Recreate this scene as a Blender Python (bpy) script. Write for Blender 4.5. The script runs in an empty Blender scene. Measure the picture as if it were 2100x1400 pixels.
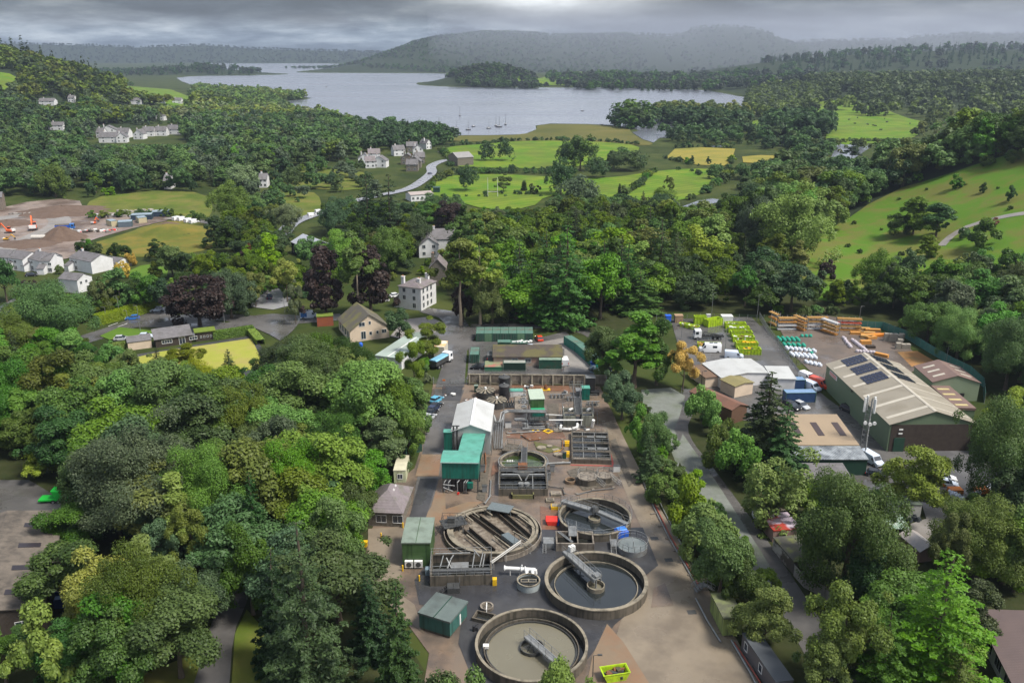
import bpy,math,random
import numpy as np
from mathutils import Vector,Matrix
rnd=random.Random(7);NR=np.random.RandomState(11)
R_=math.radians
SC=bpy.context.scene
COL=SC.collection
# ------------------------------------------------------------ camera
CH=78.0;FP=1755.0;PITCH=math.atan(592/FP);CP,SP=math.cos(PITCH),math.sin(PITCH)
cd=bpy.data.cameras.new('camera');cam=bpy.data.objects.new('camera',cd);COL.objects.link(cam)
cam.location=(0,0,CH);cam.rotation_euler=(math.pi/2-PITCH,0,0)
cd.lens=FP/2100*36;cd.sensor_width=36;cd.clip_start=1;cd.clip_end=60000
SC.camera=cam
# ------------------------------------------------------------ world: overcast sky
SUN_EL,SUN_AZ=R_(56),R_(112)
w=bpy.data.worlds.new('World');SC.world=w;w.use_nodes=True
nt=w.node_tree;nt.nodes.clear()
def N(t,**k):
    n=nt.nodes.new(t)
    for a,b in k.items():
        if a.startswith('i_'):
            n.inputs[int(a[2:])if a[2:].isdigit()else a[2:].replace('_',' ')].default_value=b
        else:setattr(n,a,b)
    return n
L=lambda a,b:nt.links.new(a,b)
def ramp(fac,stops,interp='LINEAR'):
    r=N('ShaderNodeValToRGB');r.color_ramp.interpolation=interp
    e=r.color_ramp.elements
    while len(e)<len(stops):e.new(0.5)
    for i,(p,c)in enumerate(stops):
        e[i].position=p;e[i].color=(c[0],c[1],c[2],1)if not isinstance(c,(int,float))else(c,c,c,1)
    L(fac,r.inputs[0]);return r.outputs[0]
def math_(op,a,b=None,cl=False):
    n=N('ShaderNodeMath',operation=op);n.use_clamp=cl
    for i,x in enumerate((a,b)):
        if x is None:continue
        if isinstance(x,(int,float)):n.inputs[i].default_value=x
        else:L(x,n.inputs[i])
    return n.outputs[0]
def mix(f,a,b,bt='MIX'):
    n=N('ShaderNodeMix',data_type='RGBA',blend_type=bt)
    for s,x in((0,f),(6,a),(7,b)):
        if isinstance(x,(int,float)):n.inputs[s].default_value=x
        elif isinstance(x,(tuple,list)):n.inputs[s].default_value=(x[0],x[1],x[2],1)
        else:L(x,n.inputs[s])
    return n.outputs[2]
sky=N('ShaderNodeTexSky',sky_type='NISHITA');sky.sun_disc=False
sky.sun_elevation=SUN_EL;sky.sun_rotation=SUN_AZ;sky.dust_density=4
tc=N('ShaderNodeTexCoord');sp=N('ShaderNodeSeparateXYZ');L(tc.outputs['Generated'],sp.inputs[0])
zz=math_('MAXIMUM',sp.outputs[2],0.0)
zd=math_('ADD',zz,0.17)
cx=math_('DIVIDE',sp.outputs[0],zd);cy=math_('DIVIDE',sp.outputs[1],zd)
cv=N('ShaderNodeCombineXYZ');L(cx,cv.inputs[0]);L(cy,cv.inputs[1])
n1=N('ShaderNodeTexNoise',i_Scale=2.1,i_Detail=10.0,i_Roughness=0.62);L(cv.outputs[0],n1.inputs['Vector'])
n2=N('ShaderNodeTexNoise',i_Scale=0.75,i_Detail=3.0,i_Roughness=0.5);L(cv.outputs[0],n2.inputs['Vector'])
cn=math_('ADD',math_('MULTIPLY',n1.outputs[0],0.5),math_('MULTIPLY',n2.outputs[0],0.5))
cloud=ramp(cn,[(0.42,(0.026,0.040,0.072)),(0.48,(0.09,0.120,0.180)),(0.54,(0.30,0.365,0.44)),(0.63,(0.85,0.92,0.97))])
gain=ramp(math_('MULTIPLY',zz,2.0),[(0.0,0.75),(0.03,0.95),(0.055,0.62),(0.075,0.26),(0.12,0.14),(0.19,0.6),(0.28,0.85),(0.5,0.6),(1.0,0.5)])
lift=ramp(math_('MULTIPLY',zz,2.0),[(0.0,(0.10,0.125,0.145)),(0.05,(0.05,0.062,0.075)),(0.08,(0.010,0.013,0.020)),(0.12,(0.02,0.024,0.034)),(0.19,(0.42,0.43,0.49)),(0.28,(0.56,0.57,0.63)),(0.45,(0.42,0.43,0.46)),(0.7,(0.28,0.285,0.305)),(1.0,(0.22,0.225,0.24))])
cl2=mix(1.0,lift,mix(1.0,cloud,gain,'MULTIPLY'),'ADD')
def lobe(dx,dz,wx,wz,k):
    a=math_('MULTIPLY',math_('SUBTRACT',sp.outputs[0],dx),1/wx);b=math_('MULTIPLY',math_('SUBTRACT',sp.outputs[2],dz),1/wz)
    d=math_('ADD',math_('MULTIPLY',a,a),math_('MULTIPLY',b,b))
    return math_('MULTIPLY',math_('POWER',2.718,math_('MULTIPLY',d,-1.0)),k)
br=math_('ADD',lobe(0.05,0.068,0.10,0.028,1.5),math_('ADD',lobe(-0.21,0.030,0.05,0.008,0.22),math_('ADD',lobe(-0.44,0.028,0.12,0.010,0.25),lobe(0.42,0.026,0.16,0.012,0.15))))
br=math_('MULTIPLY',br,math_('ADD',math_('MULTIPLY',n1.outputs[0],1.6),-0.1))
cl3=mix(math_('MINIMUM',br,0.95),cl2,(0.95,0.98,1.0))
bg=N('ShaderNodeBackground',i_Strength=1.0)
bg2=N('ShaderNodeBackground',i_Strength=0.05);L(sky.outputs[0],bg2.inputs[0])
L(cl3,bg.inputs[0]);ad=N('ShaderNodeAddShader');L(bg.outputs[0],ad.inputs[0]);L(bg2.outputs[0],ad.inputs[1])
wo=N('ShaderNodeOutputWorld');L(ad.outputs[0],wo.inputs[0])
# ------------------------------------------------------------ sun behind thin cloud
sd=bpy.data.lights.new('sun','SUN');sd.energy=4.4;sd.angle=R_(14);sd.color=(1,0.95,0.87)
so=bpy.data.objects.new('sun',sd);COL.objects.link(so)
sdir=Vector((math.sin(SUN_AZ)*math.cos(SUN_EL),math.cos(SUN_AZ)*math.cos(SUN_EL),math.sin(SUN_EL)))
so.rotation_euler=(-sdir).to_track_quat('-Z','Y').to_euler();so.location=(0,0,400)
vs=SC.view_settings;vs.view_transform='Standard';vs.look='None';vs.gamma=1;vs.exposure=0.38;vs.use_curve_mapping=False
cy_=SC.cycles;cy_.use_denoising=True;cy_.max_bounces=6;cy_.diffuse_bounces=3;cy_.glossy_bounces=3
cy_.transmission_bounces=3;cy_.volume_bounces=0;cy_.transparent_max_bounces=6;cy_.volume_step_rate=4
cy_.use_adaptive_sampling=True;cy_.adaptive_threshold=0.02;cy_.caustics_reflective=False;cy_.caustics_refractive=False
SC.render.use_persistent_data=False
# ------------------------------------------------------------ terrain height
def sst(t):
    t=np.clip(t,0,1);return t*t*(3-2*t)
def crest(xs,zs,yc,wf,wb):
    xs=np.array(xs,float);zs=np.array(zs,float)
    X=(xs-1050)/FP*(yc*CP)
    Z=CH+(108-zs)/1850*yc
    def f(x,y):
        z=np.interp(x,X,np.maximum(Z,0))
        return z*np.where(y<yc,sst(1-(yc-y)/wf),sst(1-(y-yc)/wb))
    return f
FAR=[
 crest([-900,-300,0,60,120,200,280,380,420,500,600,720,800,860,1000],[95,90,90,92,93,95,99,95,94,100,103,106,109,120,180],8200,1400,3000),
 crest([690,720,760,800,830,860,900,960,1000,1080,1130,1200,1300,1380,1400,1430,1480,1530,1560,1600,1650,1700,1850,1900,1990,2050,2100,2600,3300],
       [142,137,124,108,98,86,78,72,68,70,75,74,73,77,70,60,58,62,78,90,87,85,84,77,72,76,71,72,90],5200,1650,2600),
 crest([1430,1500,1580,1700,1800,1900,2000,2100,2700,3500],[160,140,128,116,109,105,103,102,92,90],3050,900,900),
 crest([1500,1560,1650,1750,1900,2100,2800,3600],[200,184,172,168,166,163,150,140],1750,560,700),
]
def H(x,y):
    x=np.asarray(x,float);y=np.asarray(y,float)
    h=96*sst((-x-370-0.6*np.maximum(0,y-1300))/520)*sst((y-520)/480)*(1-sst((y-1250)/850))
    h=np.maximum(h,50*sst((x-140)/170)*sst((y-215)/110)*(1-sst((y-470)/170)))
    h=h+np.maximum(41*np.exp(-(((x+60)/125)**2+((y-2380)/165)**2))-3.5,0)
    h=h+np.maximum(25*np.exp(-(((x+1180)/230)**2+((y-3400)/140)**2))-3,0)
    h=h+np.maximum(3.6*np.exp(-(((x+158)/16)**2+((y-388)/12)**2))-.2,0)
    for f in FAR:h=np.maximum(h,f(x,y))
    return h+(np.sin(x*0.05+1)*np.cos(y*0.043)*1.0+np.sin(x*0.13)*np.sin(y*0.11+.5)*0.4)*sst((h-2)/8)
def Hs(x,y):return float(H(x,y))
def ray(px,py):
    a=(px-1050)/FP;b=-(py-700)/FP
    return np.array([a,CP+b*SP,-SP+b*CP])
def P(px,py,z=0.0):
    d=ray(px,py);t=(z-CH)/d[2]
    return Vector((d[0]*t,d[1]*t,z))
_T=np.geomspace(40,12000,900)
def G(px,py):
    d=ray(px,py);d=d/d[1]
    z=CH+d[2]*_T;h=H(d[0]*_T,_T)
    k=np.argmax(z<h)
    if z[k]>=h[k]:return P(px,max(py,125))
    a,b=_T[max(k-1,0)],_T[k]
    for _ in range(22):
        m=(a+b)/2
        if CH+d[2]*m<Hs(d[0]*m,m):b=m
        else:a=m
    return Vector((d[0]*b,b,Hs(d[0]*b,b)))
def proj(v):
    x,y,z=v;z=z-CH;zc=y*CP-z*SP
    return 1050+FP*x/zc,700-FP*(y*SP+z*CP)/zc,zc
# ------------------------------------------------------------ tagging
def tag(o,label=None,cat=None,group=None,kind=None):
    if label:o['label']=label
    if cat:o['category']=cat
    if group:o['group']=group
    if kind:o['kind']=kind
    return o
def empty(name,loc,rz=0,label=None,cat=None,group=None,kind=None):
    o=bpy.data.objects.new(name,None);COL.objects.link(o);o.location=loc;o.rotation_euler=(0,0,rz)
    o.empty_display_size=0.5
    return tag(o,label,cat,group,kind)
def copy_thing(root,loc,rz=0,scale=None,label=None,group=None):
    r=root.copy();COL.objects.link(r);r.location=loc;r.rotation_euler=(0,0,rz)
    if scale is not None:r.scale=scale
    if label:r['label']=label
    if group:r['group']=group
    for ch in list(root.children):
        c=ch.copy();COL.objects.link(c);c.parent=r
        for g in ch.children:
            d=g.copy();COL.objects.link(d);d.parent=c
    return r
# ------------------------------------------------------------ materials
MATS={}
def mat(name,c1,c2=None,scale=1.0,rough=0.8,metal=0.0,bump=0.0,detail=5,contrast=0.25,stain=None,sscale=0.15,samt=0.5,
        wet=0.0,wave=None,coords='Object',spec=0.4,c3=None,streak=None,stripe=None):
    if name in MATS:return MATS[name]
    global nt
    m=bpy.data.materials.new(name);m.use_nodes=True;nt0=nt;nt=m.node_tree
    b=nt.nodes['Principled BSDF']
    b.inputs['Metallic'].default_value=metal;b.inputs['Specular IOR Level'].default_value=spec
    t=N('ShaderNodeTexCoord').outputs['Object']
    if coords=='World':t=N('ShaderNodeNewGeometry').outputs['Position']
    c2=c2 or tuple(x*0.78 for x in c1)
    nn=N('ShaderNodeTexNoise',i_Scale=scale,i_Detail=float(detail),i_Roughness=0.6);L(t,nn.inputs['Vector'])
    stops=[(0.5-contrast,c1),(0.5+contrast,c2)]
    if c3:stops=[(0.5-contrast,c1),(0.5,c3),(0.5+contrast,c2)]
    col=ramp(nn.outputs[0],stops)
    rv=None
    if stain:
        sn=N('ShaderNodeTexNoise',i_Scale=sscale,i_Detail=6.0,i_Roughness=0.62);L(t,sn.inputs['Vector'])
        f=ramp(sn.outputs[0],[(0.47,0.0),(0.62,samt)])
        col=mix(f,col,stain)
    if stripe:
        mp=N('ShaderNodeMapping');mp.inputs['Rotation'].default_value=(0,0,stripe[0]);L(t,mp.inputs[0])
        wv=N('ShaderNodeTexWave',i_Scale=stripe[1],i_Distortion=1.5,i_Detail=2.0);L(mp.outputs[0],wv.inputs['Vector'])
        col=mix(math_('MULTIPLY',wv.outputs[1],stripe[2]),col,tuple(x*.6 for x in c1))
    if streak:
        mp=N('ShaderNodeMapping');mp.inputs['Scale'].default_value=(2.2,2.2,0.16);L(t,mp.inputs[0])
        sn=N('ShaderNodeTexNoise',i_Scale=1.0,i_Detail=4.0);L(mp.outputs[0],sn.inputs['Vector'])
        col=mix(ramp(sn.outputs[0],[(0.48,0.0),(0.66,0.75)]),col,streak)
    L(col,b.inputs['Base Color'])
    if wet:
        wn=N('ShaderNodeTexNoise',i_Scale=0.11,i_Detail=5.0,i_Roughness=0.6);L(t,wn.inputs['Vector'])
        L(ramp(wn.outputs[0],[(0.44,rough),(0.60,max(0.06,rough-wet))]),b.inputs['Roughness'])
    else:
        L(ramp(nn.outputs[0],[(0.3,min(1,rough+0.08)),(0.7,max(0.03,rough-0.08))]),b.inputs['Roughness'])
    hn=None
    if wave:
        ax,k,s=wave
        wv=N('ShaderNodeTexWave',wave_type='BANDS',bands_direction=ax);wv.inputs['Scale'].default_value=k/(2*math.pi)*2;wv.inputs['Distortion'].default_value=0
        L(t,wv.inputs['Vector'])
        bp=N('ShaderNodeBump',i_Strength=s,i_Distance=0.06);L(wv.outputs[1],bp.inputs['Height']);hn=bp.outputs[0]
    if bump:
        bn=N('ShaderNodeTexNoise',i_Scale=scale*4,i_Detail=4.0);L(t,bn.inputs['Vector'])
        bp=N('ShaderNodeBump',i_Strength=bump,i_Distance=0.08);L(bn.outputs[0],bp.inputs['Height'])
        if hn:L(hn,bp.inputs['Normal'])
        hn=bp.outputs[0]
    if hn:L(hn,b.inputs['Normal'])
    nt=nt0;MATS[name]=m;return m
def leafmat(name,c1,c2,trans=0.3,spread=0.035,vspread=0.35):
    if name in MATS:return MATS[name]
    global nt
    m=bpy.data.materials.new(name);m.use_nodes=True;nt0=nt;nt=m.node_tree
    b=nt.nodes['Principled BSDF'];out=nt.nodes['Material Output']
    a=N('ShaderNodeAttribute',attribute_name='tint')
    col=ramp(a.outputs['Fac'],[(0.0,c1),(1.0,c2)])
    oi=N('ShaderNodeObjectInfo')
    hs=N('ShaderNodeHueSaturation');L(col,hs.inputs['Color'])
    rr=oi.outputs['Random']
    L(math_('ADD',math_('MULTIPLY',rr,spread*2),0.5-spread),hs.inputs['Hue'])
    r2=math_('FRACT',math_('MULTIPLY',rr,17.3))
    L(math_('ADD',math_('MULTIPLY',r2,vspread*2),1-vspread),hs.inputs['Value'])
    L(math_('ADD',math_('MULTIPLY',math_('FRACT',math_('MULTIPLY',rr,5.7)),0.3),0.82),hs.inputs['Saturation'])
    L(hs.outputs[0],b.inputs['Base Color']);b.inputs['Roughness'].default_value=0.55;b.inputs['Specular IOR Level'].default_value=0.3
    tr=N('ShaderNodeBsdfTranslucent');L(hs.outputs[0],tr.inputs[0])
    ms=N('ShaderNodeMixShader',i_0=trans);L(b.outputs[0],ms.inputs[1]);L(tr.outputs[0],ms.inputs[2]);L(ms.outputs[0],out.inputs[0])
    nt=nt0;MATS[name]=m;return m
# ------------------------------------------------------------ mesh builder
class MB:
    def __init__(s):s.v=[];s.f=[];s.m=[]
    def poly(s,pts,m=0):
        k=len(s.v);s.v+=[tuple(p)for p in pts];s.f.append(tuple(range(k,k+len(pts))));s.m.append(m);return s
    def hexa(s,a,m=0):
        k=len(s.v);s.v+=[tuple(p)for p in a]
        for q in((3,2,1,0),(4,5,6,7),(0,1,5,4),(1,2,6,5),(2,3,7,6),(3,0,4,7)):
            s.f.append(tuple(k+i for i in q));s.m.append(m)
        return s
    def box(s,x0,x1,y0,y1,z0,z1,m=0):
        return s.hexa([(x0,y0,z0),(x1,y0,z0),(x1,y1,z0),(x0,y1,z0),(x0,y0,z1),(x1,y0,z1),(x1,y1,z1),(x0,y1,z1)],m)
    def cbox(s,c,d,m=0,rz=0):
        x,y,z=c;a,b,h=d[0]/2,d[1]/2,d[2];cs,sn=math.cos(rz),math.sin(rz)
        q=[(x+cs*u-sn*v,y+sn*u+cs*v)for u,v in((-a,-b),(a,-b),(a,b),(-a,b))]
        return s.hexa([(u,v,z)for u,v in q]+[(u,v,z+h)for u,v in q],m)
    def prism(s,poly,z0,z1,m=0,mt=None):
        n=len(poly);k=len(s.v);s.v+=[(p[0],p[1],z0)for p in poly]+[(p[0],p[1],z1)for p in poly]
        s.f.append(tuple(range(k+n-1,k-1,-1)));s.m.append(m);s.f.append(tuple(range(k+n,k+2*n)));s.m.append(m if mt is None else mt)
        for i in range(n):
            j=(i+1)%n;s.f.append((k+i,k+j,k+n+j,k+n+i));s.m.append(m)
        return s
    def xprism(s,prof,x0,x1,m=0):
        n=len(prof);k=len(s.v);s.v+=[(x0,p[0],p[1])for p in prof]+[(x1,p[0],p[1])for p in prof]
        s.f.append(tuple(range(k+n-1,k-1,-1)));s.m.append(m);s.f.append(tuple(range(k+n,k+2*n)));s.m.append(m)
        for i in range(n):
            j=(i+1)%n;s.f.append((k+i,k+j,k+n+j,k+n+i));s.m.append(m)
        return s
    def yprism(s,prof,y0,y1,m=0):
        n=len(prof);k=len(s.v);s.v+=[(p[0],y0,p[1])for p in prof]+[(p[0],y1,p[1])for p in prof]
        s.f.append(tuple(range(k,k+n)));s.m.append(m);s.f.append(tuple(range(k+2*n-1,k+n-1,-1)));s.m.append(m)
        for i in range(n):
            j=(i+1)%n;s.f.append((k+j,k+i,k+n+i,k+n+j));s.m.append(m)
        return s
    def lathe(s,prof,c=(0,0),n=32,m=0,close=False):
        k=len(s.v);q=len(prof)
        for i in range(n):
            a=2*math.pi*i/n;s.v+=[(c[0]+r*math.cos(a),c[1]+r*math.sin(a),z)for r,z in prof]
        for i in range(n):
            j=(i+1)%n
            for t in range(q if close else q-1):
                u=(t+1)%q;s.f.append((k+i*q+t,k+j*q+t,k+j*q+u,k+i*q+u));s.m.append(m)
        return s
    def cyl(s,c,z0,z1,r0,r1=None,n=16,m=0):
        r1=r0 if r1 is None else r1
        return s.lathe([(0.0,z0),(r0,z0),(r1,z1),(0.0,z1)],c,n,m)
    def ring(s,c,z0,z1,ri,ro,n=48,m=0):
        return s.lathe([(ri,z0),(ro,z0),(ro,z1),(ri,z1)],c,n,m,True)
    def tube(s,p,q,r,n=6,m=0,r2=None):
        p=Vector(p);q=Vector(q);d=q-p
        if d.length<1e-6:return s
        d.normalize();u=d.orthogonal().normalized();v=d.cross(u);k=len(s.v);r2=r if r2 is None else r2
        for c,rr in((p,r),(q,r2)):
            for i in range(n):
                a=2*math.pi*i/n;s.v.append(tuple(c+(u*math.cos(a)+v*math.sin(a))*rr))
        for i in range(n):
            j=(i+1)%n;s.f.append((k+i,k+j,k+n+j,k+n+i));s.m.append(m)
        s.f.append(tuple(range(k+n-1,k-1,-1)));s.m.append(m);s.f.append(tuple(range(k+n,k+2*n)));s.m.append(m)
        return s
    def path(s,pts,r,n=6,m=0):
        for a,b in zip(pts[:-1],pts[1:]):s.tube(a,b,r,n,m)
        return s
    def rail(s,pts,h=1.1,r=0.035,step=1.6,m=0,mid=True,closed=False):
        pts=[Vector(p)for p in pts]
        if closed:pts=pts+[pts[0]]
        for a,b in zip(pts[:-1],pts[1:]):
            up=Vector((0,0,h));s.tube(a+up,b+up,r,5,m)
            if mid:s.tube(a+up*0.5,b+up*0.5,r*0.8,5,m)
            n=max(1,round((b-a).length/step))
            for i in range(n+1):
                c=a+(b-a)*i/n;s.tube(c,c+up,r,5,m)
        return s
    def ladder(s,p,q,w=0.5,m=0):
        p=Vector(p);q=Vector(q);d=(q-p);side=d.cross(Vector((0,0,1)));
        side=side.normalized()*w/2 if side.length>1e-3 else Vector((w/2,0,0))
        s.tube(p-side,q-side,0.04,5,m);s.tube(p+side,q+side,0.04,5,m)
        n=max(2,int(d.length/0.32))
        for i in range(1,n):c=p+d*i/n;s.tube(c-side,c+side,0.03,4,m)
        return s
    def build(s,name,mats,parent=None,loc=None,smooth=False,bevel=0):
        me=bpy.data.meshes.new(name);me.from_pydata(s.v,[],s.f)
        if not isinstance(mats,(list,tuple)):mats=[mats]
        for x in mats:me.materials.append(x)
        if len(mats)>1:me.polygons.foreach_set('material_index',s.m)
        if smooth:
            me.polygons.foreach_set('use_smooth',[True]*len(me.polygons))
            try:me.set_sharp_from_angle(angle=R_(38))
            except Exception:pass
        me.update()
        o=bpy.data.objects.new(name,me);COL.objects.link(o)
        if parent:o.parent=parent
        if loc is not None:o.location=loc
        if bevel:
            b=o.modifiers.new('bevel','BEVEL');b.width=bevel;b.segments=1;b.limit_method='ANGLE'
        return o
def fastmesh(name,V,F,mats,tint=None,matidx=None):
    me=bpy.data.meshes.new(name);V=np.asarray(V,np.float32);F=np.asarray(F,np.int32);n,k=F.shape
    me.vertices.add(len(V));me.vertices.foreach_set('co',V.ravel())
    me.loops.add(n*k);me.loops.foreach_set('vertex_index',F.ravel())
    me.polygons.add(n);me.polygons.foreach_set('loop_start',np.arange(n,dtype=np.int32)*k)
    try:me.polygons.foreach_set('loop_total',np.full(n,k,np.int32))
    except Exception:pass
    for m in mats:me.materials.append(m)
    if matidx is not None:me.polygons.foreach_set('material_index',np.asarray(matidx,np.int32))
    me.update(calc_edges=True)
    if tint is not None:
        a=me.attributes.new('tint','FLOAT','FACE');a.data.foreach_set('value',np.asarray(tint,np.float32))
    return me
# ============================================================ GROUND, WATER, FIELDS
g_col=mat('meadow_ground',(0.030,0.048,0.011),(0.058,0.070,0.018),0.05,0.95,bump=0.5,detail=9,contrast=0.13,stain=(0.02,0.032,0.009),sscale=0.012,samt=0.8,coords='World',spec=0.1)
nt=g_col.node_tree;_b=nt.nodes['Principled BSDF'];_l=_b.inputs['Base Color'].links[0].from_socket;_s=N('ShaderNodeSeparateXYZ');L(N('ShaderNodeNewGeometry').outputs['Position'],_s.inputs[0])
L(mix(ramp(math_('DIVIDE',_s.outputs[2],12.0,True),[(0.04,0.0),(0.22,0.9)]),_l,(0.024,0.036,0.018)),_b.inputs['Base Color'])
rr=np.concatenate([np.linspace(5,60,12),np.geomspace(62,15000,330)]);aa=np.radians(np.linspace(-78,78,420))
RR,AA=np.meshgrid(rr,aa,indexing='ij');GX,GY=RR*np.sin(AA),RR*np.cos(AA);GZ=H(GX,GY)
nr_,na_=RR.shape;idx=np.arange(nr_*na_).reshape(nr_,na_)
F=np.stack([idx[:-1,:-1],idx[1:,:-1],idx[1:,1:],idx[:-1,1:]],-1).reshape(-1,4)[:,::-1]
me=fastmesh('ground',np.stack([GX,GY,GZ],-1).reshape(-1,3),F,[g_col]);me.polygons.foreach_set('use_smooth',np.ones(len(F),bool))
gr=bpy.data.objects.new('ground',me);COL.objects.link(gr);tag(gr,kind='structure')
import bmesh
from mathutils.geometry import tessellate_polygon
def chaikin(pts,k=2):
    for _ in range(k):
        q=[]
        for i in range(len(pts)):
            a,b=pts[i],pts[(i+1)%len(pts)]
            q.append((a[0]*.75+b[0]*.25,a[1]*.75+b[1]*.25));q.append((a[0]*.25+b[0]*.75,a[1]*.25+b[1]*.75))
        pts=q
    return pts
LAY=[0]
def sheet(name,px,m,off=0.03,smooth=0,cell=None,world=False,kind='structure',label=None,cat=None,zfix=None):
    LAY[0]+=1;off=off+LAY[0]*.0012
    pts=chaikin(px,smooth)if smooth else px
    W=[Vector((p[0],p[1],0))for p in pts]if world else[G(*p)for p in pts]
    tris=tessellate_polygon([[Vector((v.x,v.y,0))for v in W]])
    bm=bmesh.new();vs_=[bm.verts.new((v.x,v.y,0))for v in W]
    for t in tris:
        try:bm.faces.new([vs_[i]for i in t])
        except ValueError:pass
    if cell:
        x0,x1=min(v.x for v in W),max(v.x for v in W);y0,y1=min(v.y for v in W),max(v.y for v in W)
        for ax,a,b in((0,x0,x1),(1,y0,y1)):
            k=int((b-a)/cell)
            for i in range(1,k+1):
                c=a+(b-a)*i/(k+1);n=(1,0,0)if ax==0 else(0,1,0);co=(c,0,0)if ax==0 else(0,c,0)
                bmesh.ops.bisect_plane(bm,geom=bm.verts[:]+bm.edges[:]+bm.faces[:],plane_co=co,plane_no=n)
    for v in bm.verts:v.co.z=(Hs(v.co.x,v.co.y)if zfix is None else zfix)+off
    bmesh.ops.recalc_face_normals(bm,faces=bm.faces)
    for f in bm.faces:
        if f.normal.z<0:f.normal_flip()
    me=bpy.data.meshes.new(name);bm.to_mesh(me);bm.free();me.materials.append(m)
    o=bpy.data.objects.new(name,me);COL.objects.link(o);return tag(o,label,cat,None,kind)
def strip(name,cl,width,m,off=0.05,kind='structure',label=None,cat=None,dens=4.0,world=False,h=0.0):
    """road ribbon along pixel centre line; width in metres (number or list)"""
    W=[Vector((p[0],p[1],0))for p in cl]if world else[G(*p)for p in cl]
    ws=width if isinstance(width,(list,tuple))else[width]*len(W)
    pts=[];wd=[]
    for i in range(len(W)-1):
        p0=W[max(i-1,0)];p1=W[i];p2=W[i+1];p3=W[min(i+2,len(W)-1)]
        n=max(2,int((p2-p1).length/dens))
        for k in range(n):
            t=k/n;pts.append(0.5*((2*p1)+(p2-p0)*t+(2*p0-5*p1+4*p2-p3)*t*t+(3*p1-p0-3*p2+p3)*t**3));wd.append(ws[i]*(1-t)+ws[i+1]*t)
    pts.append(W[-1]);wd.append(ws[-1]);mb=MB();Ls=[];Rs=[]
    for i,p in enumerate(pts):
        d=pts[min(i+1,len(pts)-1)]-pts[max(i-1,0)];d.z=0;d.normalize();s=Vector((-d.y,d.x,0))*wd[i]/2
        for q,arr in((p-s,Rs),(p+s,Ls)):arr.append((q.x,q.y,Hs(q.x,q.y)+off+h))
    for i in range(len(pts)-1):mb.poly([Rs[i],Rs[i+1],Ls[i+1],Ls[i]])
    o=mb.build(name,m);return tag(o,label,cat,None,kind)
water=mat('lake_water',(0.11,0.12,0.145),(0.13,0.14,0.165),0.02,0.12,spec=1.0,coords='World')
_w=water.node_tree;_b=_w.nodes['Principled BSDF'];nt=_w
for l in list(_b.inputs['Roughness'].links):_w.links.remove(l)
_t=N('ShaderNodeNewGeometry').outputs['Position'];_mp=N('ShaderNodeMapping');_mp.inputs['Scale'].default_value=(0.35,1.0,1);L(_t,_mp.inputs[0])
_n=N('ShaderNodeTexNoise',i_Scale=0.35,i_Detail=4.0);L(_mp.outputs[0],_n.inputs['Vector'])
_bp=N('ShaderNodeBump',i_Strength=0.5,i_Distance=0.5);L(_n.outputs[0],_bp.inputs['Height']);L(_bp.outputs[0],_b.inputs['Normal'])
_n2=N('ShaderNodeTexNoise',i_Scale=0.004,i_Detail=5.0,i_Roughness=0.6);L(_mp.outputs[0],_n2.inputs['Vector'])
L(ramp(_n2.outputs[0],[(0.40,0.16),(0.62,0.30)]),_b.inputs['Roughness'])
lake_px=[(720,285),(800,285),(930,278),(1000,278),(1075,276),(1100,266),(1098,258),(1130,254),(1200,255),(1250,257),(1292,262),(1312,268),(1296,272),(1318,286),(1340,293),
  (1352,284),(1382,281),(1384,270),(1400,258),(1450,240),(1500,226),(1530,214),(1536,200),(1560,190),(1530,184.5),(1440,185),(1380,184),(1300,181.5),(1250,180),(1180,180),(1120,180),(1070,179),(1036,178),(1032,174),
  (985,173),(945,169),(952,163),(918,158.5),(928,152),(850,149),(760,143),(735,141.5),(704,137),(715,131.5),(640,130),(520,129.5),(428,130.5),(450,140),(470,150),(480,152.5),(440,154.5),(390,157),(362,160),(372,167),(400,177),
  (450,187),(500,190),(548,190),(556,200),(600,196),(622,199),(640,202),(618,205),(575,209),(562,215),(566,222),(600,230),(640,240),(700,262)]
sheet('lake',lake_px,water,0.25,zfix=0)
sheet('river',[(1700,334),(1714,300),(1720,296),(1790,297),(1780,306),(1745,330)],water,0.2,zfix=0)
sheet('river_bend',[(1400,424),(1432,412),(1460,408),(1480,410),(1470,416),(1420,427)],water,0.2,zfix=0)
sheet('side_channel',[(1452,301),(1480,298),(1500,300),(1478,303)],water,0.2,zfix=0)
f_bright=mat('bright_pasture',(0.085,0.175,0.014),(0.150,0.205,0.022),0.045,0.95,bump=0.6,detail=12,contrast=0.09,stain=(0.10,0.125,0.025),sscale=0.022,samt=0.75,stripe=(.9,.05,.35),coords='World',spec=0.1)
f_lawn=mat('mown_lawn',(0.065,0.135,0.016),(0.095,0.16,0.022),0.2,0.95,coords='World',spec=0.1)
f_straw=mat('stubble_field',(0.255,0.212,0.043),(0.187,0.170,0.038),0.06,0.95,coords='World',stain=(0.136,0.153,0.025),sscale=0.03,spec=0.1)
f_rough=mat('rough_grass',(0.089,0.123,0.019),(0.136,0.132,0.034),0.09,0.95,bump=0.6,detail=9,contrast=0.12,stain=(0.051,0.085,0.013),sscale=0.05,samt=0.7,coords='World',spec=0.1)
f_gold=mat('dry_golden_grass',(0.170,0.136,0.030),(0.102,0.119,0.021),0.10,0.95,bump=0.6,detail=9,contrast=0.12,stain=(0.076,0.093,0.017),sscale=0.06,samt=0.8,coords='World',spec=0.1)
f_marsh=mat('reed_marsh',(0.090,0.095,0.025),(0.13,0.115,0.035),0.03,0.95,bump=0.6,detail=9,contrast=0.12,stain=(0.05,0.065,0.015),sscale=0.015,samt=0.7,coords='World',spec=0.1)
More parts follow.
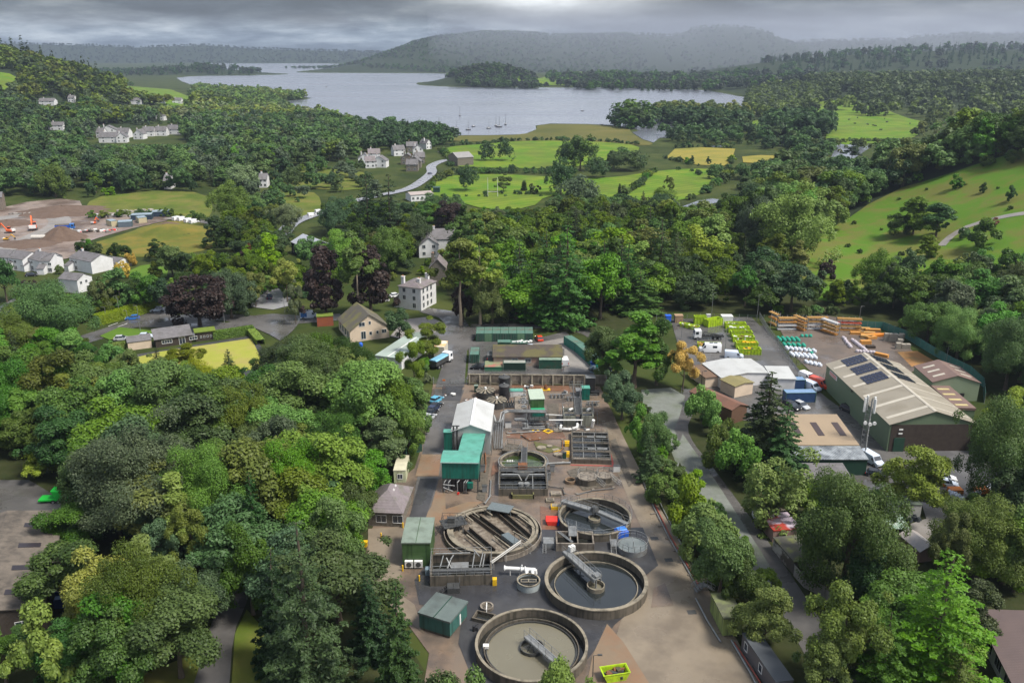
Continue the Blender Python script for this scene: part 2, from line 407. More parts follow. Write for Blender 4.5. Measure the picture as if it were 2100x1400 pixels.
f_hill=mat('hill_grass',(0.074,0.150,0.015),(0.115,0.140,0.026),0.06,0.95,bump=0.6,detail=9,contrast=0.08,stain=(0.115,0.118,0.03),sscale=0.06,samt=0.8,coords='World',spec=0.1)
sheet('reed_marsh',[(930,279),(1000,279),(1075,277),(1102,266),(1100,258),(1130,255),(1200,256),(1250,258),(1290,263),(1295,273),(1316,287),(1342,295),(1330,300),(1200,294),(1100,290),(920,292)],f_marsh,0.35,smooth=1)
sheet('field_by_the_shore',[(905,308),(930,300),(1000,296),(1040,291),(1140,289),(1240,292),(1312,299),(1308,315),(1240,330),(1160,347),(1080,346),(1000,345),(925,342),(918,320)],f_bright,0.35,smooth=1)
sheet('playing_field',[(872,398),(905,362),(1000,357),(1110,362),(1180,366),(1265,365),(1340,352),(1420,346),(1505,350),(1490,366),(1440,398),(1400,412),(1340,415),(1250,408),(1180,400),(1120,402),(1090,428),(1000,432),(930,412)],f_bright,0.35,smooth=1)
sheet('field_far_meadow',[(1690,300),(1700,250),(1660,222),(1690,205),(1790,212),(1850,240),(1905,253),(1895,270),(1860,290)],f_bright,0.3,smooth=1)
sheet('field_strip',[(1530,282),(1535,250),(1570,246),(1575,262),(1550,284)],f_bright,0.3)
sheet('stubble_field',[(1366,324),(1384,306),(1440,303),(1508,306),(1500,330),(1494,341),(1430,339)],f_straw,0.35)
sheet('stubble_strip',[(1522,322),(1560,319),(1616,321),(1606,333),(1560,336),(1524,334)],f_straw,0.35)
sheet('field_peninsula',[(1060,164),(1120,158),(1170,146),(1210,148),(1215,170),(1150,176),(1070,175)],f_bright,1.2,cell=60)
sheet('rough_pasture',[(548,362),(600,352),(740,346),(760,378),(735,392),(640,388),(565,382)],f_rough,0.3,smooth=1)
sheet('rough_pasture_near',[(560,395),(640,392),(660,410),(655,440),(600,448),(560,420)],f_rough,0.3,smooth=1)
sheet('hillside_field',[(252,196),(250,176),(300,180),(350,184),(392,200),(396,216),(378,222),(330,214),(280,205)],f_bright,0.5,cell=20)
sheet('hillside_field_left',[(-20,146),(20,152),(44,166),(36,180),(24,200),(-20,196)],f_bright,0.5,cell=20)
sheet('hill_pasture',[(1500,560),(1600,560),(1700,470),(1780,420),(1850,385),(1960,352),(2060,320),(2180,295),(2400,300),(2400,520),(2150,560),(1950,560),(1790,590),(1700,620),(1600,600)],f_hill,0.25,cell=7)
sheet('garden_lawn',[(255,560),(300,540),(345,548),(342,572),(300,580)],f_lawn,0.1,smooth=1)
sheet('garden_lawn_east',[(530,560),(560,545),(610,538),(620,560),(560,578)],f_lawn,0.1,smooth=1)
sheet('garden_lawn_south',[(395,556),(430,545),(470,560),(440,580)],f_lawn,0.1,smooth=1)
soil=mat('building_site_soil',(0.168,0.124,0.100),(0.240,0.196,0.168),0.06,0.9,bump=0.5,detail=8,contrast=0.16,stain=(0.080,0.054,0.040),sscale=0.05,samt=0.9,wet=0.5,coords='World')
soil_d=mat('dug_soil',(0.085,0.055,0.040),(0.125,0.085,0.062),0.5,0.95,bump=0.9,detail=8,coords='World')
gravel=mat('pale_gravel',(0.248,0.232,0.216),(0.192,0.180,0.168),0.2,0.9,bump=0.4,detail=9,stain=(0.136,0.120,0.104),sscale=0.06,wet=0.5,coords='World')
sheet('rough_grass_bank',[(170,505),(260,478),(330,455),(380,452),(450,462),(470,472),(455,500),(400,520),(290,530),(200,520)],f_gold,0.12,smooth=1,cell=6)
sheet('grass_rise',[(165,440),(190,405),(260,398),(330,390),(420,396),(440,425),(425,452),(330,440),(270,436),(200,446)],f_rough,0.18,smooth=1,cell=4)
sheet('building_site',[(-30,450),(20,418),(160,405),(175,435),(255,437),(340,440),(352,452),(300,462),(240,478),(190,492),(150,510),(165,528),(60,540),(-30,548)],soil,0.20,smooth=1,cell=6)
strip('site_track',[(340,448),(395,452),(440,460),(468,470),(455,486)],5.5,gravel,0.32)
strip('site_haul_road',[(-20,452),(60,442),(115,446),(120,462),(80,482),(30,505),(-10,520)],10,gravel,0.32)
# ============================================================ TREES
LM={
 'dark':leafmat('leaf_dark',(0.028,0.068,0.012),(0.077,0.146,0.023)),
 'mid':leafmat('leaf_mid',(0.058,0.131,0.012),(0.135,0.240,0.026)),
 'light':leafmat('leaf_light',(0.096,0.187,0.014),(0.193,0.287,0.030)),
 'yellow':leafmat('leaf_yellow',(0.125,0.175,0.012),(0.25,0.285,0.022),spread=0.02),
 'gold':leafmat('leaf_gold',(0.52,0.34,0.012),(0.75,0.50,0.03),spread=0.01),
 'olive':leafmat('leaf_olive',(0.064,0.108,0.013),(0.140,0.193,0.026)),
 'rust':leafmat('leaf_rust',(0.13,0.050,0.016),(0.22,0.095,0.032),spread=0.01),
 'copper':leafmat('leaf_copper',(0.028,0.019,0.017),(0.070,0.042,0.034),spread=0.01),
 'blue':leafmat('leaf_bluegreen',(0.040,0.082,0.028),(0.100,0.165,0.062)),
 'hazed':leafmat('leaf_far_hazed',(0.022,0.034,0.022),(0.050,0.066,0.042),spread=0.01),  # far woods: distance haze put into the leaf colour as a greyer green
 'conifer':leafmat('needle_dark',(0.018,0.042,0.012),(0.050,0.095,0.024)),
 'fir':leafmat('needle_green',(0.030,0.078,0.012),(0.082,0.165,0.022)),
 'silver':leafmat('leaf_silver',(0.085,0.125,0.050),(0.17,0.225,0.10)),
}
bark=mat('bark',(0.11,0.085,0.06),(0.06,0.045,0.032),1.5,0.95,bump=0.8)
bark_pale=mat('bark_pale',(0.34,0.28,0.21),(0.22,0.17,0.12),1.2,0.9,bump=0.5)
def unit(n):
    v=NR.normal(size=(n,3));return v/np.linalg.norm(v,axis=1,keepdims=True)
def leaves(C,Nn,S,tint,aspect=0.62):
    n=len(C);t=np.cross(Nn,unit(n));t/=np.linalg.norm(t,axis=1,keepdims=True)+1e-9
    b=np.cross(Nn,t);S=S[:,None]
    V=np.stack([C-t*S,C-b*S*aspect+Nn*S*0.12,C+t*S,C+b*S*aspect+Nn*S*0.12],1).reshape(-1,3)
    return V,np.arange(4*n).reshape(n,4),tint
def broad_crown(n,size,seed,HT=14.0,RD=6.0,base=0.0,nclump=46,shape='round',flat=0.8,ragged=0.25):
    global NR
    NR=np.random.RandomState(seed)
    zc=HT*(base+(1-base)*0.5);rz=HT*(1-base)*0.5
    d=unit(nclump);d[:,2]=np.where(d[:,2]<-0.8,-d[:,2],d[:,2])
    if shape=='dome':d[:,2]=np.abs(d[:,2])*1.2-0.25
    d/=np.linalg.norm(d,axis=1,keepdims=True)
    ph=NR.uniform(0,6.28,4)
    wob=1+0.13*np.sin(3*np.arctan2(d[:,1],d[:,0])+ph[0])+0.10*np.sin(5*d[:,2]+ph[1])+NR.normal(0,ragged*0.35,nclump)
    rad=NR.uniform(0.62,0.84,nclump)*wob
    inner=NR.rand(nclump)<0.22;rad[inner]*=0.5
    cc=d*rad[:,None]*np.array([RD,RD,rz]);cc[:,2]+=zc
    if shape=='cone':
        k=np.clip((cc[:,2]-HT*base)/(HT*(1-base)),0,1);cc[:,:2]*=(1.15-0.75*k)[:,None]
    cr=NR.uniform(0.13,0.36,nclump)*RD*(46/max(46,nclump))**.25*(0.8 if shape=='cone' else 1)
    wts=cr**2;wts/=wts.sum();ci=NR.choice(nclump,n,p=wts)
    u=unit(n);outd=(cc-np.array([0,0,zc-rz*0.35]));outd/=np.linalg.norm(outd,axis=1,keepdims=True)+1e-9
    dot=(u*outd[ci]).sum(1);u=np.where((dot<-0.25)[:,None],-u,u)
    sub=NR.normal(0,0.13,(n,3))
    C=cc[ci]+(u*np.array([1,1,flat])*NR.uniform(0.72,1.06,n)[:,None]+sub)*cr[ci][:,None]
    Nn=u*0.75+np.array([0,0,0.55])+NR.normal(0,0.42,(n,3));Nn/=np.linalg.norm(Nn,axis=1,keepdims=True)
    tb=NR.rand(nclump)[ci]*0.55+NR.rand(n)*0.45
    S=size*NR.uniform(0.65,1.25,n)
    C[:,2]=np.maximum(C[:,2],0.15)
    return leaves(C,Nn,S,tb)
def conifer_crown(n,size,seed,HT=18.0,RD=3.6,base=0.03,droop=0.35,power=0.85,whorls=26,wid=0.5):
    global NR
    NR=np.random.RandomState(seed)
    br=[]
    for i in range(whorls):
        k=(i+0.3)/whorls;z=HT*(base+(1-base)*k);L0=RD*(1-k)**power*1.0+0.12
        nb=int(8-3*k);a0=NR.rand()*6.28
        for j in range(nb):br.append((z+NR.uniform(-.25,.25),L0*NR.uniform(0.68,1.12),a0+6.28*j/nb+NR.uniform(-.25,.25)))
    br=np.array(br);wts=br[:,1]**1.5;wts/=wts.sum();bi=NR.choice(len(br),n,p=wts)
    t=NR.uniform(0.05,1,n)**0.62;z,Lb,a=br[bi,0],br[bi,1],br[bi,2]
    r=t*Lb;side=NR.normal(0,1,n)*wid*Lb*0.28*(1.15-t)
    x=np.cos(a)*r-np.sin(a)*side;y=np.sin(a)*r+np.cos(a)*side
    zz_=z-droop*r*(0.6+0.5*t)-np.abs(NR.normal(0,.12,n))*Lb*0.25+0.12*Lb*(t>.85)
    C=np.stack([x,y,np.maximum(zz_,0.15)],1)
    Nn=np.stack([np.cos(a)*0.35,np.sin(a)*0.35,np.full(n,0.8)],1)+NR.normal(0,0.4,(n,3));Nn/=np.linalg.norm(Nn,axis=1,keepdims=True)
    return leaves(C,Nn,size*NR.uniform(.6,1.2,n)*(0.6+0.4*(Lb/RD)),NR.rand(len(br))[bi]*.5+NR.rand(n)*.5,0.45)
def trunk_mesh(name,HT,r,top=0.8,limbs=7,seed=1,reach=3.0,lo=0.25,m=None):
    q=random.Random(seed);mb=MB();z=0;p=Vector((0,0,-0.3));steps=6;rad=r*1.35
    for i in range(steps):
        z2=HT*top*(i+1)/steps;nx=Vector((q.uniform(-.15,.15),q.uniform(-.15,.15),z2));r2=r*(1-0.8*(i+1)/steps)
        mb.tube(p,nx,rad,8,0,r2);p,rad=nx,r2
    for i in range(limbs):
        k=lo+(top-lo)*q.random();a=q.random()*6.28;z0=HT*k;l=reach*q.uniform(.6,1)*(1.1-k);c=Vector((0,0,z0));e=c+Vector((math.cos(a)*l,math.sin(a)*l,l*0.75))
        mid=(c+e)/2+Vector((0,0,-.12*l));rr0=r*(1-k)*0.55+0.03
        mb.tube(c,mid,rr0,6,0,rr0*.7);mb.tube(mid,e,rr0*.7,5,0,rr0*.25)
        e2=mid+Vector((math.cos(a+.8)*l*.5,math.sin(a+.8)*l*.5,l*.5));mb.tube(mid,e2,rr0*.5,5,0,rr0*.2)
    o=mb.build(name,m or bark,smooth=True);me=o.data;bpy.data.objects.remove(o);return me
TPL={}
LODN={'b':[(21000,.235),(8500,.36),(2400,.62),(600,1.15),(150,2.1)],'B':[(52000,.17),(20000,.27),(5000,.5),(1200,.95),(300,1.8)],'c':[(16000,.25),(7000,.36),(2200,.58),(600,1.0),(140,1.8)],'s':[(8000,.14),(3200,.22),(900,.40),(260,.66),(80,1.1)]}
def reg(kind,cls,fn,HT,RD,tr,variants):
    TPL[kind]=[]
    for i,kw in enumerate(variants):
        TPL[kind].append(dict(cls=cls,fn=fn,HT=HT,RD=RD,kw=kw,seed=hash_(kind)+i*7,tr=tr,lod={},trm=None,mesh={}))
def hash_(s):return sum(ord(c)*(i+3)for i,c in enumerate(s))%9973
def lod_geo(tp,l):
    if l not in tp['lod']:
        n,s=LODN[tp['cls']][l];tp['lod'][l]=tp['fn'](n,s*tp['kw'].get('sz',1),tp['seed'],**{k:v for k,v in tp['kw'].items()if k!='sz'})
    return tp['lod'][l]
def lod_mesh(tp,l,kind):
    if l not in tp['mesh']:
        V,F,t=lod_geo(tp,l);tp['mesh'][l]=fastmesh('crown',V,F,[LM['mid']],t)
    return tp['mesh'][l]
reg('broad','b',broad_crown,14,6,dict(r=.38),[dict(HT=14,RD=6,nclump=n,ragged=g,shape=s)for n,g,s in((46,.35,'round'),(60,.5,'round'),(38,.4,'dome'),(54,.6,'round'),(44,.4,'dome'),(34,.7,'round'),(70,.45,'cone'),(50,.8,'dome'))])
reg('maple','B',broad_crown,17,9,dict(r=.5,reach=5),[dict(HT=17,RD=9,nclump=n,ragged=g)for n,g in((95,.45),(120,.6),(80,.5),(105,.75))])
reg('oval','b',broad_crown,17,5,dict(r=.33),[dict(HT=17,RD=5,nclump=n,ragged=.35,shape='cone',base=.10)for n in(48,60,40)])
reg('airy','b',broad_crown,15,5,dict(r=.26),[dict(HT=15,RD=5,nclump=n,ragged=.8,base=.22,sz=.8)for n in(26,34)])
reg('spruce','c',conifer_crown,18,3.9,dict(r=.30,top=.97,limbs=0),[dict(HT=18,RD=3.9,whorls=w_,power=.72,wid=.7,sz=1.15)for w_ in(24,30,21)])
reg('fir','c',conifer_crown,20,5.2,dict(r=.4,top=.95,limbs=4),[dict(HT=20,RD=5.2,whorls=w_,droop=.22,power=.62,wid=.75,base=.05)for w_ in(15,19)])
reg('cypress','c',conifer_crown,12,1.9,dict(r=.2,top=.9,limbs=0),[dict(HT=12,RD=1.9,whorls=26,droop=-.5,power=.35,wid=.8,base=.02)])
reg('scots','b',broad_crown,20,4.6,dict(r=.32,top=.95,limbs=9,lo=.5,m=bark_pale),[dict(HT=20,RD=4.6,nclump=n,ragged=.7,base=.36,flat=.5,sz=.9)for n in(30,38)])
reg('bush','s',broad_crown,4,2.4,dict(r=.08,limbs=3,top=.6,reach=1),[dict(HT=4,RD=2.4,nclump=n,base=.0,ragged=.3)for n in(22,30,18)])
reg('spiky','s',broad_crown,5,2.4,dict(r=.08,limbs=3,top=.6,reach=1),[dict(HT=5,RD=2.4,nclump=n,base=.0,ragged=1.2,sz=.9)for n in(60,50)])
KNAME={'maple':('broadleaf_tree','tree'),'broad':('broadleaf_tree','tree'),'oval':('broadleaf_tree','tree'),'airy':('birch_tree','birch tree'),'spruce':('spruce_tree','conifer'),'fir':('fir_tree','conifer'),
         'cypress':('cypress_tree','conifer'),'scots':('pine_tree','pine tree'),'bush':('shrub','shrub'),'spiky':('shrub','shrub')}
TREES=[]
def T(px,ytop,ybase,wpx,kind='broad',col='mid',label=None,group=None,hmax=34):
    """one tree from the pixels of its base, its top and the width of its crown"""
    b=G(px,ybase);_,_,zc=proj(b);lo,hi=0.5,hmax
    for _ in range(25):
        m_=(lo+hi)/2
        if proj((b.x,b.y,b.z+m_))[1]>ytop:lo=m_
        else:hi=m_
    lo*=.93
    if kind=='broad' and col!='copper' and wpx/2*zc/FP>6.2:kind='maple'
    TREES.append(dict(kind=kind,p=b,h=lo,r=wpx/2*zc/FP*.93,col=col,label=label,group=group,man=True))
def inpoly(x,y,poly):
    c=False;j=len(poly)-1
    for i in range(len(poly)):
        xi,yi=poly[i];xj,yj=poly[j]
        if(yi>y)!=(yj>y)and x<(xj-xi)*(y-yi)/(yj-yi+1e-12)+xi:c=not c
        j=i
    return c
EXCL=[]
def excl(px):EXCL.append([(v.x,v.y)for v in(G(*p)for p in px)])
def zone(px,sp,mixk,hr=(10,17),cols=('dark','mid','mid','light','olive'),wr=0.42,group='woodland trees',jit=.8,prob=1.0,seed=0,mass=None):
    q=random.Random(seed+len(TREES));W=[(v.x,v.y)for v in(G(*p)for p in px)]
    x0,x1=min(p[0]for p in W),max(p[0]for p in W);y0,y1=min(p[1]for p in W),max(p[1]for p in W)
    ks=[k for k,n in mixk.items()for _ in range(n)];row=0;y=y0
    while y<y1:
        x=x0+(row%2)*sp/2
        while x<x1:
            X=x+q.uniform(-.5,.5)*sp*jit;Y=y+q.uniform(-.5,.5)*sp*jit
            if q.random()<prob and inpoly(X,Y,W)and not any(inpoly(X,Y,e)for e in EXCL):
                k=q.choice(ks);h=q.uniform(*hr)
                if k in('spruce','fir'):h*=1.2
                if k in('bush','spiky'):h*=0.3
                r={'broad':.46,'oval':.33,'airy':.32,'spruce':.2,'fir':.26,'cypress':.15,'scots':.25,'bush':.6,'spiky':.5}[k]*h*q.uniform(.85,1.2)*wr/.42
                r=min(r,sp*.95)if k in('broad',)else r
                c=q.choice(cols)
                if k in('spruce','cypress'):c=q.choice(('conifer','conifer','fir'))
                if k=='fir':c=q.choice(('fir','conifer'))
                TREES.append(dict(kind=k,p=Vector((X,Y,Hs(X,Y))),h=h,r=r,col=c,label=None,group=group,man=False,mass=mass))
            x+=sp
        y+=sp*.87;row+=1
LANDMARKS=[]
def lod_of(zc):return 0 if zc<235 else 1 if zc<430 else 2 if zc<640 else 3 if zc<1050 else 4
ORD=['nearest','second','third','fourth','fifth','sixth','seventh','eighth','ninth','tenth','eleventh','twelfth','thirteenth','fourteenth','fifteenth','sixteenth','seventeenth','eighteenth','nineteenth','twentieth']
CW={'dark':'dark green','mid':'mid green','light':'bright green','yellow':'yellow green','gold':'golden yellow','olive':'olive green','rust':'rusty brown','copper':'dark purple','blue':'bluish green',
      'conifer':'blackish green','hazed':'dull green','fir':'deep green','silver':'pale silvery'}
KW={'maple':'broad spreading tree','broad':'round broadleaf tree','oval':'oval broadleaf tree','airy':'thin airy birch','spruce':'pointed spruce','fir':'broad layered fir','cypress':'narrow cypress','scots':'bare stemmed pine',
      'bush':'low rounded bush','spiky':'spiky leggy bush'}
PROTECT=[]
def plant_all(limit=290):
    for t in TREES:
        if t['man']:continue
        sx,sy,zc=proj(t['p']);rp=t['r']*FP/zc*.9
        for(x0,x1,yt,yb)in PROTECT:
            if sy>yb and sx+rp>x0 and sx-rp<x1:
                tp=proj(t['p']+Vector((0,0,t['h'])))[1]
                if tp<yb-2:
                    k=max(0.0,(sy-yb+2)/max(1,sy-tp));t['h']*=k*.95;t['r']*=max(.45,k)
                    if t['h']<4.5 and t['kind']not in('bush','spiky'):t['kind']='bush';t['r']=t['h']*.6
    TREES[:]=[t for t in TREES if t['h']>1.2]
    for t in TREES:
        sx,sy,zc=proj(t['p']);tx=proj(t['p']+Vector((0,0,t['h'])))
        t['zc']=zc;t['px']=(sx+tx[0])/2;t['py']=sy;t['sz']=t['h']*t['r']/zc**2*(1.8 if t['man']else 1)
        t['cat']=KNAME[t['kind']][1]
        rpx=t['r']*FP/zc
        t['in']=-rpx<sx<2100+rpx and tx[1]<1420
    byc={}
    for t in TREES:
        if t['in']:byc.setdefault(t['cat'],[]).append(t)
    single=[]
    for c,l in byc.items():
        l.sort(key=lambda t:-t['sz']);single+=[t for t in l[:limit]if t['zc']<1000]
    sid=set(id(t)for t in single);rest=[t for t in TREES if id(t)not in sid and t['zc']>60 and-400<t['px']<2500 and t['in']|(t['zc']<600)]
    cl={}
    for t in single:
        if t['label']:continue
        lx,ly,nm=min(LANDMARKS,key=lambda l:math.hypot(l[0]-t['px'],(l[1]-t['py'])*1.6))
        dx,dy=t['px']-lx,(t['py']-ly)*1.3
        rel=('left of' if dx<0 else 'right of')if abs(dx)>abs(dy)else('beyond' if dy<0 else 'in front of')
        key=(KW[t['kind']],CW[t['col']],rel,nm);cl.setdefault(key,[]).append((math.hypot(dx,dy),t))
    for(kw,cw,rel,nm),l in cl.items():
        l.sort(key=lambda a:a[0])
        for i,(_,t)in enumerate(l):
            o=ORD[min(i,19)]
            t['label']=f"{cw} {kw} {rel} {nm}" if len(l)==1 else(f"{o} {cw} {kw} {rel} {nm}")
    roots={}
    for t in single:
        vi=hash_(str(round(t['p'].x*7+t['p'].y*3)))%len(TPL[t['kind']]);tp=TPL[t['kind']][vi];l=lod_of(t['zc']-t['h']*.5)
        if tp['trm']is None:
            tp['trm']=trunk_mesh('trunk',tp['HT'],seed=tp['seed'],**tp['tr'])
        cm=lod_mesh(tp,l,t['kind'])
        nm=KNAME[t['kind']][0]
        e=empty(nm,t['p'],rnd.random()*6.28,t['label'],t['cat'],t['group']or 'trees around the valley')
        e.scale=(t['r']/tp['RD']*rnd.uniform(.9,1.12),t['r']/tp['RD']*rnd.uniform(.9,1.12),t['h']/tp['HT'])
        c=bpy.data.objects.new('crown',cm);COL.objects.link(c);c.parent=e
        c.material_slots[0].link='OBJECT';c.material_slots[0].material=LM[t['col']]
        if t['kind']not in('bush','spiky'):
            k=bpy.data.objects.new('trunk',tp['trm']);COL.objects.link(k);k.parent=e
    bins={}
    for t in rest:
        b=t.get('mass')or('woodland_near' if t['zc']<420 else 'woodland_middle' if t['zc']<1000 else 'woodland_far');bins.setdefault(b,[]).append(t)
    for b,l in bins.items():
        VV=[];FF=[];TT=[];MI=[];k=0;mats=sorted(set(t['col']for t in l))
        for t in l:
            vi=hash_(str(round(t['p'].x*7+t['p'].y*3)))%len(TPL[t['kind']]);tp=TPL[t['kind']][vi]
            lo=max(lod_of(t['zc']),1 if t['in']else 2);
            V,F,tt=lod_geo(tp,lo)
            a=rnd.random()*6.28;ca,sa=math.cos(a),math.sin(a);s=t['r']/tp['RD'];sz=t['h']/tp['HT']
            X=(V[:,0]*ca-V[:,1]*sa)*s+t['p'].x;Y=(V[:,0]*sa+V[:,1]*ca)*s+t['p'].y;Z=V[:,2]*sz+t['p'].z
            VV.append(np.stack([X,Y,Z],1));FF.append(F+k);k+=len(V);TT.append(np.clip(tt*0.6+rnd.random()*0.55-.08,0,1));MI.append(np.full(len(F),mats.index(t['col'])))
        me=fastmesh(b,np.concatenate(VV),np.concatenate(FF),[LM[m]for m in mats],np.concatenate(TT),np.concatenate(MI))
        o=bpy.data.objects.new(b,me);COL.objects.link(o)
        tag(o,{'woodland_near':'dense green woodland filling the gaps between the nearer trees','woodland_middle':'mixed green woodland between the houses and the lake','woodland_far':'dark hazy woods on the far shores and hills'}.get(b,'dark green '+b.replace('_',' ')),'woodland',None,'stuff')
        print('mass',b,len(l),len(me.polygons))
    print('single trees',len(single),'rest',len(rest))
# ============================================================ PLANTING
LANDMARKS+=[(500,1240,'the wet drive at the bottom left'),(60,1240,'the shed at the left edge'),(110,1010,'the bright green trailer'),(800,1060,'the stone hut'),(830,980,'the cream cabin'),
 (1010,1085,'the round aeration tank'),(1222,1190,'the large settling tank'),(1090,1315,'the brown sludge tank'),(1490,1260,'the mossy green kiosk'),(1590,1350,'the dark grey cabin'),(1550,1100,'the garages'),
 (1700,960,'the corrugated roof shed'),(1840,860,'the solar roof warehouse'),(1920,985,'the parked white cars'),(1855,1060,'the white site cabin'),(2060,1290,'the brown roof at the right edge'),(1480,810,'the brown timber building'),
 (1540,690,'the lime green skips'),(1700,660,'the timber racks'),(1840,700,'the stacked concrete blocks'),(1050,700,'the green container row'),(870,700,'the wet yard entrance'),(860,620,'the white villa'),(745,670,'the cream gabled hall'),
 (340,690,'the bowling pavilion'),(480,740,'the bowling green'),(280,650,'the blue car on the road'),(100,545,'the white terrace'),(165,600,'the white end house'),(320,450,'the blue site cabins'),(70,460,'the orange excavator'),
 (380,450,'the row of parked site vans'),(625,510,'the black clad house'),(890,500,'the white gabled house'),(860,400,'the long white clubhouse'),(1010,400,'the white rugby posts'),(790,335,'the white hamlet'),(950,325,'the grey barn'),
 (1430,418,'the river bend'),(1440,325,'the stubble field'),(1740,320,'the river pool'),(1970,480,'the grey hill path'),(240,280,'the white village'),(320,200,'the hillside house'),(1300,240,'the wooded islet'),(1700,270,'the far meadow'),
 (560,620,'the wet car park'),(1020,520,'the parked coaches'),(1570,400,'the foot of the right hill'),(1850,440,'the hill pasture'),(1750,1180,'the small lean-to shed'),(1390,900,'the grey track')]
for e in([(860,800),(905,770),(960,640),(1000,660),(1220,680),(1260,700),(1290,850),(1420,1120),(1660,1420),(880,1420),(740,1200),(745,1100),(840,960),(880,880)],
          [(730,1260),(900,1260),(900,1620),(730,1620)],[(-80,1010),(100,990),(150,1060),(150,1290),(-80,1300)],[(-80,930),(60,950),(130,1000),(130,1060),(-80,1060)],[(380,1420),(430,1220),(520,1200),(520,1420)],
          [(1380,640),(1560,650),(1800,655),(2030,760),(2040,850),(2080,1000),(1930,1040),(1770,1000),(1600,990),(1490,860),(1400,800),(1360,700)],
          [(200,690),(230,640),(420,600),(500,660),(640,640),(700,600),(920,560),(960,640),(900,740),(700,760),(560,720),(540,760),(240,780)],
          [(-40,440),(260,400),(470,400),(480,470),(400,520),(270,535),(240,580),(200,610),(90,620),(-40,560)],
          [(730,315),(900,305),(930,345),(900,420),(820,415),(740,350)],[(840,490),(950,480),(950,540),(840,540)],[(585,480),(670,480),(680,545),(590,545)],
          [(185,255),(380,255),(380,300),(185,300)],[(60,200),(120,200),(120,220),(60,220)],
          [(1960,1230),(2140,1230),(2140,1420),(2010,1420)],[(1560,1120),(1600,1110),(1720,1220),(1600,1240)],[(1390,830),(1430,830),(1650,1240),(1590,1240)],
          [(1790,1000),(1960,1000),(1960,1130),(1830,1200),(1790,1120)],[(560,430),(690,400),(740,400),(700,460),(580,490)]):excl(e)
# --- individually placed trees of the nearer ground
A=T
A(300,868,1110,250,'broad','blue','broad spreading grey green maple on the left, widest crown of the wood');A(430,900,1120,170,'broad','mid')
A(190,920,1090,120,'broad','dark');A(90,930,985,90,'bush','light','bright green spreading shrub above the green trailer')
A(300,1105,1370,210,'broad','olive','olive and orange tinged maple crown in the lower left');A(215,1125,1320,150,'broad','yellow','yellow tinged maple beside the blue skip')
A(405,1030,1200,80,'airy','yellow','thin yellow green birch with a pale bare stem among dark maples');A(250,1240,1440,160,'broad','dark');A(90,1270,1440,150,'bush','mid')
A(640,1020,1440,230,'fir','conifer','tall broad fir beside the wet drive, largest conifer of the foreground');A(690,1010,1200,130,'broad','mid');A(822,1168,1440,130,'spruce','conifer','dense dark spruce left of the teal shed')
A(762,1165,1345,110,'spruce','conifer');A(520,1070,1260,120,'broad','dark');A(545,1100,1200,90,'airy','light')
A(1130,1330,1660,150,'broad','mid','bright leafy tree top rising in front of the brown sludge tank');A(965,1355,1680,150,'broad','mid');A(900,1385,1660,160,'broad','dark')
A(600,880,1060,170,'broad','mid');A(490,770,930,150,'broad','olive');A(640,690,850,170,'broad','mid','large mid green tree overlapping the corner of the bowling green')
A(740,770,900,120,'broad','blue');A(820,770,900,100,'broad','mid');A(720,690,830,110,'broad','dark');A(850,690,800,60,'airy','olive');A(700,840,1000,140,'broad','mid')
A(110,565,720,190,'broad','mid','full round green tree in front of the white terrace');A(20,630,760,110,'broad','mid');A(15,520,620,70,'broad','dark');A(20,720,900,150,'broad','mid')
A(410,552,668,135,'broad','copper','round copper beech behind the bowling pavilion');A(475,545,652,90,'broad','blue');A(670,500,650,110,'broad','copper','copper beech left of the tall pale pine');A(760,500,645,120,'broad','copper','dark copper beech right of the tall pale pine')
A(738,466,655,80,'scots','olive','tall thin olive pine with a pale trunk between two copper beeches');A(590,520,620,60,'airy','yellow','yellow green tree at the edge of the wet car park');A(607,575,665,32,'airy','silver');A(525,550,630,45,'airy','olive')
A(820,628,700,62,'broad','blue','round grey green tree beside the cream gabled hall');A(355,495,570,65,'broad','olive');A(385,700,770,70,'airy','yellow');A(330,705,790,55,'spruce','conifer','small dark conifer left on the bowling green edge')
A(475,708,800,60,'spruce','conifer','small dark conifer right on the bowling green edge');A(280,730,790,45,'bush','dark');A(405,735,830,110,'broad','yellow');A(175,770,900,130,'airy','olive')
A(945,462,668,95,'scots','light','tall bright topped pine with a long bare pale trunk');A(985,475,665,90,'scots','light','slightly shorter bright topped pine right of the tallest pine');A(1010,560,665,90,'broad','mid');A(950,580,660,50,'broad','copper')
A(918,410,472,72,'broad','copper','near black purple beech above the white gabled house');A(1160,440,668,150,'fir','fir','very tall layered fir behind the green container row');A(1090,520,660,100,'fir','fir');A(1310,545,640,110,'fir','mid');A(1350,430,600,110,'fir','fir')
A(1300,634,795,175,'oval','light','large round tree at the upper corner of the works, beside the skips');A(1235,665,775,90,'broad','dark');A(1345,655,790,100,'broad','dark');A(1400,690,800,70,'airy','gold','small yellow leaved tree at the skip yard corner')
A(1275,755,860,92,'broad','blue','neat round grey green tree on the corner by the long wall');A(1340,845,960,70,'broad','mid','tall dark tree beside the grey track');A(1300,840,930,55,'bush','light');A(1330,880,985,70,'fir','blue')
A(1420,980,1100,100,'bush','light','bright green leggy thicket between service road and track');A(1360,960,1030,80,'bush','mid');A(1440,1030,1150,120,'bush','light');A(1475,1080,1230,130,'broad','mid','leafy tree leaning over the red pipe');A(1530,1150,1260,90,'broad','dark');A(1565,1195,1330,120,'broad','yellow')
A(1440,790,880,80,'bush','light','rounded bright bush beside the grey track gate');A(1480,860,960,80,'bush','mid');A(1510,880,990,90,'bush','light')
A(1562,742,965,150,'spruce','conifer','tall dark spruce beside the corrugated roof shed');A(1600,806,992,130,'spruce','fir','bright green spruce overlapping the corrugated roof shed')
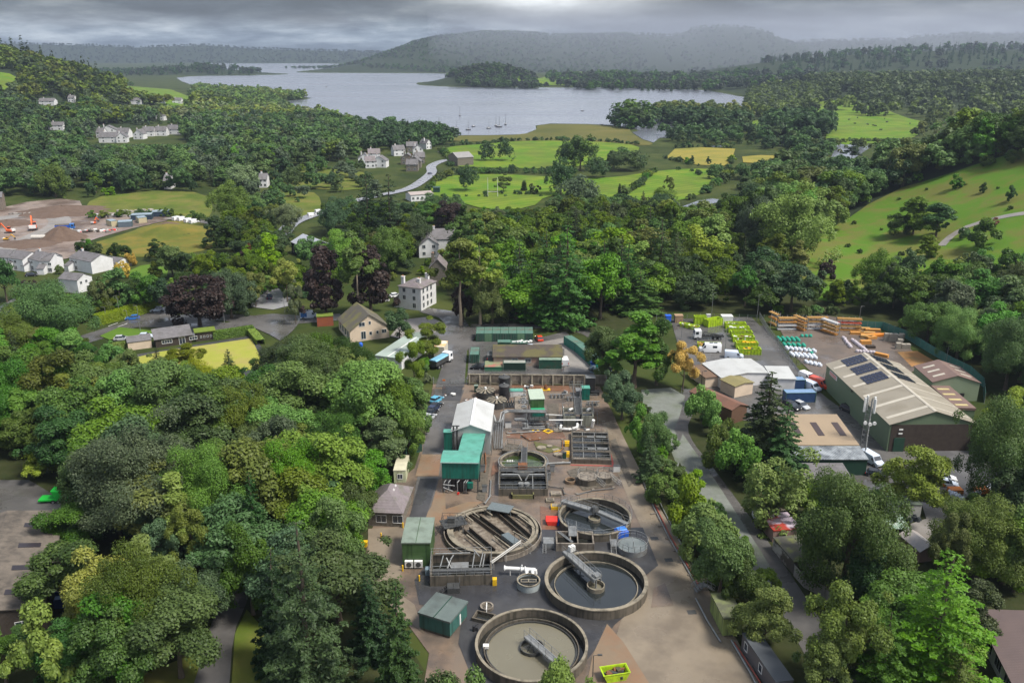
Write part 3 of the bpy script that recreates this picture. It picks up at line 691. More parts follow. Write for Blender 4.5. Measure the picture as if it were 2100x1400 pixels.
A(1592,945,1085,125,'spiky','light','fan shaped bright shrub in front of the corrugated roof shed');A(1725,945,1220,230,'broad','olive','huge olive green tree below the phone mast');A(1695,1015,1190,120,'broad','dark');A(1870,908,1050,130,'broad','light','bright rounded tree left of the parked white cars')
A(2045,800,1050,190,'broad','olive','large yellow flecked tree at the right edge beside the dark warehouse end');A(2080,940,1120,140,'broad','dark');A(2000,1010,1190,180,'broad','mid');A(2080,1020,1200,120,'broad','mid');A(1930,1030,1210,70,'airy','olive')
A(1715,1180,1420,160,'airy','olive','feathery olive tree at the bottom right');A(1900,1100,1420,270,'fir','mid','wide leafy layered conifer left of the brown roof');A(1800,1230,1440,160,'fir','fir');A(1990,1190,1330,130,'broad','dark');A(1950,1300,1470,140,'fir','mid')
A(1690,1290,1450,130,'broad','mid');A(1840,1180,1330,150,'broad','mid');A(1770,1080,1260,120,'broad','dark')
A(1635,490,570,62,'oval','yellow','golden topped tree at the foot of the hill pasture');A(1695,528,575,40,'bush','copper');A(1620,385,540,160,'broad','mid','massive round oak at the left edge of the hill pasture');A(1560,400,520,110,'broad','blue')
A(1790,505,620,90,'broad','olive');A(1855,500,620,70,'broad','dark');A(1895,432,492,60,'broad','mid');A(1872,388,482,76,'oval','mid','tall tree of the clump in the hill pasture');A(1918,402,488,84,'oval','dark');A(1843,432,486,62,'broad','dark');A(2020,450,506,74,'bush','dark','round dark bush below the grey hill path')
A(1960,360,390,34,'bush','mid');A(2015,375,396,18,'bush','dark');A(2075,383,414,26,'bush','dark');A(2035,447,462,22,'bush','rust')
A(1975,465,490,24,'bush','mid');A(1900,480,530,60,'broad','light');A(2060,640,800,130,'broad','mid');A(1960,620,740,120,'broad','light');A(1900,610,700,110,'broad','mid');A(2080,530,640,90,'broad','olive');A(1990,540,650,110,'broad','dark');A(1930,530,640,90,'airy','mid')
A(852,775,900,85,'broad','mid','tree leaning over the cars at the top left of the works road');A(838,820,945,80,'broad','light');A(790,850,965,120,'broad','blue');A(755,925,1020,110,'broad','mid');A(730,985,1090,100,'broad','dark')
A(590,688,800,110,'broad','dark');A(660,678,830,120,'broad','mid');A(715,720,850,90,'broad','olive');A(765,738,860,90,'broad','dark');A(800,745,850,60,'bush','light');A(560,720,790,70,'broad','mid');A(230,700,760,60,'bush','mid');A(250,740,830,90,'broad','olive')
A(475,365,462,80,'broad','mid','spreading willow beside the parked site vans');A(265,335,395,46,'broad','dark');A(115,330,405,70,'broad','olive');A(605,340,388,44,'broad','olive');A(640,330,388,42,'broad','mid');A(500,330,400,70,'broad','silver')
A(757,343,498,84,'fir','conifer','tall spire conifer left of the pair above the black clad house');A(802,328,508,96,'fir','conifer','taller broad spire conifer right of the pair above the black clad house');A(590,410,480,70,'broad','silver');A(690,400,480,80,'broad','blue')
A(548,450,535,60,'spruce','fir');A(516,495,560,14,'cypress','rust','narrow rusty brown cypress');A(500,505,562,22,'oval','copper');A(170,490,525,34,'broad','dark');A(245,495,535,44,'broad','dark');A(320,492,535,38,'broad','dark');A(268,515,545,26,'bush','gold');A(252,535,570,36,'bush','gold','glowing golden bush at the end of the white terrace')
A(250,550,640,80,'broad','mid');A(300,560,640,70,'broad','mid');A(345,565,640,60,'broad','blue');A(215,560,650,50,'airy','olive');A(62,570,605,34,'bush','copper');A(122,542,562,18,'bush','mid')
A(885,395,450,60,'broad','mid');A(850,445,520,70,'broad','dark');A(700,470,560,90,'broad','light');A(800,455,560,80,'broad','mid');A(640,480,560,60,'broad','mid')
A(960,335,392,44,'broad','dark','leafy tree on the near edge of the bright field');A(1000,287,330,38,'broad','dark');A(1037,285,330,36,'broad','dark');A(1032,358,395,38,'airy','olive','sparse half bare tree behind the rugby posts')
A(1150,320,400,60,'broad','dark');A(1185,355,425,90,'broad','silver','large grey green willow right of the rugby pitch');A(1190,270,350,76,'broad','dark','large dark tree pair in the shore field');A(1160,285,345,46,'broad','dark');A(1225,320,365,56,'broad','dark');A(1285,305,350,76,'broad','olive')
A(1075,368,392,14,'cypress','conifer');A(1095,375,398,26,'bush','dark');A(1270,375,405,9,'cypress','conifer');A(1318,388,430,26,'spruce','conifer');A(1360,378,440,66,'broad','mid');A(1372,360,400,24,'airy','olive')
A(1418,318,342,18,'oval','dark');A(1452,320,342,16,'oval','dark');A(1300,199,258,88,'broad','dark','round dark wooded islet clump in the bay');A(1272,212,259,56,'broad','dark');A(1328,212,258,56,'broad','dark');A(1305,215,262,70,'broad','olive');A(1290,235,264,50,'bush','dark');A(1325,238,263,40,'bush','dark');A(1262,238,259,26,'bush','dark');A(1745,298,335,40,'scots','conifer','layered cedar standing out against the river pool')
# --- woods
wl=dict(broad=7,oval=2,fir=1,spruce=1)
zone([(-120,850),(150,850),(400,850),(560,830),(640,800),(780,805),(835,820),(810,890),(750,950),(700,1010),(690,1100),(700,1200),(760,1420),(-200,1420)],8.8,wl,(9,18),cols=('dark','dark','mid','mid','blue','light','olive'),group='wood left of the treatment works')
zone([(-80,660),(170,690),(190,770),(60,850),(-80,850)],8.5,wl,(9,14),group='wood left of the treatment works')
zone([(1190,640),(1560,636),(1800,650),(2010,745),(2100,820),(2300,820),(2300,600),(2000,590),(1780,610),(1700,605),(1560,585),(1380,560),(1190,590)],9.0,dict(broad=7,oval=3,airy=1),(10,16),cols=('dark','dark','mid','light','blue'),group='wood behind the timber yard')
zone([(880,530),(1200,500),(1500,470),(1540,560),(1400,610),(1200,665),(1000,665),(960,655),(930,560)],9.5,dict(broad=6,oval=3,fir=2,spruce=1),(10,21),cols=('dark','mid','mid','light','light','olive','mid'),group='wood beyond the container yard')
zone([(960,440),(1100,435),(1250,420),(1400,440),(1520,430),(1560,420),(1560,500),(1200,520),(980,520)],11,dict(broad=7,oval=2,airy=1),(7,14),cols=('dark','mid','olive','light','mid','silver'),group='wood by the river bend')
zone([(620,440),(720,420),(880,430),(950,450),(960,545),(900,560),(820,600),(640,610),(560,570),(470,500),(520,450)],10,dict(broad=7,oval=2,spruce=1,airy=1),(9,15),cols=('dark','mid','mid','light','olive','blue'),group='trees around the white villa',prob=.8)
zone([(1480,440),(1580,375),(1700,340),(1820,320),(1900,315),(1980,330),(1900,350),(1820,380),(1780,400),(1700,450),(1660,520),(1580,560),(1490,520)],11,dict(broad=9,oval=1),(15,21),cols=('dark','mid','olive','light','mid','olive'),group='wood along the crest of the right hill')
zone([(1800,345),(1900,315),(2000,300),(2150,285),(2300,300),(2150,320),(2040,330),(1960,352),(1850,385)],10,dict(broad=9),(17,23),cols=('dark','mid','olive','light','mid'),group='wood along the crest of the right hill')
zone([(-60,760),(200,770),(240,800),(540,790),(560,830),(-60,850)],8,dict(broad=5,oval=1,airy=2,bush=2),(7,12),cols=('olive','mid','light','dark'),group='wood left of the treatment works')
zone([(1720,1000),(1780,1010),(1830,1180),(1960,1130),(1990,1230),(2010,1420),(1650,1420),(1620,1300),(1720,1240),(1640,1100),(1560,1000)],8,dict(broad=5,fir=1,airy=1,bush=2),(6,11),group='trees around the lower right sheds',prob=.7)
zone([(2060,870),(2300,850),(2300,1230),(2000,1210),(1990,1060),(2080,1000)],8.5,dict(broad=7,oval=1),(9,14),group='trees around the lower right sheds')
zone([(1290,850),(1330,850),(1390,960),(1440,1040),(1560,1170),(1600,1260),(1560,1280),(1470,1200),(1380,1060),(1330,960)],4.2,dict(bush=5,spiky=2),(9,14),cols=('light','mid','mid','dark'),group='thicket between the service road and the track')
zone([(1430,850),(1470,860),(1560,980),(1570,1050),(1520,1010),(1450,920)],5,dict(bush=4,spiky=1),(8,12),cols=('light','mid','light','dark'),group='thicket beside the corrugated shed')
zone([(-150,230),(150,215),(420,225),(640,245),(740,285),(735,330),(560,348),(530,372),(440,385),(260,392),(110,402),(-150,410)],13.5,dict(broad=10,oval=2,airy=1,spruce=1),(11,17),cols=('dark','mid','mid','light','light','olive','olive','blue','silver'),group='valley woodland on the left')
zone([(730,262),(800,268),(900,276),(935,290),(900,305),(760,315),(735,300)],12,dict(broad=9,spruce=1),(9,15),cols=('dark','dark','mid','blue'),group='woodland at the lake shore')
zone([(-200,222),(40,212),(200,218),(260,196),(380,228),(560,228),(640,245),(400,236),(150,226),(-200,240)],15,dict(broad=9,spruce=1),(11,16),cols=('dark','dark','mid','blue'),group='valley woodland on the left')
def row(px,sp,hr,cols,group,kinds=('bush',)):
    "a hedgerow of separate bushes along a pixel line"
    q=random.Random(len(TREES));W=[G(*p)for p in px]
    for a,b in zip(W[:-1],W[1:]):
        n=max(1,int((b-a).length/sp))
        for i in range(n):
            c=a+(b-a)*(i+q.random()*.6)/n;X,Y=c.x+q.uniform(-1,1),c.y+q.uniform(-1,1);h=q.uniform(*hr);k=q.choice(kinds)
            TREES.append(dict(kind=k,p=Vector((X,Y,Hs(X,Y))),h=h*(1 if k=='bush' else 2),r=h*q.uniform(.6,.9),col=q.choice(cols),label=None,group=group,man=False,mass=None))
for l_ in([(905,309),(918,322),(925,343)],[(930,299),(1000,295),(1040,290),(1140,288),(1240,291),(1310,298)],[(1366,326),(1430,341),(1494,343),(1502,330)],[(1384,304),(1440,301),(1508,304)],[(872,399),(905,363),(1000,355)],[(1505,352),(1440,400),(1400,413)],[(1690,300),(1700,290),(1860,290)],[(560,396),(640,391)],[(548,361),(600,351),(740,345)],[(170,446),(200,448),(330,442),(425,454)],[(170,506),(205,522),(290,531),(400,521)],[(1340,352),(1300,390),(1260,408)],[(480,560),(500,600)],[(505,632),(600,636)]):
    row(l_,5.5,(2,4.5),('dark','mid','olive'),'hedgerow bushes between the fields')
row([(180,405),(260,397),(330,389),(420,395)],8,(4,7),('dark','mid'),'hedgerow bushes between the fields',('bush','broad'))
zone([(1720,470),(1850,400),(2060,340),(2180,320),(2300,520),(1950,560),(1750,560)],16,dict(bush=1),(3,9),cols=('dark','olive','mid'),group='scattered bushes of the hill pasture',prob=.5)
zone([(1700,400),(1780,362),(1880,333),(1990,312),(2150,292),(2300,310),(2150,330),(2000,345),(1880,372),(1780,412),(1720,455),(1690,470)],8,dict(broad=4,bush=3),(12,18),cols=('dark','mid','olive','light'),group='wood along the crest of the right hill')
W0=len(TREES)
def wzone(poly,sp,mixk,hr,cols,mass,prob=1.0):
    "woods given directly in metres"
    q=random.Random(len(TREES));ks=[k for k,n in mixk.items()for _ in range(n)]
    x0,x1=min(p[0]for p in poly),max(p[0]for p in poly);y0,y1=min(p[1]for p in poly),max(p[1]for p in poly)
    for i in range(int((x1-x0)*(y1-y0)/sp/sp)):
        X=q.uniform(x0,x1);Y=q.uniform(y0,y1)
        if q.random()>prob or not inpoly(X,Y,poly)or any(inpoly(X,Y,e)for e in EXCL):continue
        k=q.choice(ks);h=q.uniform(*hr);r=(.2 if k=='spruce' else.5)*h
        TREES.append(dict(kind=k,p=Vector((X,Y,Hs(X,Y))),h=h*(1.25 if k=='spruce' else 1),r=r,col='conifer' if k=='spruce' else q.choice(cols),label=None,group=None,man=False,mass=mass))
zone([(400,180),(450,186),(548,192),(600,198.5),(632,202),(615,205),(572,210),(560,214),(480,214),(400,205)],13,dict(broad=6,spruce=1),(10,15),cols=('dark','mid','olive'),mass='lake_shore_woods')
zone([(560,216),(600,231),(640,241),(720,258),(740,275),(640,250),(540,232)],11,dict(broad=6),(9,14),cols=('dark','mid','olive','blue'),mass='lake_shore_woods')
zone([(925,159),(960,160),(1035,164),(1062,176),(1036,177.5),(990,172.5),(948,168.5),(955,163)],14,dict(broad=6),(10,16),cols=('hazed','dark'),mass='peninsula_woods')
zone([(1535,188),(1620,178),(1720,178),(1710,200),(1670,214),(1650,230),(1600,246),(1560,244),(1530,225)],15,dict(broad=6,spruce=1),(10,16),cols=('dark','dark','blue','mid'),mass='woods_beyond_the_meadow')
zone([(700,136),(760,141),(850,147),(925,151),(930,157),(1000,150),(960,142),(850,138),(760,134)],30,dict(broad=6),(10,15),cols=('hazed','dark'),mass='lake_hill_woods')
zone([(1905,255),(1860,285),(1800,292),(1700,290),(1640,300),(1700,330),(1800,300),(1900,280),(1990,262),(1990,240),(1900,236)],14,dict(broad=4,bush=2),(8,13),cols=('dark','olive','mid'),mass='woods_beyond_the_meadow',prob=.6)
excl([(252,196),(250,176),(350,182),(396,200),(396,218),(330,214)]);excl([(-20,146),(20,152),(48,166),(36,184),(24,202),(-20,204)])
wzone([(-1500,900),(-440,900),(-400,1200),(-430,1400),(-560,1500),(-760,1700),(-1000,2100),(-1500,2100)],15.5,dict(broad=6,spruce=1),(12,18),('dark','mid','mid','olive','light','blue'),'wooded_hillside')
wzone([(-1200,1180),(-720,1230),(-640,1420),(-800,1600),(-1200,1500)],30,dict(spruce=1),(20,30),('dark',),'wooded_hillside')
wzone([(-445,1080),(-330,1080),(-240,1040),(-200,1090),(-300,1200),(-350,1330),(-480,1400)],13,dict(broad=6,spruce=1),(9,14),('dark','dark','mid','olive'),'lake_shore_woods')
wzone([(-1000,1760),(-700,1640),(-520,1500),(-430,1500),(-480,1600),(-620,1720),(-760,1900),(-1000,2300)],16,dict(broad=5,spruce=1),(11,16),('dark','dark','mid'),'lake_shore_woods')
wzone([(-1900,3000),(-950,3250),(-980,3600),(-1900,3700)],30,dict(broad=2,spruce=1),(14,22),('hazed','conifer'),'headland_woods')
zone([(1340,246),(1360,236),(1440,240),(1530,248),(1530,272),(1450,276),(1380,262)],14,dict(broad=5),(15,22),cols=('dark','dark','olive'),group='dark lakeside clump',mass=None)
zone([(1565,268),(1620,255),(1705,268),(1708,284),(1640,286),(1570,280)],13,dict(broad=5),(16,22),cols=('dark','dark','mid'),group='dark lakeside clump',mass=None)
zone([(1350,276),(1530,274),(1700,290),(1712,308),(1690,330),(1660,318),(1620,312),(1520,300),(1390,296)],12,dict(bush=3,broad=2),(9,14),cols=('olive','mid','dark'),group='riverside scrub')
zone([(1240,318),(1366,324),(1360,345),(1500,344),(1560,352),(1620,340),(1690,336),(1580,380),(1500,380),(1380,346),(1250,350)],12,dict(bush=3,broad=1),(8,12),cols=('olive','mid','dark'),group='riverside scrub',prob=.7)
zone([(925,345),(1080,346),(1180,348),(1180,357),(1080,358),(920,356)],6,dict(bush=1),(9,12),cols=('dark','mid'),group='hedge bushes between the fields')
zone([(900,402),(1080,397),(1240,404),(1240,412),(1080,402),(900,408)],5,dict(bush=1),(6,9),cols=('dark','mid'),group='hedge bushes between the fields',prob=.8)
wzone([(150,1950),(480,1850),(560,1800),(1500,1900),(1500,2500),(100,2350)],22,dict(broad=6,spruce=1),(13,20),('hazed','hazed','dark'),'far_shore_woods')
wzone([(-130,2150),(10,2020),(60,2060),(60,2350),(-20,2560),(-190,2560)],17,dict(broad=6),(12,18),('hazed','dark'),'peninsula_woods')
wzone([(10,1980),(150,1960),(200,1990),(150,2030),(20,2060)],32,dict(broad=6),(10,15),('hazed','dark'),'peninsula_woods')
wzone([(100,2650),(650,2400),(900,2500),(600,2900),(100,2900)],34,dict(broad=6,spruce=2),(16,26),('hazed','dark'),'far_shore_woods')
wzone([(520,1450),(700,1300),(1050,1250),(1600,1300),(1900,1950),(620,1900)],19,dict(broad=5,spruce=2),(13,22),('dark','dark','blue'),'woods_beyond_the_meadow')
wzone([(380,1200),(560,1050),(800,1100),(1300,1100),(1400,1400),(700,1420),(450,1420)],33,dict(broad=5),(11,18),('dark','mid','blue'),'woods_beyond_the_meadow')
wzone([(440,900),(560,820),(760,900),(900,1100),(600,1020)],30,dict(broad=5),(9,14),('dark','mid','blue'),'woods_beyond_the_meadow',.6)
wzone([(800,2600),(2600,2500),(2600,3300),(900,3300)],36,dict(spruce=3,broad=1),(16,26),('hazed','dark'),'hazy_ridge_woods')
wzone([(-1200,4600),(-600,4300),(0,3550),(600,3600),(700,5400),(-900,5400)],38,dict(broad=1),(9,13),('hazed','dark'),'lake_hill_woods')
wzone([(700,3500),(3200,3600),(3200,5400),(700,5400)],58,dict(broad=1),(10,15),('hazed','dark'),'lake_hill_woods')
wzone([(-5200,6700),(-900,6900),(-900,8400),(-5200,8400)],75,dict(broad=1),(14,20),('hazed',),'far_ridge_woods')
PROTECT+=[(185,380,255,298),(80,115,200,219),(130,155,200,212),(240,385,195,218),(100,130,255,270),(315,345,235,250),(735,905,300,355),(905,1040,290,345),(1060,1130,290,345),(740,900,355,415),(930,980,315,342),(880,1500,348,400),(990,1110,400,428),(1400,1462,405,424),(1366,1508,306,338),(1690,1900,240,285),(1700,1780,297,325),
 (595,660,480,540),(848,930,485,530),(812,905,560,640),(695,800,625,702),(765,850,690,728),(870,930,700,770),(888,905,780,980),(430,540,695,752),(200,640,628,700),(0,245,510,590),(140,195,560,605),(0,70,610,670),(0,470,405,520),(510,590,590,632),(250,345,540,575),(585,700,400,470),(532,550,360,385),
 (808,846,935,990),(755,848,1000,1090),(826,888,1070,1240),(0,135,1045,1280),(0,120,975,1030),(460,515,1200,1400),(855,960,1210,1320),(1300,1335,860,1000),(1335,1480,1000,1250),(1452,1530,1210,1310),(1520,1630,1295,1400),(1540,1630,1030,1110),(1580,1700,1090,1230),(1395,1560,830,1100),(1612,1800,850,980),(1690,2020,730,915),(1800,1960,900,990),(1900,2040,960,1025),(1820,1890,1030,1070),(1820,1860,1070,1110),(2000,2100,1240,1400),(1470,1700,730,850),(1900,1960,1050,1100),(1680,1760,528,575),(1500,2100,400,480)]
zone([(140,560),(240,580),(420,560),(520,520),(640,560),(700,620),(560,610),(500,650),(330,632),(200,660),(140,640)],6.3,dict(broad=4,bush=4,airy=1),(6,11),cols=('mid','light','olive','dark','blue','mid'),group='garden trees of the village',prob=.95)
zone([(60,600),(140,600),(200,660),(120,690),(60,680)],7,dict(broad=3,bush=3),(6,10),cols=('mid','light','dark'),group='garden trees of the village')
zone([(330,395),(560,345),(740,345),(900,420),(900,450),(560,470),(450,400)],14,dict(broad=4,bush=3),(7,12),cols=('mid','olive','dark','silver'),group='trees by the rough pasture',prob=.6)
zone([(330,510),(470,505),(600,470),(620,500),(560,560),(500,545),(400,545)],8,dict(broad=4,bush=2,spruce=1),(8,13),cols=('mid','light','olive','dark','blue'),group='garden trees of the village')
zone([(780,590),(830,560),(930,545),(960,600),(920,650),(905,560)],7,dict(broad=3,bush=3),(6,10),cols=('mid','light','dark'),group='trees around the white villa',prob=.7)
zone([(620,650),(700,630),(800,640),(830,660),(870,700),(850,700),(800,690),(700,690)],6,dict(bush=4),(6,10),cols=('mid','light','dark'),group='trees around the white villa',prob=.35)
zone([(845,700),(885,700),(880,790),(845,800)],4.5,dict(bush=3,airy=1),(9,14),cols=('olive','mid','silver'),group='scrub beside the entrance track')
zone([(1380,650),(1550,640),(1800,645),(2000,740),(2060,800),(2040,780),(1900,700),(1780,656),(1560,652),(1380,662)],6,dict(bush=3,broad=1),(9,13),cols=('dark','mid'),group='wood behind the timber yard')
# ============================================================ SHARED BUILDING HELPERS
ZO={'1':(860,640,5.25),'2':(860,850,4.773),'3':(740,950,5),'4':(1000,1000,5),'5':(840,1180,4.2),'6':(1340,620,5.25),'7':(1650,620,4.375),'8':(1400,820,4.565),
      'A':(1300,1020,3.685),'B':(1700,850,4.6675),'C':(1700,1100,4.6675),'D':(0,900,2.8),'E':(650,540,5.833),'F':(180,560,4.2),'G':(0,480,6.363),'H':(0,380,4.375),
      'L':(0,350,3.5),'M':(500,350,3.5),'N':(1000,350,3.5),'O':(1500,350,3.5),'T':(0,0,3),'U':(700,0,3),'W':(1400,0,3)}
def Q(c,u,v,z=0.0):x,y,s=ZO[c];return P(x+u/s,y+v/s,z)
def q(c,u,v):x,y,s=ZO[c];return(x+u/s,y+v/s)
def azi(a,b):return math.atan2(b.y-a.y,b.x-a.x)
concrete=mat('concrete',(0.234,0.203,0.164),(0.172,0.148,0.121),0.5,0.75,bump=0.3,detail=8,stain=(0.078,0.066,0.051),sscale=0.5,samt=0.7,streak=(0.070,0.058,0.047))
coping=mat('concrete_coping',(0.27,0.235,0.175),(0.17,0.15,0.115),0.9,0.8,bump=0.3,detail=9,stain=(0.075,0.068,0.05),sscale=0.6,samt=.8)
dirtyc=mat('stained_concrete',(0.13,0.11,0.085),(0.075,0.065,0.05),0.7,0.7,bump=0.3,detail=8,streak=(0.03,0.028,0.02))
galv=mat('galvanised_steel',(0.27,0.28,0.285),(0.18,0.19,0.19),2.0,0.5,metal=0.3,stain=(0.16,0.15,0.13),sscale=0.8)
dsteel=mat('dark_steel',(0.055,0.058,0.06),(0.10,0.10,0.095),1.5,0.5,metal=0.4)
rust=mat('rusty_steel',(0.22,0.085,0.03),(0.12,0.055,0.03),2.0,0.8)
wpaint=mat('white_paint',(0.70,0.70,0.68),(0.58,0.58,0.56),1.0,0.5)
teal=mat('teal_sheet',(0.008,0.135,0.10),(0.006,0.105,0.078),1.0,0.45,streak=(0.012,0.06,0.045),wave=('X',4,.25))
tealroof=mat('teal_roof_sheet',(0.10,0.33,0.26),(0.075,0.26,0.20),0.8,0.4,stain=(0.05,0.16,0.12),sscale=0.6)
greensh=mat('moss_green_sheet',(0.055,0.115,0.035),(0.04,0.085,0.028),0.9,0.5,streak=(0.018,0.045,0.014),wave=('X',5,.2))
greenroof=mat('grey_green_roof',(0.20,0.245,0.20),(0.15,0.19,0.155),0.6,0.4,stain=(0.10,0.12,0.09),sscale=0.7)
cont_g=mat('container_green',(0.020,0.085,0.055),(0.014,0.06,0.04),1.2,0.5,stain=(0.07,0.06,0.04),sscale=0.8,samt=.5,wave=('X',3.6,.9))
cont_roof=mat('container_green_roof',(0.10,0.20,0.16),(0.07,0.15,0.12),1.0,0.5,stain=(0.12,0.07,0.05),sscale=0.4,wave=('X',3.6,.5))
lightgrey=mat('light_grey_sheet',(0.442,0.451,0.442),(0.391,0.399,0.391),0.3,0.4,wave=('X',3,.15),stain=(0.340,0.340,0.323),sscale=0.3)
black=mat('black_plastic',(0.018,0.018,0.02),(0.03,0.03,0.032),1,0.4)
rubber=mat('tyre_rubber',(0.015,0.015,0.016),None,3,0.85)
glass=mat('window_glass',(0.02,0.028,0.04),(0.035,0.045,0.06),0.8,0.12,spec=0.8)
yellow=mat('safety_yellow',(0.68,0.42,0.012),(0.58,0.35,0.012),2,0.5)
red=mat('bright_red',(0.62,0.035,0.02),(0.52,0.03,0.02),2,0.45)
blue=mat('bright_blue',(0.02,0.12,0.60),(0.02,0.09,0.45),2,0.5)
slate=mat('roof_slate',(0.105,0.10,0.105),(0.16,0.15,0.155),1.2,0.7,bump=0.3,wave=('Z',3.2,.5),stain=(0.07,0.07,0.06),sscale=.5)
purpleslate=mat('purple_slate',(0.14,0.12,0.125),(0.20,0.17,0.175),1.2,0.6,bump=0.3,wave=('Z',3.2,.5),stain=(0.09,0.10,0.055),sscale=.4)
stone=mat('rubble_stone',(0.12,0.105,0.08),(0.19,0.17,0.14),2.5,0.9,bump=1.0,contrast=.12)
render_w=mat('white_render',(0.66,0.66,0.665),(0.58,0.58,0.585),0.6,0.8,stain=(0.44,0.44,0.42),sscale=0.5,samt=.35)
cream=mat('cream_render',(0.62,0.50,0.38),(0.56,0.45,0.34),0.5,0.8,stain=(0.42,0.35,0.27),sscale=0.4,samt=.3)
creamcab=mat('cream_cabin_sheet',(0.52,0.55,0.36),(0.45,0.48,0.31),1,0.5,wave=('X',5,.5),streak=(.25,.26,.16))
dkgreen=mat('dark_green_paint',(0.012,0.045,0.03),(0.02,0.06,0.04),1,0.5)
wood=mat('pale_timber',(0.50,0.30,0.10),(0.36,0.20,0.06),3,0.8,wave=('Z',12,.5))
darkwood=mat('dark_timber',(0.035,0.028,0.022),(0.06,0.045,0.035),2,0.8,wave=('X',7,.5))
brownwood=mat('brown_boarding',(0.14,0.075,0.045),(0.10,0.055,0.034),1.5,0.8,wave=('X',6,.5))
mossroof=mat('mossy_felt_roof',(0.09,0.085,0.07),(0.06,0.06,0.05),0.8,0.85,bump=.4,stain=(0.13,0.15,0.04),sscale=.5,samt=.8)
darkwater=mat('tank_water',(0.012,0.015,0.016),(0.02,0.024,0.024),0.3,0.05,spec=1.0)
greenwater=mat('algae_water',(0.022,0.032,0.012),(0.05,0.08,0.02),0.5,0.12,spec=.8,contrast=.12)
blackw=mat('dark_sump_water',(0.010,0.011,0.010),(0.03,0.03,0.025),0.8,0.12,spec=.6)
sludge=mat('brown_sludge',(0.156,0.144,0.101),(0.133,0.121,0.086),0.12,0.25,spec=.6)
froth=mat('brown_froth',(0.156,0.129,0.098),(0.094,0.074,0.055),0.9,0.45,detail=9,bump=.5,contrast=.10,stain=(0.250,0.218,0.172),sscale=1.3,samt=.8)
def root(name,loc,label,cat,group=None,rz=0):return empty(name,loc,rz,label,cat,group)
def REL(mb,o):mb.v=[(x-o.location.x,y-o.location.y,z-o.location.z)for x,y,z in mb.v];return mb
def window(par,face,u,z,w,h,L,D,fm=None,gm=None,name='window',nb=1,d=.05):
    """a framed window standing 5 cm proud of a wall of the L x D building par"""
    mb=MB();fm=fm or wpaint;gm=gm or glass
    def B(u0,u1,z0,z1,t0,t1,m):
        if face=='f':mb.box(u0,u1,-t1,-t0,z0,z1,m)
        elif face=='b':mb.box(u0,u1,D+t0,D+t1,z0,z1,m)
        elif face=='r':mb.box(L+t0,L+t1,u0,u1,z0,z1,m)
        else:mb.box(-t1,-t0,u0,u1,z0,z1,m)
    B(u-w/2,u+w/2,z,z+h,0.003,d*.6,1)
    t=min(.09,w*.12)
    B(u-w/2-t,u-w/2,z-t,z+h+t,0.002,d,0);B(u+w/2,u+w/2+t,z-t,z+h+t,0.002,d,0);B(u-w/2,u+w/2,z+h,z+h+t,0.002,d,0);B(u-w/2,u+w/2,z-t,z,0.002,d*1.6,0)
    for i in range(1,nb+1):x=u-w/2+w*i/(nb+1);B(x-.03,x+.03,z,z+h,d*.6,d*.8,0)
    return mb.build(name,[fm,gm],par)
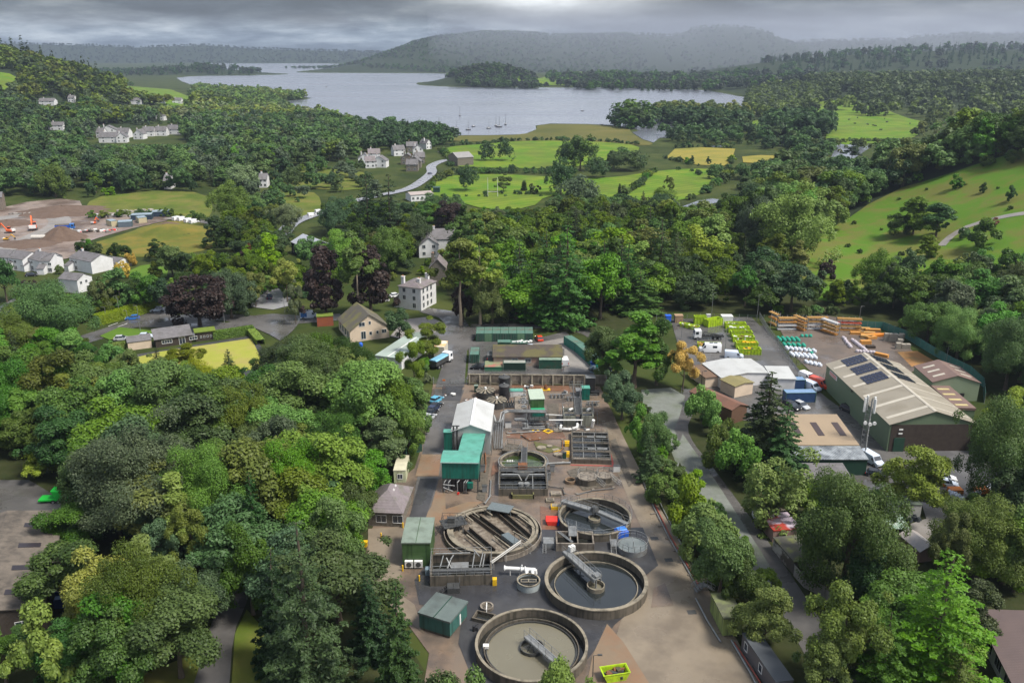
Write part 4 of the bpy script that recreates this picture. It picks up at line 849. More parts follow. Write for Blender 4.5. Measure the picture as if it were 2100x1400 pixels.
def bldg(name,label,cat,A,B,D,he,hr,axis='x',mw=render_w,mr=slate,o=.3,wins=(),chim=(),hip=0,group=None,mono=False,flat=False,wallbase=0,th=.14,roofname='roof'):
    """A, B: the near base corners in the world; ridge along AB (x) or across it (y)"""
    rz=azi(A,B);Ln=(B-A).length;e=root(name,(A.x,A.y,A.z),label,cat,group,rz);b=wallbase
    w_=MB();r_=MB()
    if flat:w_.box(0,Ln,0,D,b,he);r_.box(-o,Ln+o,-o,D+o,he+.003,he+.003+max(th,hr-he))
    elif mono:
        w_.xprism([(0,b),(D,b),(D,hr),(0,he)],0,Ln);s=(hr-he)/D;k=.01
        r_.xprism([(-o,he-s*o+k),(D+o,hr+s*o+k),(D+o,hr+s*o+k+th),(-o,he-s*o+k+th)],-o,Ln+o)
    elif hip:
        w_.box(0,Ln,0,D,b,he);k=.02
        if axis=='x':a_,c_=(hip,D/2,hr),(Ln-hip,D/2,hr)
        else:a_,c_=(Ln/2,hip,hr),(Ln/2,D-hip,hr)
        p=[(-o,-o,he+k),(Ln+o,-o,he+k),(Ln+o,D+o,he+k),(-o,D+o,he+k)];
        if axis=='x':r_.poly([p[0],p[1],c_,a_]);r_.poly([p[1],p[2],c_]);r_.poly([p[2],p[3],a_,c_]);r_.poly([p[3],p[0],a_])
        else:r_.poly([p[0],p[1],a_]);r_.poly([p[1],p[2],c_,a_]);r_.poly([p[2],p[3],c_]);r_.poly([p[3],p[0],a_,c_])
        r_.poly([(x,y,he+k-.12)for x,y,_ in reversed(p)])
        for i in range(4):u,v=p[i],p[(i+1)%4];r_.poly([(u[0],u[1],he+k-.12),(v[0],v[1],he+k-.12),v,u])
    else:
        W=D if axis=='x' else Ln;X=Ln if axis=='x' else D
        s=(hr-he)/(W/2);prof=[(0,b),(W,b),(W,he),(W/2,hr),(0,he)];k=.01
        rp=[(-o,he-s*o+k),(W/2,hr+k),(W+o,he-s*o+k),(W+o,he-s*o+k+th),(W/2,hr+k+th),(-o,he-s*o+k+th)]
        if axis=='x':w_.xprism(prof,0,X);r_.xprism(rp,-o,X+o)
        else:w_.yprism(prof,0,X);r_.yprism(rp,-o,X+o)
    w_.build('wall',mw,e);ro=r_.build(roofname,mr,e)
    for(f,u,z,w,h,*nb)in wins:window(e,f,u,z,w,h,Ln,D,nb=nb[0]if nb else 1)
    for(cx_,cy_c,cw,ch,ztop)in chim:
        c=MB().box(cx_-cw/2,cx_+cw/2,cy_c-ch/2,cy_c+ch/2,he,ztop).box(cx_-cw/2-.08,cx_+cw/2+.08,cy_c-ch/2-.08,cy_c+ch/2+.08,ztop,ztop+.12)
        co=c.build('chimney',mw,ro);pt=MB()
        for i in range(2):pt.cyl((cx_+(i-.5)*cw*.45,cy_c),ztop+.12,ztop+.55,.12,.1,8)
        pt.build('chimney_pot',mat('terracotta',(.45,.2,.1)),ro)
    e['dims']=(Ln,D,he,hr);return e
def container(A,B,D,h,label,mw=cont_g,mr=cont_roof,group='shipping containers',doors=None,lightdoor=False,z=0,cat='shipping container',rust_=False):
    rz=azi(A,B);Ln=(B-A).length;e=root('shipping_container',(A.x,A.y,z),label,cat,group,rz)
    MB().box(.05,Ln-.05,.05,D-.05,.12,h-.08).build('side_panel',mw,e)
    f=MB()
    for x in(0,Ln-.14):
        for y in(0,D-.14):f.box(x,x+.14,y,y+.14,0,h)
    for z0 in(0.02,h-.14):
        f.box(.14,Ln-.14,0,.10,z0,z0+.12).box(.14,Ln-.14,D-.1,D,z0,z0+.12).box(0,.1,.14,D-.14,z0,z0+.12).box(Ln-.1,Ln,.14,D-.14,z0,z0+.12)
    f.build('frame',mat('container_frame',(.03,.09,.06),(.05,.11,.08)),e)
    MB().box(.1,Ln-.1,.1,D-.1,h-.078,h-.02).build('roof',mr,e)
    if doors=='f':
        for i in range(2):
            w2=(Ln-.3)/2;x=.15+i*w2;d=MB().box(x+.02,x+w2-.02,-.02,.048,.16,h-.16,0)
            o_=d.build('door',mat('container_door_light',(.12,.24,.12),(.09,.19,.10))if lightdoor else mw,e)
            b_=MB()
            for t in(.3,.7):b_.tube((x+w2*t,-.05,.2),(x+w2*t,-.05,h-.2),.025,5)
            b_.build('locking_bar',galv,o_)
    return e
# ------------------------------------------------------------ vehicles
PAINT={}
def paint(n,c):
    if n not in PAINT:PAINT[n]=mat('paint_'+n,c,tuple(x*.9 for x in c),.5,0.22,spec=.6)
    return PAINT[n]
CARC=dict(white=(.72,.73,.74),black=(.012,.013,.016),silver=(.42,.44,.46),red=(.50,.02,.015),blue=(.03,.14,.42),grey=(.12,.125,.13),navy=(.02,.03,.07),orange=(.58,.06,.02),bluewhite=(.55,.62,.72),cyan=(.1,.35,.5))
def wheels(e,xs,hw,r=.33,w=.22,dual=False):
    for x in xs:
        for s in(-1,1):
            a=MB();y0=s*hw;y1=s*(hw-w)
            a.tube((x,y0,r),(x,y1,r),r,14,0);o_=a.build('wheel',rubber,e)
            MB().tube((x,y0+s*.012,r),(x,y0-s*.02,r),r*.58,10).build('rim',galv,o_)
def car(loc,rz,colr,label,kind='hatch',group='cars',cat='car',name='parked_car',s=1.0):
    e=root(name,loc,label,cat,group,rz);Ln,W=(4.3,1.8)if kind=='hatch' else(4.6,1.9);h2=1.46 if kind=='hatch' else 1.7;x0=-Ln/2;x1=Ln/2;hw=W/2
    pm=paint(colr,CARC[colr]);b=MB();sh=.88 if kind=='hatch' else 1.0
    st=[(x0,.35,sh*.78,.80),(x0+.12,.25,sh*.98,.93),(x0+.9,.22,sh,1),(x1-1.4,.22,sh,1),(x1-.55,.22,sh*.86,.97),(x1-.1,.28,sh*.68,.86),(x1,.34,sh*.55,.76)]
    k=0
    for(x,z0,z1,wf)in st:b.v+=[(x,-hw*wf,z0),(x,-hw*wf,z1*.82),(x,-hw*wf*.93,z1),(x,hw*wf*.93,z1),(x,hw*wf,z1*.82),(x,hw*wf,z0)]
    for i in range(len(st)-1):
        for j in range(6):
            j2=(j+1)%6;b.f.append((i*6+j,i*6+j2,i*6+6+j2,i*6+6+j));b.m.append(0)
    b.f.append(tuple(range(5,-1,-1)));b.m.append(0);n=(len(st)-1)*6;b.f.append(tuple(range(n,n+6)));b.m.append(0)
    b.build('body',pm,e,smooth=True)
    xr=x0+(.12 if kind!='hatch' else.35)
    def cabin(zb,zt,m,nm,tb,tt,dx0,dx1):
        c=MB();c.hexa([(xr+dx0,-hw*tb,zb),(x1-1.15-dx1,-hw*tb,zb),(x1-1.15-dx1,hw*tb,zb),(xr+dx0,hw*tb,zb),(xr+.35,-hw*tt,zt),(x1-2.0,-hw*tt,zt),(x1-2.0,hw*tt,zt),(xr+.35,hw*tt,zt)]);return c.build(nm,m,e)
    cabin(sh-.02,h2-.06,glass,'windows',.92,.74,0,0)
    r=MB().hexa([(xr+.30,-hw*.76,h2-.065),(x1-1.95,-hw*.76,h2-.065),(x1-1.95,hw*.76,h2-.065),(xr+.30,hw*.76,h2-.065),(xr+.42,-hw*.68,h2),(x1-2.1,-hw*.68,h2),(x1-2.1,hw*.68,h2),(xr+.42,hw*.68,h2)])
    r.build('roof',pm,e)
    for s_ in(-1,1):
        MB().box(x1-.28,x1-.02,s_*hw*.72-.14,s_*hw*.72+.14,sh*.56,sh*.7).build('headlight',wpaint,e)
        MB().box(x0-.01,x0+.1,s_*hw*.68-.12,s_*hw*.68+.12,sh*.66,sh*.88).build('tail_light',red,e)
        MB().tube((x1-1.35,s_*hw*.95,sh+.05),(x1-1.35,s_*(hw+.14),sh+.1),.07,6).build('wing_mirror',pm,e)
        pl=MB();pl.tube((x0+1.55,s_*hw*.925,sh),(x0+1.6,s_*hw*.755,h2-.08),.035,4);pl.tube((x0+2.6,s_*hw*.9,sh),(x0+2.45,s_*hw*.755,h2-.08),.035,4);pl.build('door_pillar',pm,e)
    wheels(e,(x0+.75,x1-.85),hw+.01);return e
def van(loc,rz,colr,label,L_=5.2,W=1.95,h=2.1,group='vans',cat='van',name='parked_van',solar=False,rack=False,blue_side=False):
    e=root(name,loc,label,cat,group,rz);x0,x1,hw=-L_/2,L_/2,W/2;pm=paint(colr,CARC[colr]);b=MB()
    b.v=[];st=[(x0,.35,h*.95,.97),(x0+.1,.3,h,1),(x1-1.75,.3,h,1),(x1-1.55,.3,h*.985,1),(x1-.85,.3,h*.60,1),(x1-.15,.3,h*.50,.95),(x1,.36,h*.40,.86)]
    for(x,z0,z1,wf)in st:b.v+=[(x,-hw*wf,z0),(x,-hw*wf,z1*.9),(x,-hw*wf*.88,z1),(x,hw*wf*.88,z1),(x,hw*wf,z1*.9),(x,hw*wf,z0)]
    for i in range(len(st)-1):
        for j in range(6):j2=(j+1)%6;b.f.append((i*6+j,i*6+j2,i*6+6+j2,i*6+6+j));b.m.append(0)
    b.f.append(tuple(range(5,-1,-1)));b.m.append(0);n=(len(st)-1)*6;b.f.append(tuple(range(n,n+6)));b.m.append(0)
    b.build('body',pm,e,smooth=True)
    za,zb=h*.93,h*.63
    MB().hexa([(x1-.93,-hw*.84,zb),(x1-.86,-hw*.84,zb),(x1-.86,hw*.84,zb),(x1-.93,hw*.84,zb),(x1-1.50,-hw*.80,za),(x1-1.42,-hw*.80,za),(x1-1.42,hw*.80,za),(x1-1.50,hw*.80,za)]).build('windscreen',glass,e)
    for s_ in(-1,1):
        MB().hexa([(x1-1.75,s_*hw-.03,h*.6),(x1-1.02,s_*hw-.03,h*.6),(x1-1.02,s_*hw+.015,h*.6),(x1-1.75,s_*hw+.015,h*.6),(x1-1.75,s_*hw-.04,h*.85),(x1-1.38,s_*hw-.04,h*.85),(x1-1.38,s_*hw+.012,h*.85),(x1-1.75,s_*hw+.012,h*.85)]).build('side_window',glass,e)
        MB().box(x1-.2,x1+.01,s_*hw*.72-.16,s_*hw*.72+.16,h*.33,h*.41).build('headlight',galv,e)
        MB().box(x0-.02,x0+.05,s_*hw*.86-.08,s_*hw*.86+.08,h*.35,h*.6).build('tail_light',red,e)
        MB().box(x1-1.25,x1-1.1,s_*(hw+.12)-.1,s_*(hw+.12)+.1,h*.58,h*.7).build('wing_mirror',black,e)
        if solar:MB().box(x0+1.2,x0+2.4,s_*hw-.03,s_*hw+.014,h*.6,h*.83).build('cabin_window',glass,e)
        if blue_side:MB().box(x0+.2,x0+2.1,s_*hw-.03,s_*hw+.012,h*.3,h*.86).build('coloured_panel',paint('blue',CARC['blue']),e)
    MB().box(x1-.06,x1+.03,-hw*.8,hw*.8,.3,.55).build('bumper',black,e)
    if solar:
        for x in(x0+1.0,x0+2.2):MB().box(x,x+1.0,-.6,.1,h+.01,h+.06).build('solar_panel',mat('solar_cell',(.02,.025,.06),None,3,.15),e)
        MB().box(x0+3.3,x0+3.7,-.2,.2,h+.01,h+.1).build('roof_vent',wpaint,e)
    if rack:
        rk=MB();
        for y in(-.7,.7):rk.tube((x0+.3,y,h+.2),(x1-1.8,y,h+.2),.04,5)
        for i in range(6):x=x0+.4+i*.55;rk.tube((x,-.7,h+.2),(x,.7,h+.2),.03,5)
        rk.box(x0+.3,x0+3,-.3,.3,h+.22,h+.3);rk.build('roof_rack',galv,e)
    wheels(e,(x0+.95,x1-.95),hw+.01,.36);return e
# ============================================================ TREATMENT WORKS: GROUND
yardc=mat('yard_concrete',(0.150,0.118,0.090),(0.105,0.084,0.068),0.12,0.6,bump=.15,detail=9,contrast=.13,stain=(0.058,0.050,0.044),sscale=0.09,samt=.8,wet=.5,coords='World',c3=(0.165,0.120,0.086))
lane=mat('lane_concrete',(0.217,0.178,0.130),(0.164,0.136,0.101),0.10,0.7,bump=.12,detail=9,stain=(0.105,0.084,0.063),sscale=0.12,samt=.6,wet=.5,coords='World')
tarmac=mat('wet_tarmac',(0.026,0.026,0.029),(0.042,0.042,0.044),0.16,0.62,bump=.15,detail=9,stain=(0.072,0.072,0.075),sscale=0.10,samt=.6,wet=.45,coords='World')
tarm2=mat('worn_tarmac',(0.059,0.057,0.056),(0.090,0.086,0.081),0.2,0.6,bump=.2,detail=9,stain=(0.124,0.118,0.112),sscale=0.08,samt=.7,wet=.5,coords='World')
ochre=mat('ochre_concrete',(0.20,0.145,0.092),(0.155,0.115,0.078),0.3,0.65,detail=9,stain=(0.20,0.105,0.055),sscale=.16,samt=.6,wet=.4,coords='World')
redc=mat('red_stained_concrete',(0.180,0.090,0.054),(0.144,0.079,0.050),0.25,0.55,detail=9,stain=(0.094,0.061,0.043),sscale=.2,samt=.7,wet=.45,coords='World')
dirt=mat('bare_earth',(0.085,0.07,0.048),(0.055,0.05,0.03),.6,.95,bump=.5,coords='World',stain=(.04,.06,.015),sscale=.2)
floorw=mat('woodland_floor',(0.024,0.034,0.011),(0.042,0.045,0.018),.4,.98,bump=.6,coords='World',spec=.1)
sheet('woodland_floor',[(-300,800),(560,790),(880,800),(880,900),(780,1000),(760,1200),(900,1420),(700,1700),(-600,1700)],floorw,.02)
sheet('woodland_floor_east',[(1270,760),(1400,800),(1560,1000),(1760,1000),(2060,1010),(2050,850),(2300,800),(2700,1700),(1700,1700),(1540,1420),(1330,1010)],floorw,.02)
sheet('woodland_floor_north',[(880,520),(1560,470),(1560,560),(1700,600),(1900,620),(2300,700),(2100,830),(1800,655),(1560,645),(1380,640),(1220,690),(1000,668),(940,650)],floorw,.03,cell=10)
sheet('yard',[(888,788),(960,786),(1228,788),(1258,850),(1330,1010),(1440,1200),(1570,1420),(1760,1750),(760,1750),(870,1400),(880,1340),(800,1230),(752,1180),(752,1110),(800,1000),(850,960),(870,900)],yardc,.06)
sheet('service_lane',[(1234,868),(1262,862),(1300,940),(1340,1020),(1400,1120),(1470,1240),(1560,1400),(1700,1640),(1560,1700),(1440,1420),(1300,1420),(1240,1380),(1278,1258),(1335,1170),(1318,1090),(1300,1050),(1262,960)],lane,.10)
sheet('lane_patch',[(1215,1345),(1245,1280),(1280,1320),(1330,1400),(1400,1560),(1180,1700),(1150,1500),(1200,1420)],ochre,.13)
sheet('slab_patch',[q('A',150,690),q('A',235,650),q('A',300,820),q('A',130,835)],yardc,.13)
sheet('dark_tarmac',[(1100,1086),(1150,1086),(1318,1082),(1350,1160),(1325,1180),(1300,1250),(1262,1280),(1215,1340),(1150,1420),(980,1420),(940,1320),(950,1250),(860,1240),(850,1190),(880,1150),(1000,1140),(1090,1120)],tarmac,.10)
sheet('works_road',[(893,798),(952,800),(938,840),(912,930),(880,1060),(868,1080),(840,1075),(852,1000),(872,900)],tarm2,.10)
sheet('works_road_dark',[(862,982),(898,982),(872,1068),(838,1068)],tarmac,.14)
sheet('ochre_apron',[(900,985),(912,980),(914,1045),(960,1030),(990,1030),(940,1060),(905,1085),(870,1110),(862,1075),(884,1040)],ochre,.13)
sheet('ochre_apron_road',[q('2',20,395),q('2',215,395),q('2',190,610),q('2',-40,610)],ochre,.16)
sheet('red_apron',[q('1',900,790),q('1',1600,790),q('1',1640,860),q('1',1300,850),q('1',980,850)],redc,.11)
sheet('red_apron_middle',[q('2',860,170),q('2',1400,170),q('2',1440,240),q('2',1180,250),q('2',850,230)],redc,.11)
sheet('red_apron_tank',[q('2',1180,900),q('2',1350,930),q('2',1350,1130),q('2',1190,1130)],redc,.11)
sheet('hut_forecourt',[(755,1085),(830,1080),(826,1150),(815,1215),(850,1240),(870,1300),(820,1260),(755,1200)],lane,.10)
sheet('channel_bed',[q('2',620,420),q('2',700,420),q('2',640,860),q('2',560,830),q('2',590,640)],dirtyc,.13)
jm=mat('joint_line',(.09,.075,.06),None,2,.9)
jo=MB()
for(a,b)in[((1262,900),(1285,900)),((1275,940),(1300,938)),((1300,1000),(1330,995)),((1310,1050),(1352,1046)),((1345,1190),(1448,1188)),((1342,1310),(1500,1308)),((1320,1246),(1385,1244)),((1440,1400),(1545,1396)),((1250,1340),(1300,1310)),((1335,1180),(1475,1420)),((1360,1170),(1530,1420))]:
    A_,B_=P(*a),P(*b);d=(B_-A_).normalized();s=Vector((-d.y,d.x,0))*.06;jo.poly([(v.x,v.y,.118)for v in(A_-s,B_-s,B_+s,A_+s)])
tag(jo.build('lane_joints',jm),kind='structure')
gv=MB()
for c in[q('4',1710,525),q('4',1857,745),q('A',437,870)]:
    p=P(*c);gv.cbox((p.x,p.y,.12),(1.3,1.0,.03),0,.1)
tag(gv.build('drain_covers',dsteel),kind='structure')
strip('access_track',[(1420,800),(1412,830),(1392,870),(1400,905),(1440,960),(1490,1030),(1540,1100),(1580,1165),(1640,1260),(1720,1400)],[4,4,4,4.2,4.4,4.4,4.6,5,5,5],tarm2,.10)
gvl=mat('grey_gravel',(.17,.185,.165),(.125,.135,.12),.8,.9,bump=.5,coords='World',stain=(.07,.09,.04),sscale=.15)
sheet('gravel_patch',[(1315,800),(1375,795),(1405,812),(1395,850),(1383,880),(1400,930),(1390,960),(1350,860),(1320,840)],gvl,.07)
sheet('gravel_verge',[(1400,890),(1470,990),(1560,1130),(1620,1230),(1560,1240),(1500,1120),(1420,1000),(1385,930)],gvl,.05)
sheet('wet_drive',[(466,1180),(520,1190),(505,1240),(478,1300),(470,1420),(440,1600),(330,1600),(400,1400),(430,1290)],tarm2,.10,smooth=1)
sheet('grass_verge',[(-300,1420),(150,1400),(300,1380),(400,1340),(425,1300),(395,1420),(330,1600),(-300,1700)],f_rough,.07)
sheet('grass_verge_east',[(506,1250),(540,1290),(560,1420),(480,1500),(474,1420),(482,1300)],f_rough,.07)
sheet('left_yard',[(-300,985),(60,985),(105,1012),(130,1030),(140,1055),(60,1052),(-300,1080)],tarm2,.09)
sheet('entrance_track',[(940,640),(965,672),(1000,672),(975,690),(958,720),(952,795),(893,795),(910,740),(905,705),(880,700),(870,690),(920,672),(900,652),(860,640),(880,632)],tarm2,.10)
sheet('villa_court',[(830,655),(880,650),(922,668),(900,690),(840,700),(800,690)],gravel,.08)
sheet('container_yard',[(960,700),(1100,695),(1160,680),(1180,700),(1245,765),(1245,778),(958,778),(962,730)],tarm2,.08)
sheet('container_yard_gravel',[q('1',1180,350),q('1',1560,280),q('1',1700,450),q('1',1900,650),q('1',1560,650),q('1',1560,400)],gravel,.11)
strip('back_lane',[(965,668),(1060,668),(1180,676),(1215,690)],3.5,tarm2,.09)
# ============================================================ TREATMENT WORKS: TANKS
def tank(px,py,wpx,rim,wt,wl,label,wm=dirtyc,liquid=darkwater,name='settling_tank',cat='tank',group=None,lname='liquid',cope=True):
    c=P(px,py,rim);zc=proj(c)[2];r=wpx/2*zc/FP;c.z=0;e=root(name,c,label,cat,group)
    MB().ring((0,0),0,rim-.12,r-wt,r,64).build('wall',wm,e,smooth=True)
    if cope:MB().ring((0,0),rim-.119,rim+.03,r-wt-.04,r+.06,64).build('coping',coping,e,smooth=True)
    MB().lathe([(0.0,wl),(r-wt-.01,wl)],(0,0),64).build(lname,liquid,e)
    return e,r
e,r=tank(1222.5,1187,210,1.75,.46,.45,'large settling tank with dark water and a grey half bridge reaching its centre')
MB().ring((0,0),.30,.75,r-1.55,r-1.42,64).build('weir',coping,e);MB().ring((0,0),.35,.5,r-1.4,r-.6,64).build('launder_channel',blackw,e)
fw=P(1222,1200,1.0);f0=(fw.x-e.location.x,fw.y-e.location.y)
MB().ring(f0,.1,1.15,1.22,1.38,40).build('feed_well',coping,e);MB().lathe([(0,.55),(1.22,.55)],f0,30).build('feed_well_water',sludge,e)
def bridge(e,pa,pb,w,z,dk=galv,name='bridge',rails='both',truss=.5):
    A_=Vector(pa);B_=Vector(pb);d=(B_-A_);L_=d.length;d.normalize();s=Vector((-d.y,d.x,0));A_.z=B_.z=z
    def pt(t,u,h):v=A_+d*t+s*u;return(v.x-e.location.x,v.y-e.location.y,z+h)
    m=MB();m.hexa([pt(0,-w/2,0),pt(L_,-w/2,0),pt(L_,w/2,0),pt(0,w/2,0),pt(0,-w/2,.08),pt(L_,-w/2,.08),pt(L_,w/2,.08),pt(0,w/2,.08)]);b_=m.build(name,dk,e)
    g_=MB()
    for u in(-w/2,w/2):g_.hexa([pt(0,u-.06,-truss),pt(L_,u-.06,-truss),pt(L_,u+.06,-truss),pt(0,u+.06,-truss),pt(0,u-.06,-.005),pt(L_,u-.06,-.005),pt(L_,u+.06,-.005),pt(0,u+.06,-.005)])
    g_.build('girder',dk,b_)
    for u in((-w/2,w/2)if rails=='both' else(w/2,)):MB().rail([pt(0,u,.08),pt(L_,u,.08)],1.05,.035,1.5).build('handrail',galv,b_)
    return b_
bb=bridge(e,Q('4',800,640,2.2),Q('4',1130,935,2.2),1.2,2.15)
m_=Q('4',862,640,2.3)-e.location;MB().cbox((m_.x,m_.y,2.25),(1.0,.7,.9),0,.6).build('drive_motor',wpaint,e)
m_=Q('4',1120,900,2.3)-e.location;MB().cbox((m_.x,m_.y,2.25),(1.1,1.1,.35),0,.6).tube((f0[0],f0[1],.2),(f0[0],f0[1],2.3),.12,8).build('centre_drive',galv,e)
m_=Q('4',950,840,.8)-e.location;MB().tube((m_.x,m_.y,0),(m_.x,m_.y,2),.08).tube((m_.x-1,m_.y,1),(m_.x+.6,m_.y-.3,1),.08).tube((m_.x-.8,m_.y+.3,0),(m_.x-.2,m_.y+.2,2),.06).build('scraper_arm',dsteel,e)
e,r=tank(1090,1317,230,1.75,.28,.35,'large tank full of still brown liquid at the bottom of the works',wm=dirtyc,liquid=sludge,group='large tanks')
e['group']='settling tanks';del e['group']
MB().ring((0,0),.3,.85,r-1.25,r-1.12,64).build('weir',dirtyc,e);MB().ring((0,0),.32,.45,r-1.1,r-.3,64).build('launder_channel',blackw,e);MB().ring((0,0),.3,.62,r-1.55,r-1.45,64).build('scum_baffle',dsteel,e)
fw=P(1091,1326,.7);f0=(fw.x-e.location.x,fw.y-e.location.y);MB().ring(f0,.1,.85,1.55,1.65,40).build('feed_well',dsteel,e)
bridge(e,Q('5',1010,520,1.4),Q('5',1330,800,1.4),1.0,1.5,truss=.25)
lg=MB();
for a in range(5):lg.tube((f0[0],f0[1],1.45),(f0[0]+math.cos(a*1.25)*.8,f0[1]+math.sin(a*1.25)*.8,.3),.06,5)
lg.tube((f0[0]-1.6,f0[1]-.4,.8),(f0[0],f0[1],1.1),.05);lg.build('centre_frame',dsteel,e)
s0=Q('5',658,603,.8)-e.location;MB().cbox((s0.x,s0.y,.5),(.8,.6,.45)).build('scum_box',wpaint,e)
e,r=tank(1220,1057,148,1.5,.3,.45,'settling tank with a rail around it and sky reflecting between two walkways',wm=dirtyc)
MB().ring((0,0),.3,.72,r-1.1,r-1.0,56).build('weir',dirtyc,e)
rp=[((r+.1)*math.cos(2*math.pi*i/26),(r+.1)*math.sin(2*math.pi*i/26),1.5)for i in range(26)];MB().rail(rp,1.0,.03,3,closed=True).build('guard_rail',galv,e)
fw=Q('2',1715,1010,.9);f0=(fw.x-e.location.x,fw.y-e.location.y);MB().ring(f0,.1,1.0,.95,1.08,30).build('feed_well',coping,e);MB().lathe([(0,.7),(.95,.7)],f0,24).build('feed_well_water',sludge,e)
bridge(e,Q('2',1400,835,1.9),Q('2',1730,935,1.9),1.2,1.85);bridge(e,Q('2',1740,935,1.9),Q('2',2040,1065,1.9),.8,1.85,rails='one',truss=.35)
m_=Q('2',1715,930,2)-e.location;MB().cyl((m_.x,m_.y),.3,2.5,.25,.25,10).cyl((m_.x,m_.y),1.9,2.6,.8,.55,12).build('centre_drive',dsteel,e)
e,r=tank(1010.5,1083,186,1.35,.30,.35,'round aeration tank with brown froth crossed by dark diagonal troughs',wm=dirtyc,liquid=froth,name='aeration_tank',lname='froth')
MB().ring((0,0),0,1.0,r+.45,r+.62,64).build('outer_kerb',concrete,e)
MB().ring((0,0),.95,1.12,r-1.0,r-.32,64).build('inner_ledge',coping,e)
tr=MB();bm_=MB();ins=MB()
def seg(mb,a,b,w,z0,z1,m=0):
    A_=Q('3',*a,z1)-e.location;B_=Q('3',*b,z1)-e.location;d=(B_-A_).normalized();s=Vector((-d.y,d.x,0))*w/2
    p=[(v.x,v.y)for v in(A_-s,B_-s,B_+s,A_+s)];mb.hexa([(x,y,z0)for x,y in p]+[(x,y,z1)for x,y in p],m);return A_,B_,s
for a,b in(((1115,480),(1500,760)),((1420,485),(1740,760)),((1085,660),(1350,885))):
    A_=Q('3',*a,1.0)-e.location;B_=Q('3',*b,1.0)-e.location;d=(B_-A_).normalized();s=Vector((-d.y,d.x,0))
    t_=MB()
    for u in(-.55,.55):
        p=[(v.x,v.y)for v in(A_+s*(u-.07),B_+s*(u-.07),B_+s*(u+.07),A_+s*(u+.07))];t_.hexa([(x,y,.2)for x,y in p]+[(x,y,1.05)for x,y in p],0)
    p=[(v.x,v.y)for v in(A_-s*.48,B_-s*.48,B_+s*.48,A_+s*.48)];t_.hexa([(x,y,.3)for x,y in p]+[(x,y,.5)for x,y in p],1)
    t_.build('trough',[mat('trough_wall',(.085,.065,.045),(.05,.04,.03),.8,.7),blackw],e)
for a,b in(((1200,420),(1345,525)),((1610,525),(1795,665)),((1045,500),(1150,585)),((1085,725),(1290,885)),((1370,735),(1530,855)),((1560,690),(1720,780)),((1130,480),(1215,545))):
    b_=MB();A_,B_,s=seg(b_,a,b,.22,1.0,1.2);
    for t in(0.1,.5,.9):c=A_+(B_-A_)*t;b_.tube((c.x,c.y,.2),(c.x,c.y,1.1),.05,5)
    b_.build('baffle_beam',coping,e)
pl_=MB();A_=Q('3',1430,440,1.9)-e.location;pl_.cbox((A_.x,A_.y,1.6),(4.2,2.6,.12),0,-.35)
for dx,dy in((-1.8,-1),(1.8,-1.6),(1.8,1),(-1.8,1.4)):pl_.tube((A_.x+dx,A_.y+dy,0),(A_.x+dx,A_.y+dy,1.6),.06,5)
pl_.build('platform',mat('grey_grating',(.11,.135,.14),(.16,.185,.19),3,.5,metal=.2),e)
A_=Q('3',1535,760,1.6)-e.location;MB().cbox((A_.x,A_.y,.9),(1.4,3.4,.7),0,.62).build('penstock_box',mat('grey_cover',(.12,.15,.16),(.09,.11,.12),2,.5),e)
A_=Q('3',950,600,1.6)-e.location;x=A_.x;y=A_.y;pf=MB();pf.cbox((x,y,1.5),(4.2,3.0,.1),0,.4)
pf.rail([(x-2,y-1.6,1.6),(x+2,y-1.2,1.6),(x+2,y+1.2,1.6),(x-2,y+1.3,1.6)],1.05,.035,1.2,closed=True)
for i in range(6):pf.tube((x-1.8+i*.7,y-1.2,.2),(x-1.8+i*.7,y+1.2,2.2),.06,5)
pf.cbox((x-.4,y,1.6),(1.2,.8,.9)).ladder((x-3.2,y-2.0,0),(x-2.0,y-1.2,1.6)).build('valve_platform',dsteel,e)
A_=Q('3',1600,820,1.4)-e.location;B_=Q('3',1760,920,0)-e.location;st_=MB()
st_.ladder(A_+Vector((0,0,.4)),B_,.9);st_.rail([A_+Vector((.5,.2,.4)),B_+Vector((.5,.2,0))],.95,.035,1.0);st_.rail([A_+Vector((-.4,-.3,.4)),B_+Vector((-.4,-.3,0))],.95,.035,1.0);st_.build('access_stair',galv,e)
p1,p2=Q('3',1640,790,2.4),Q('3',1330,1010,1.9);pp=MB().tube(p1,p2,.12,8).tube(p1+Vector((0,-.4,-.1)),p2+Vector((0,-.4,-.1)),.08,8)
for t in(.1,.5,.9):c=p1+(p2-p1)*t;pp.tube((c.x,c.y,0),(c.x,c.y,c.z),.06,5)
pr=root('overhead_pipe',((p1.x+p2.x)/2,(p1.y+p2.y)/2,0),'long white pipe crossing from the aeration tank to the railed rectangular tank','pipe');REL(pp,pr).build('pipe_run',mat('pale_pipe',(.42,.41,.38),None,2,.5),pr)
e,r=tank(1073,945,95,1.3,.25,.5,'older round tank of green algae water with a narrow bridge over the middle',wm=dirtyc,liquid=greenwater,group=None)
bridge(e,Q('2',1030,320,1.6),Q('2',1022,520,1.6),1.1,1.6,dk=dsteel)
MB().ring((0,0),1.2,1.35,r+.25,r+.4,56).build('pipe_ring',galv,e)
s=MB();a_=Q('2',860,445,1)-e.location;
for k in range(4):s.tube((a_.x+k*.35,a_.y,.55),(a_.x+k*.35,a_.y+.3,.95),.1,6)
s.tube((a_.x-1.5,a_.y,.7),(a_.x+1.6,a_.y,.7),.05,5).build('diffuser',wpaint,e)
pn=Q('2',915,320,1.4)-e.location;pm=MB();pm.cbox((pn.x,pn.y,0),(3.6,3.6,1.3),0,-.35);pm.build('inlet_chamber',dirtyc,e)
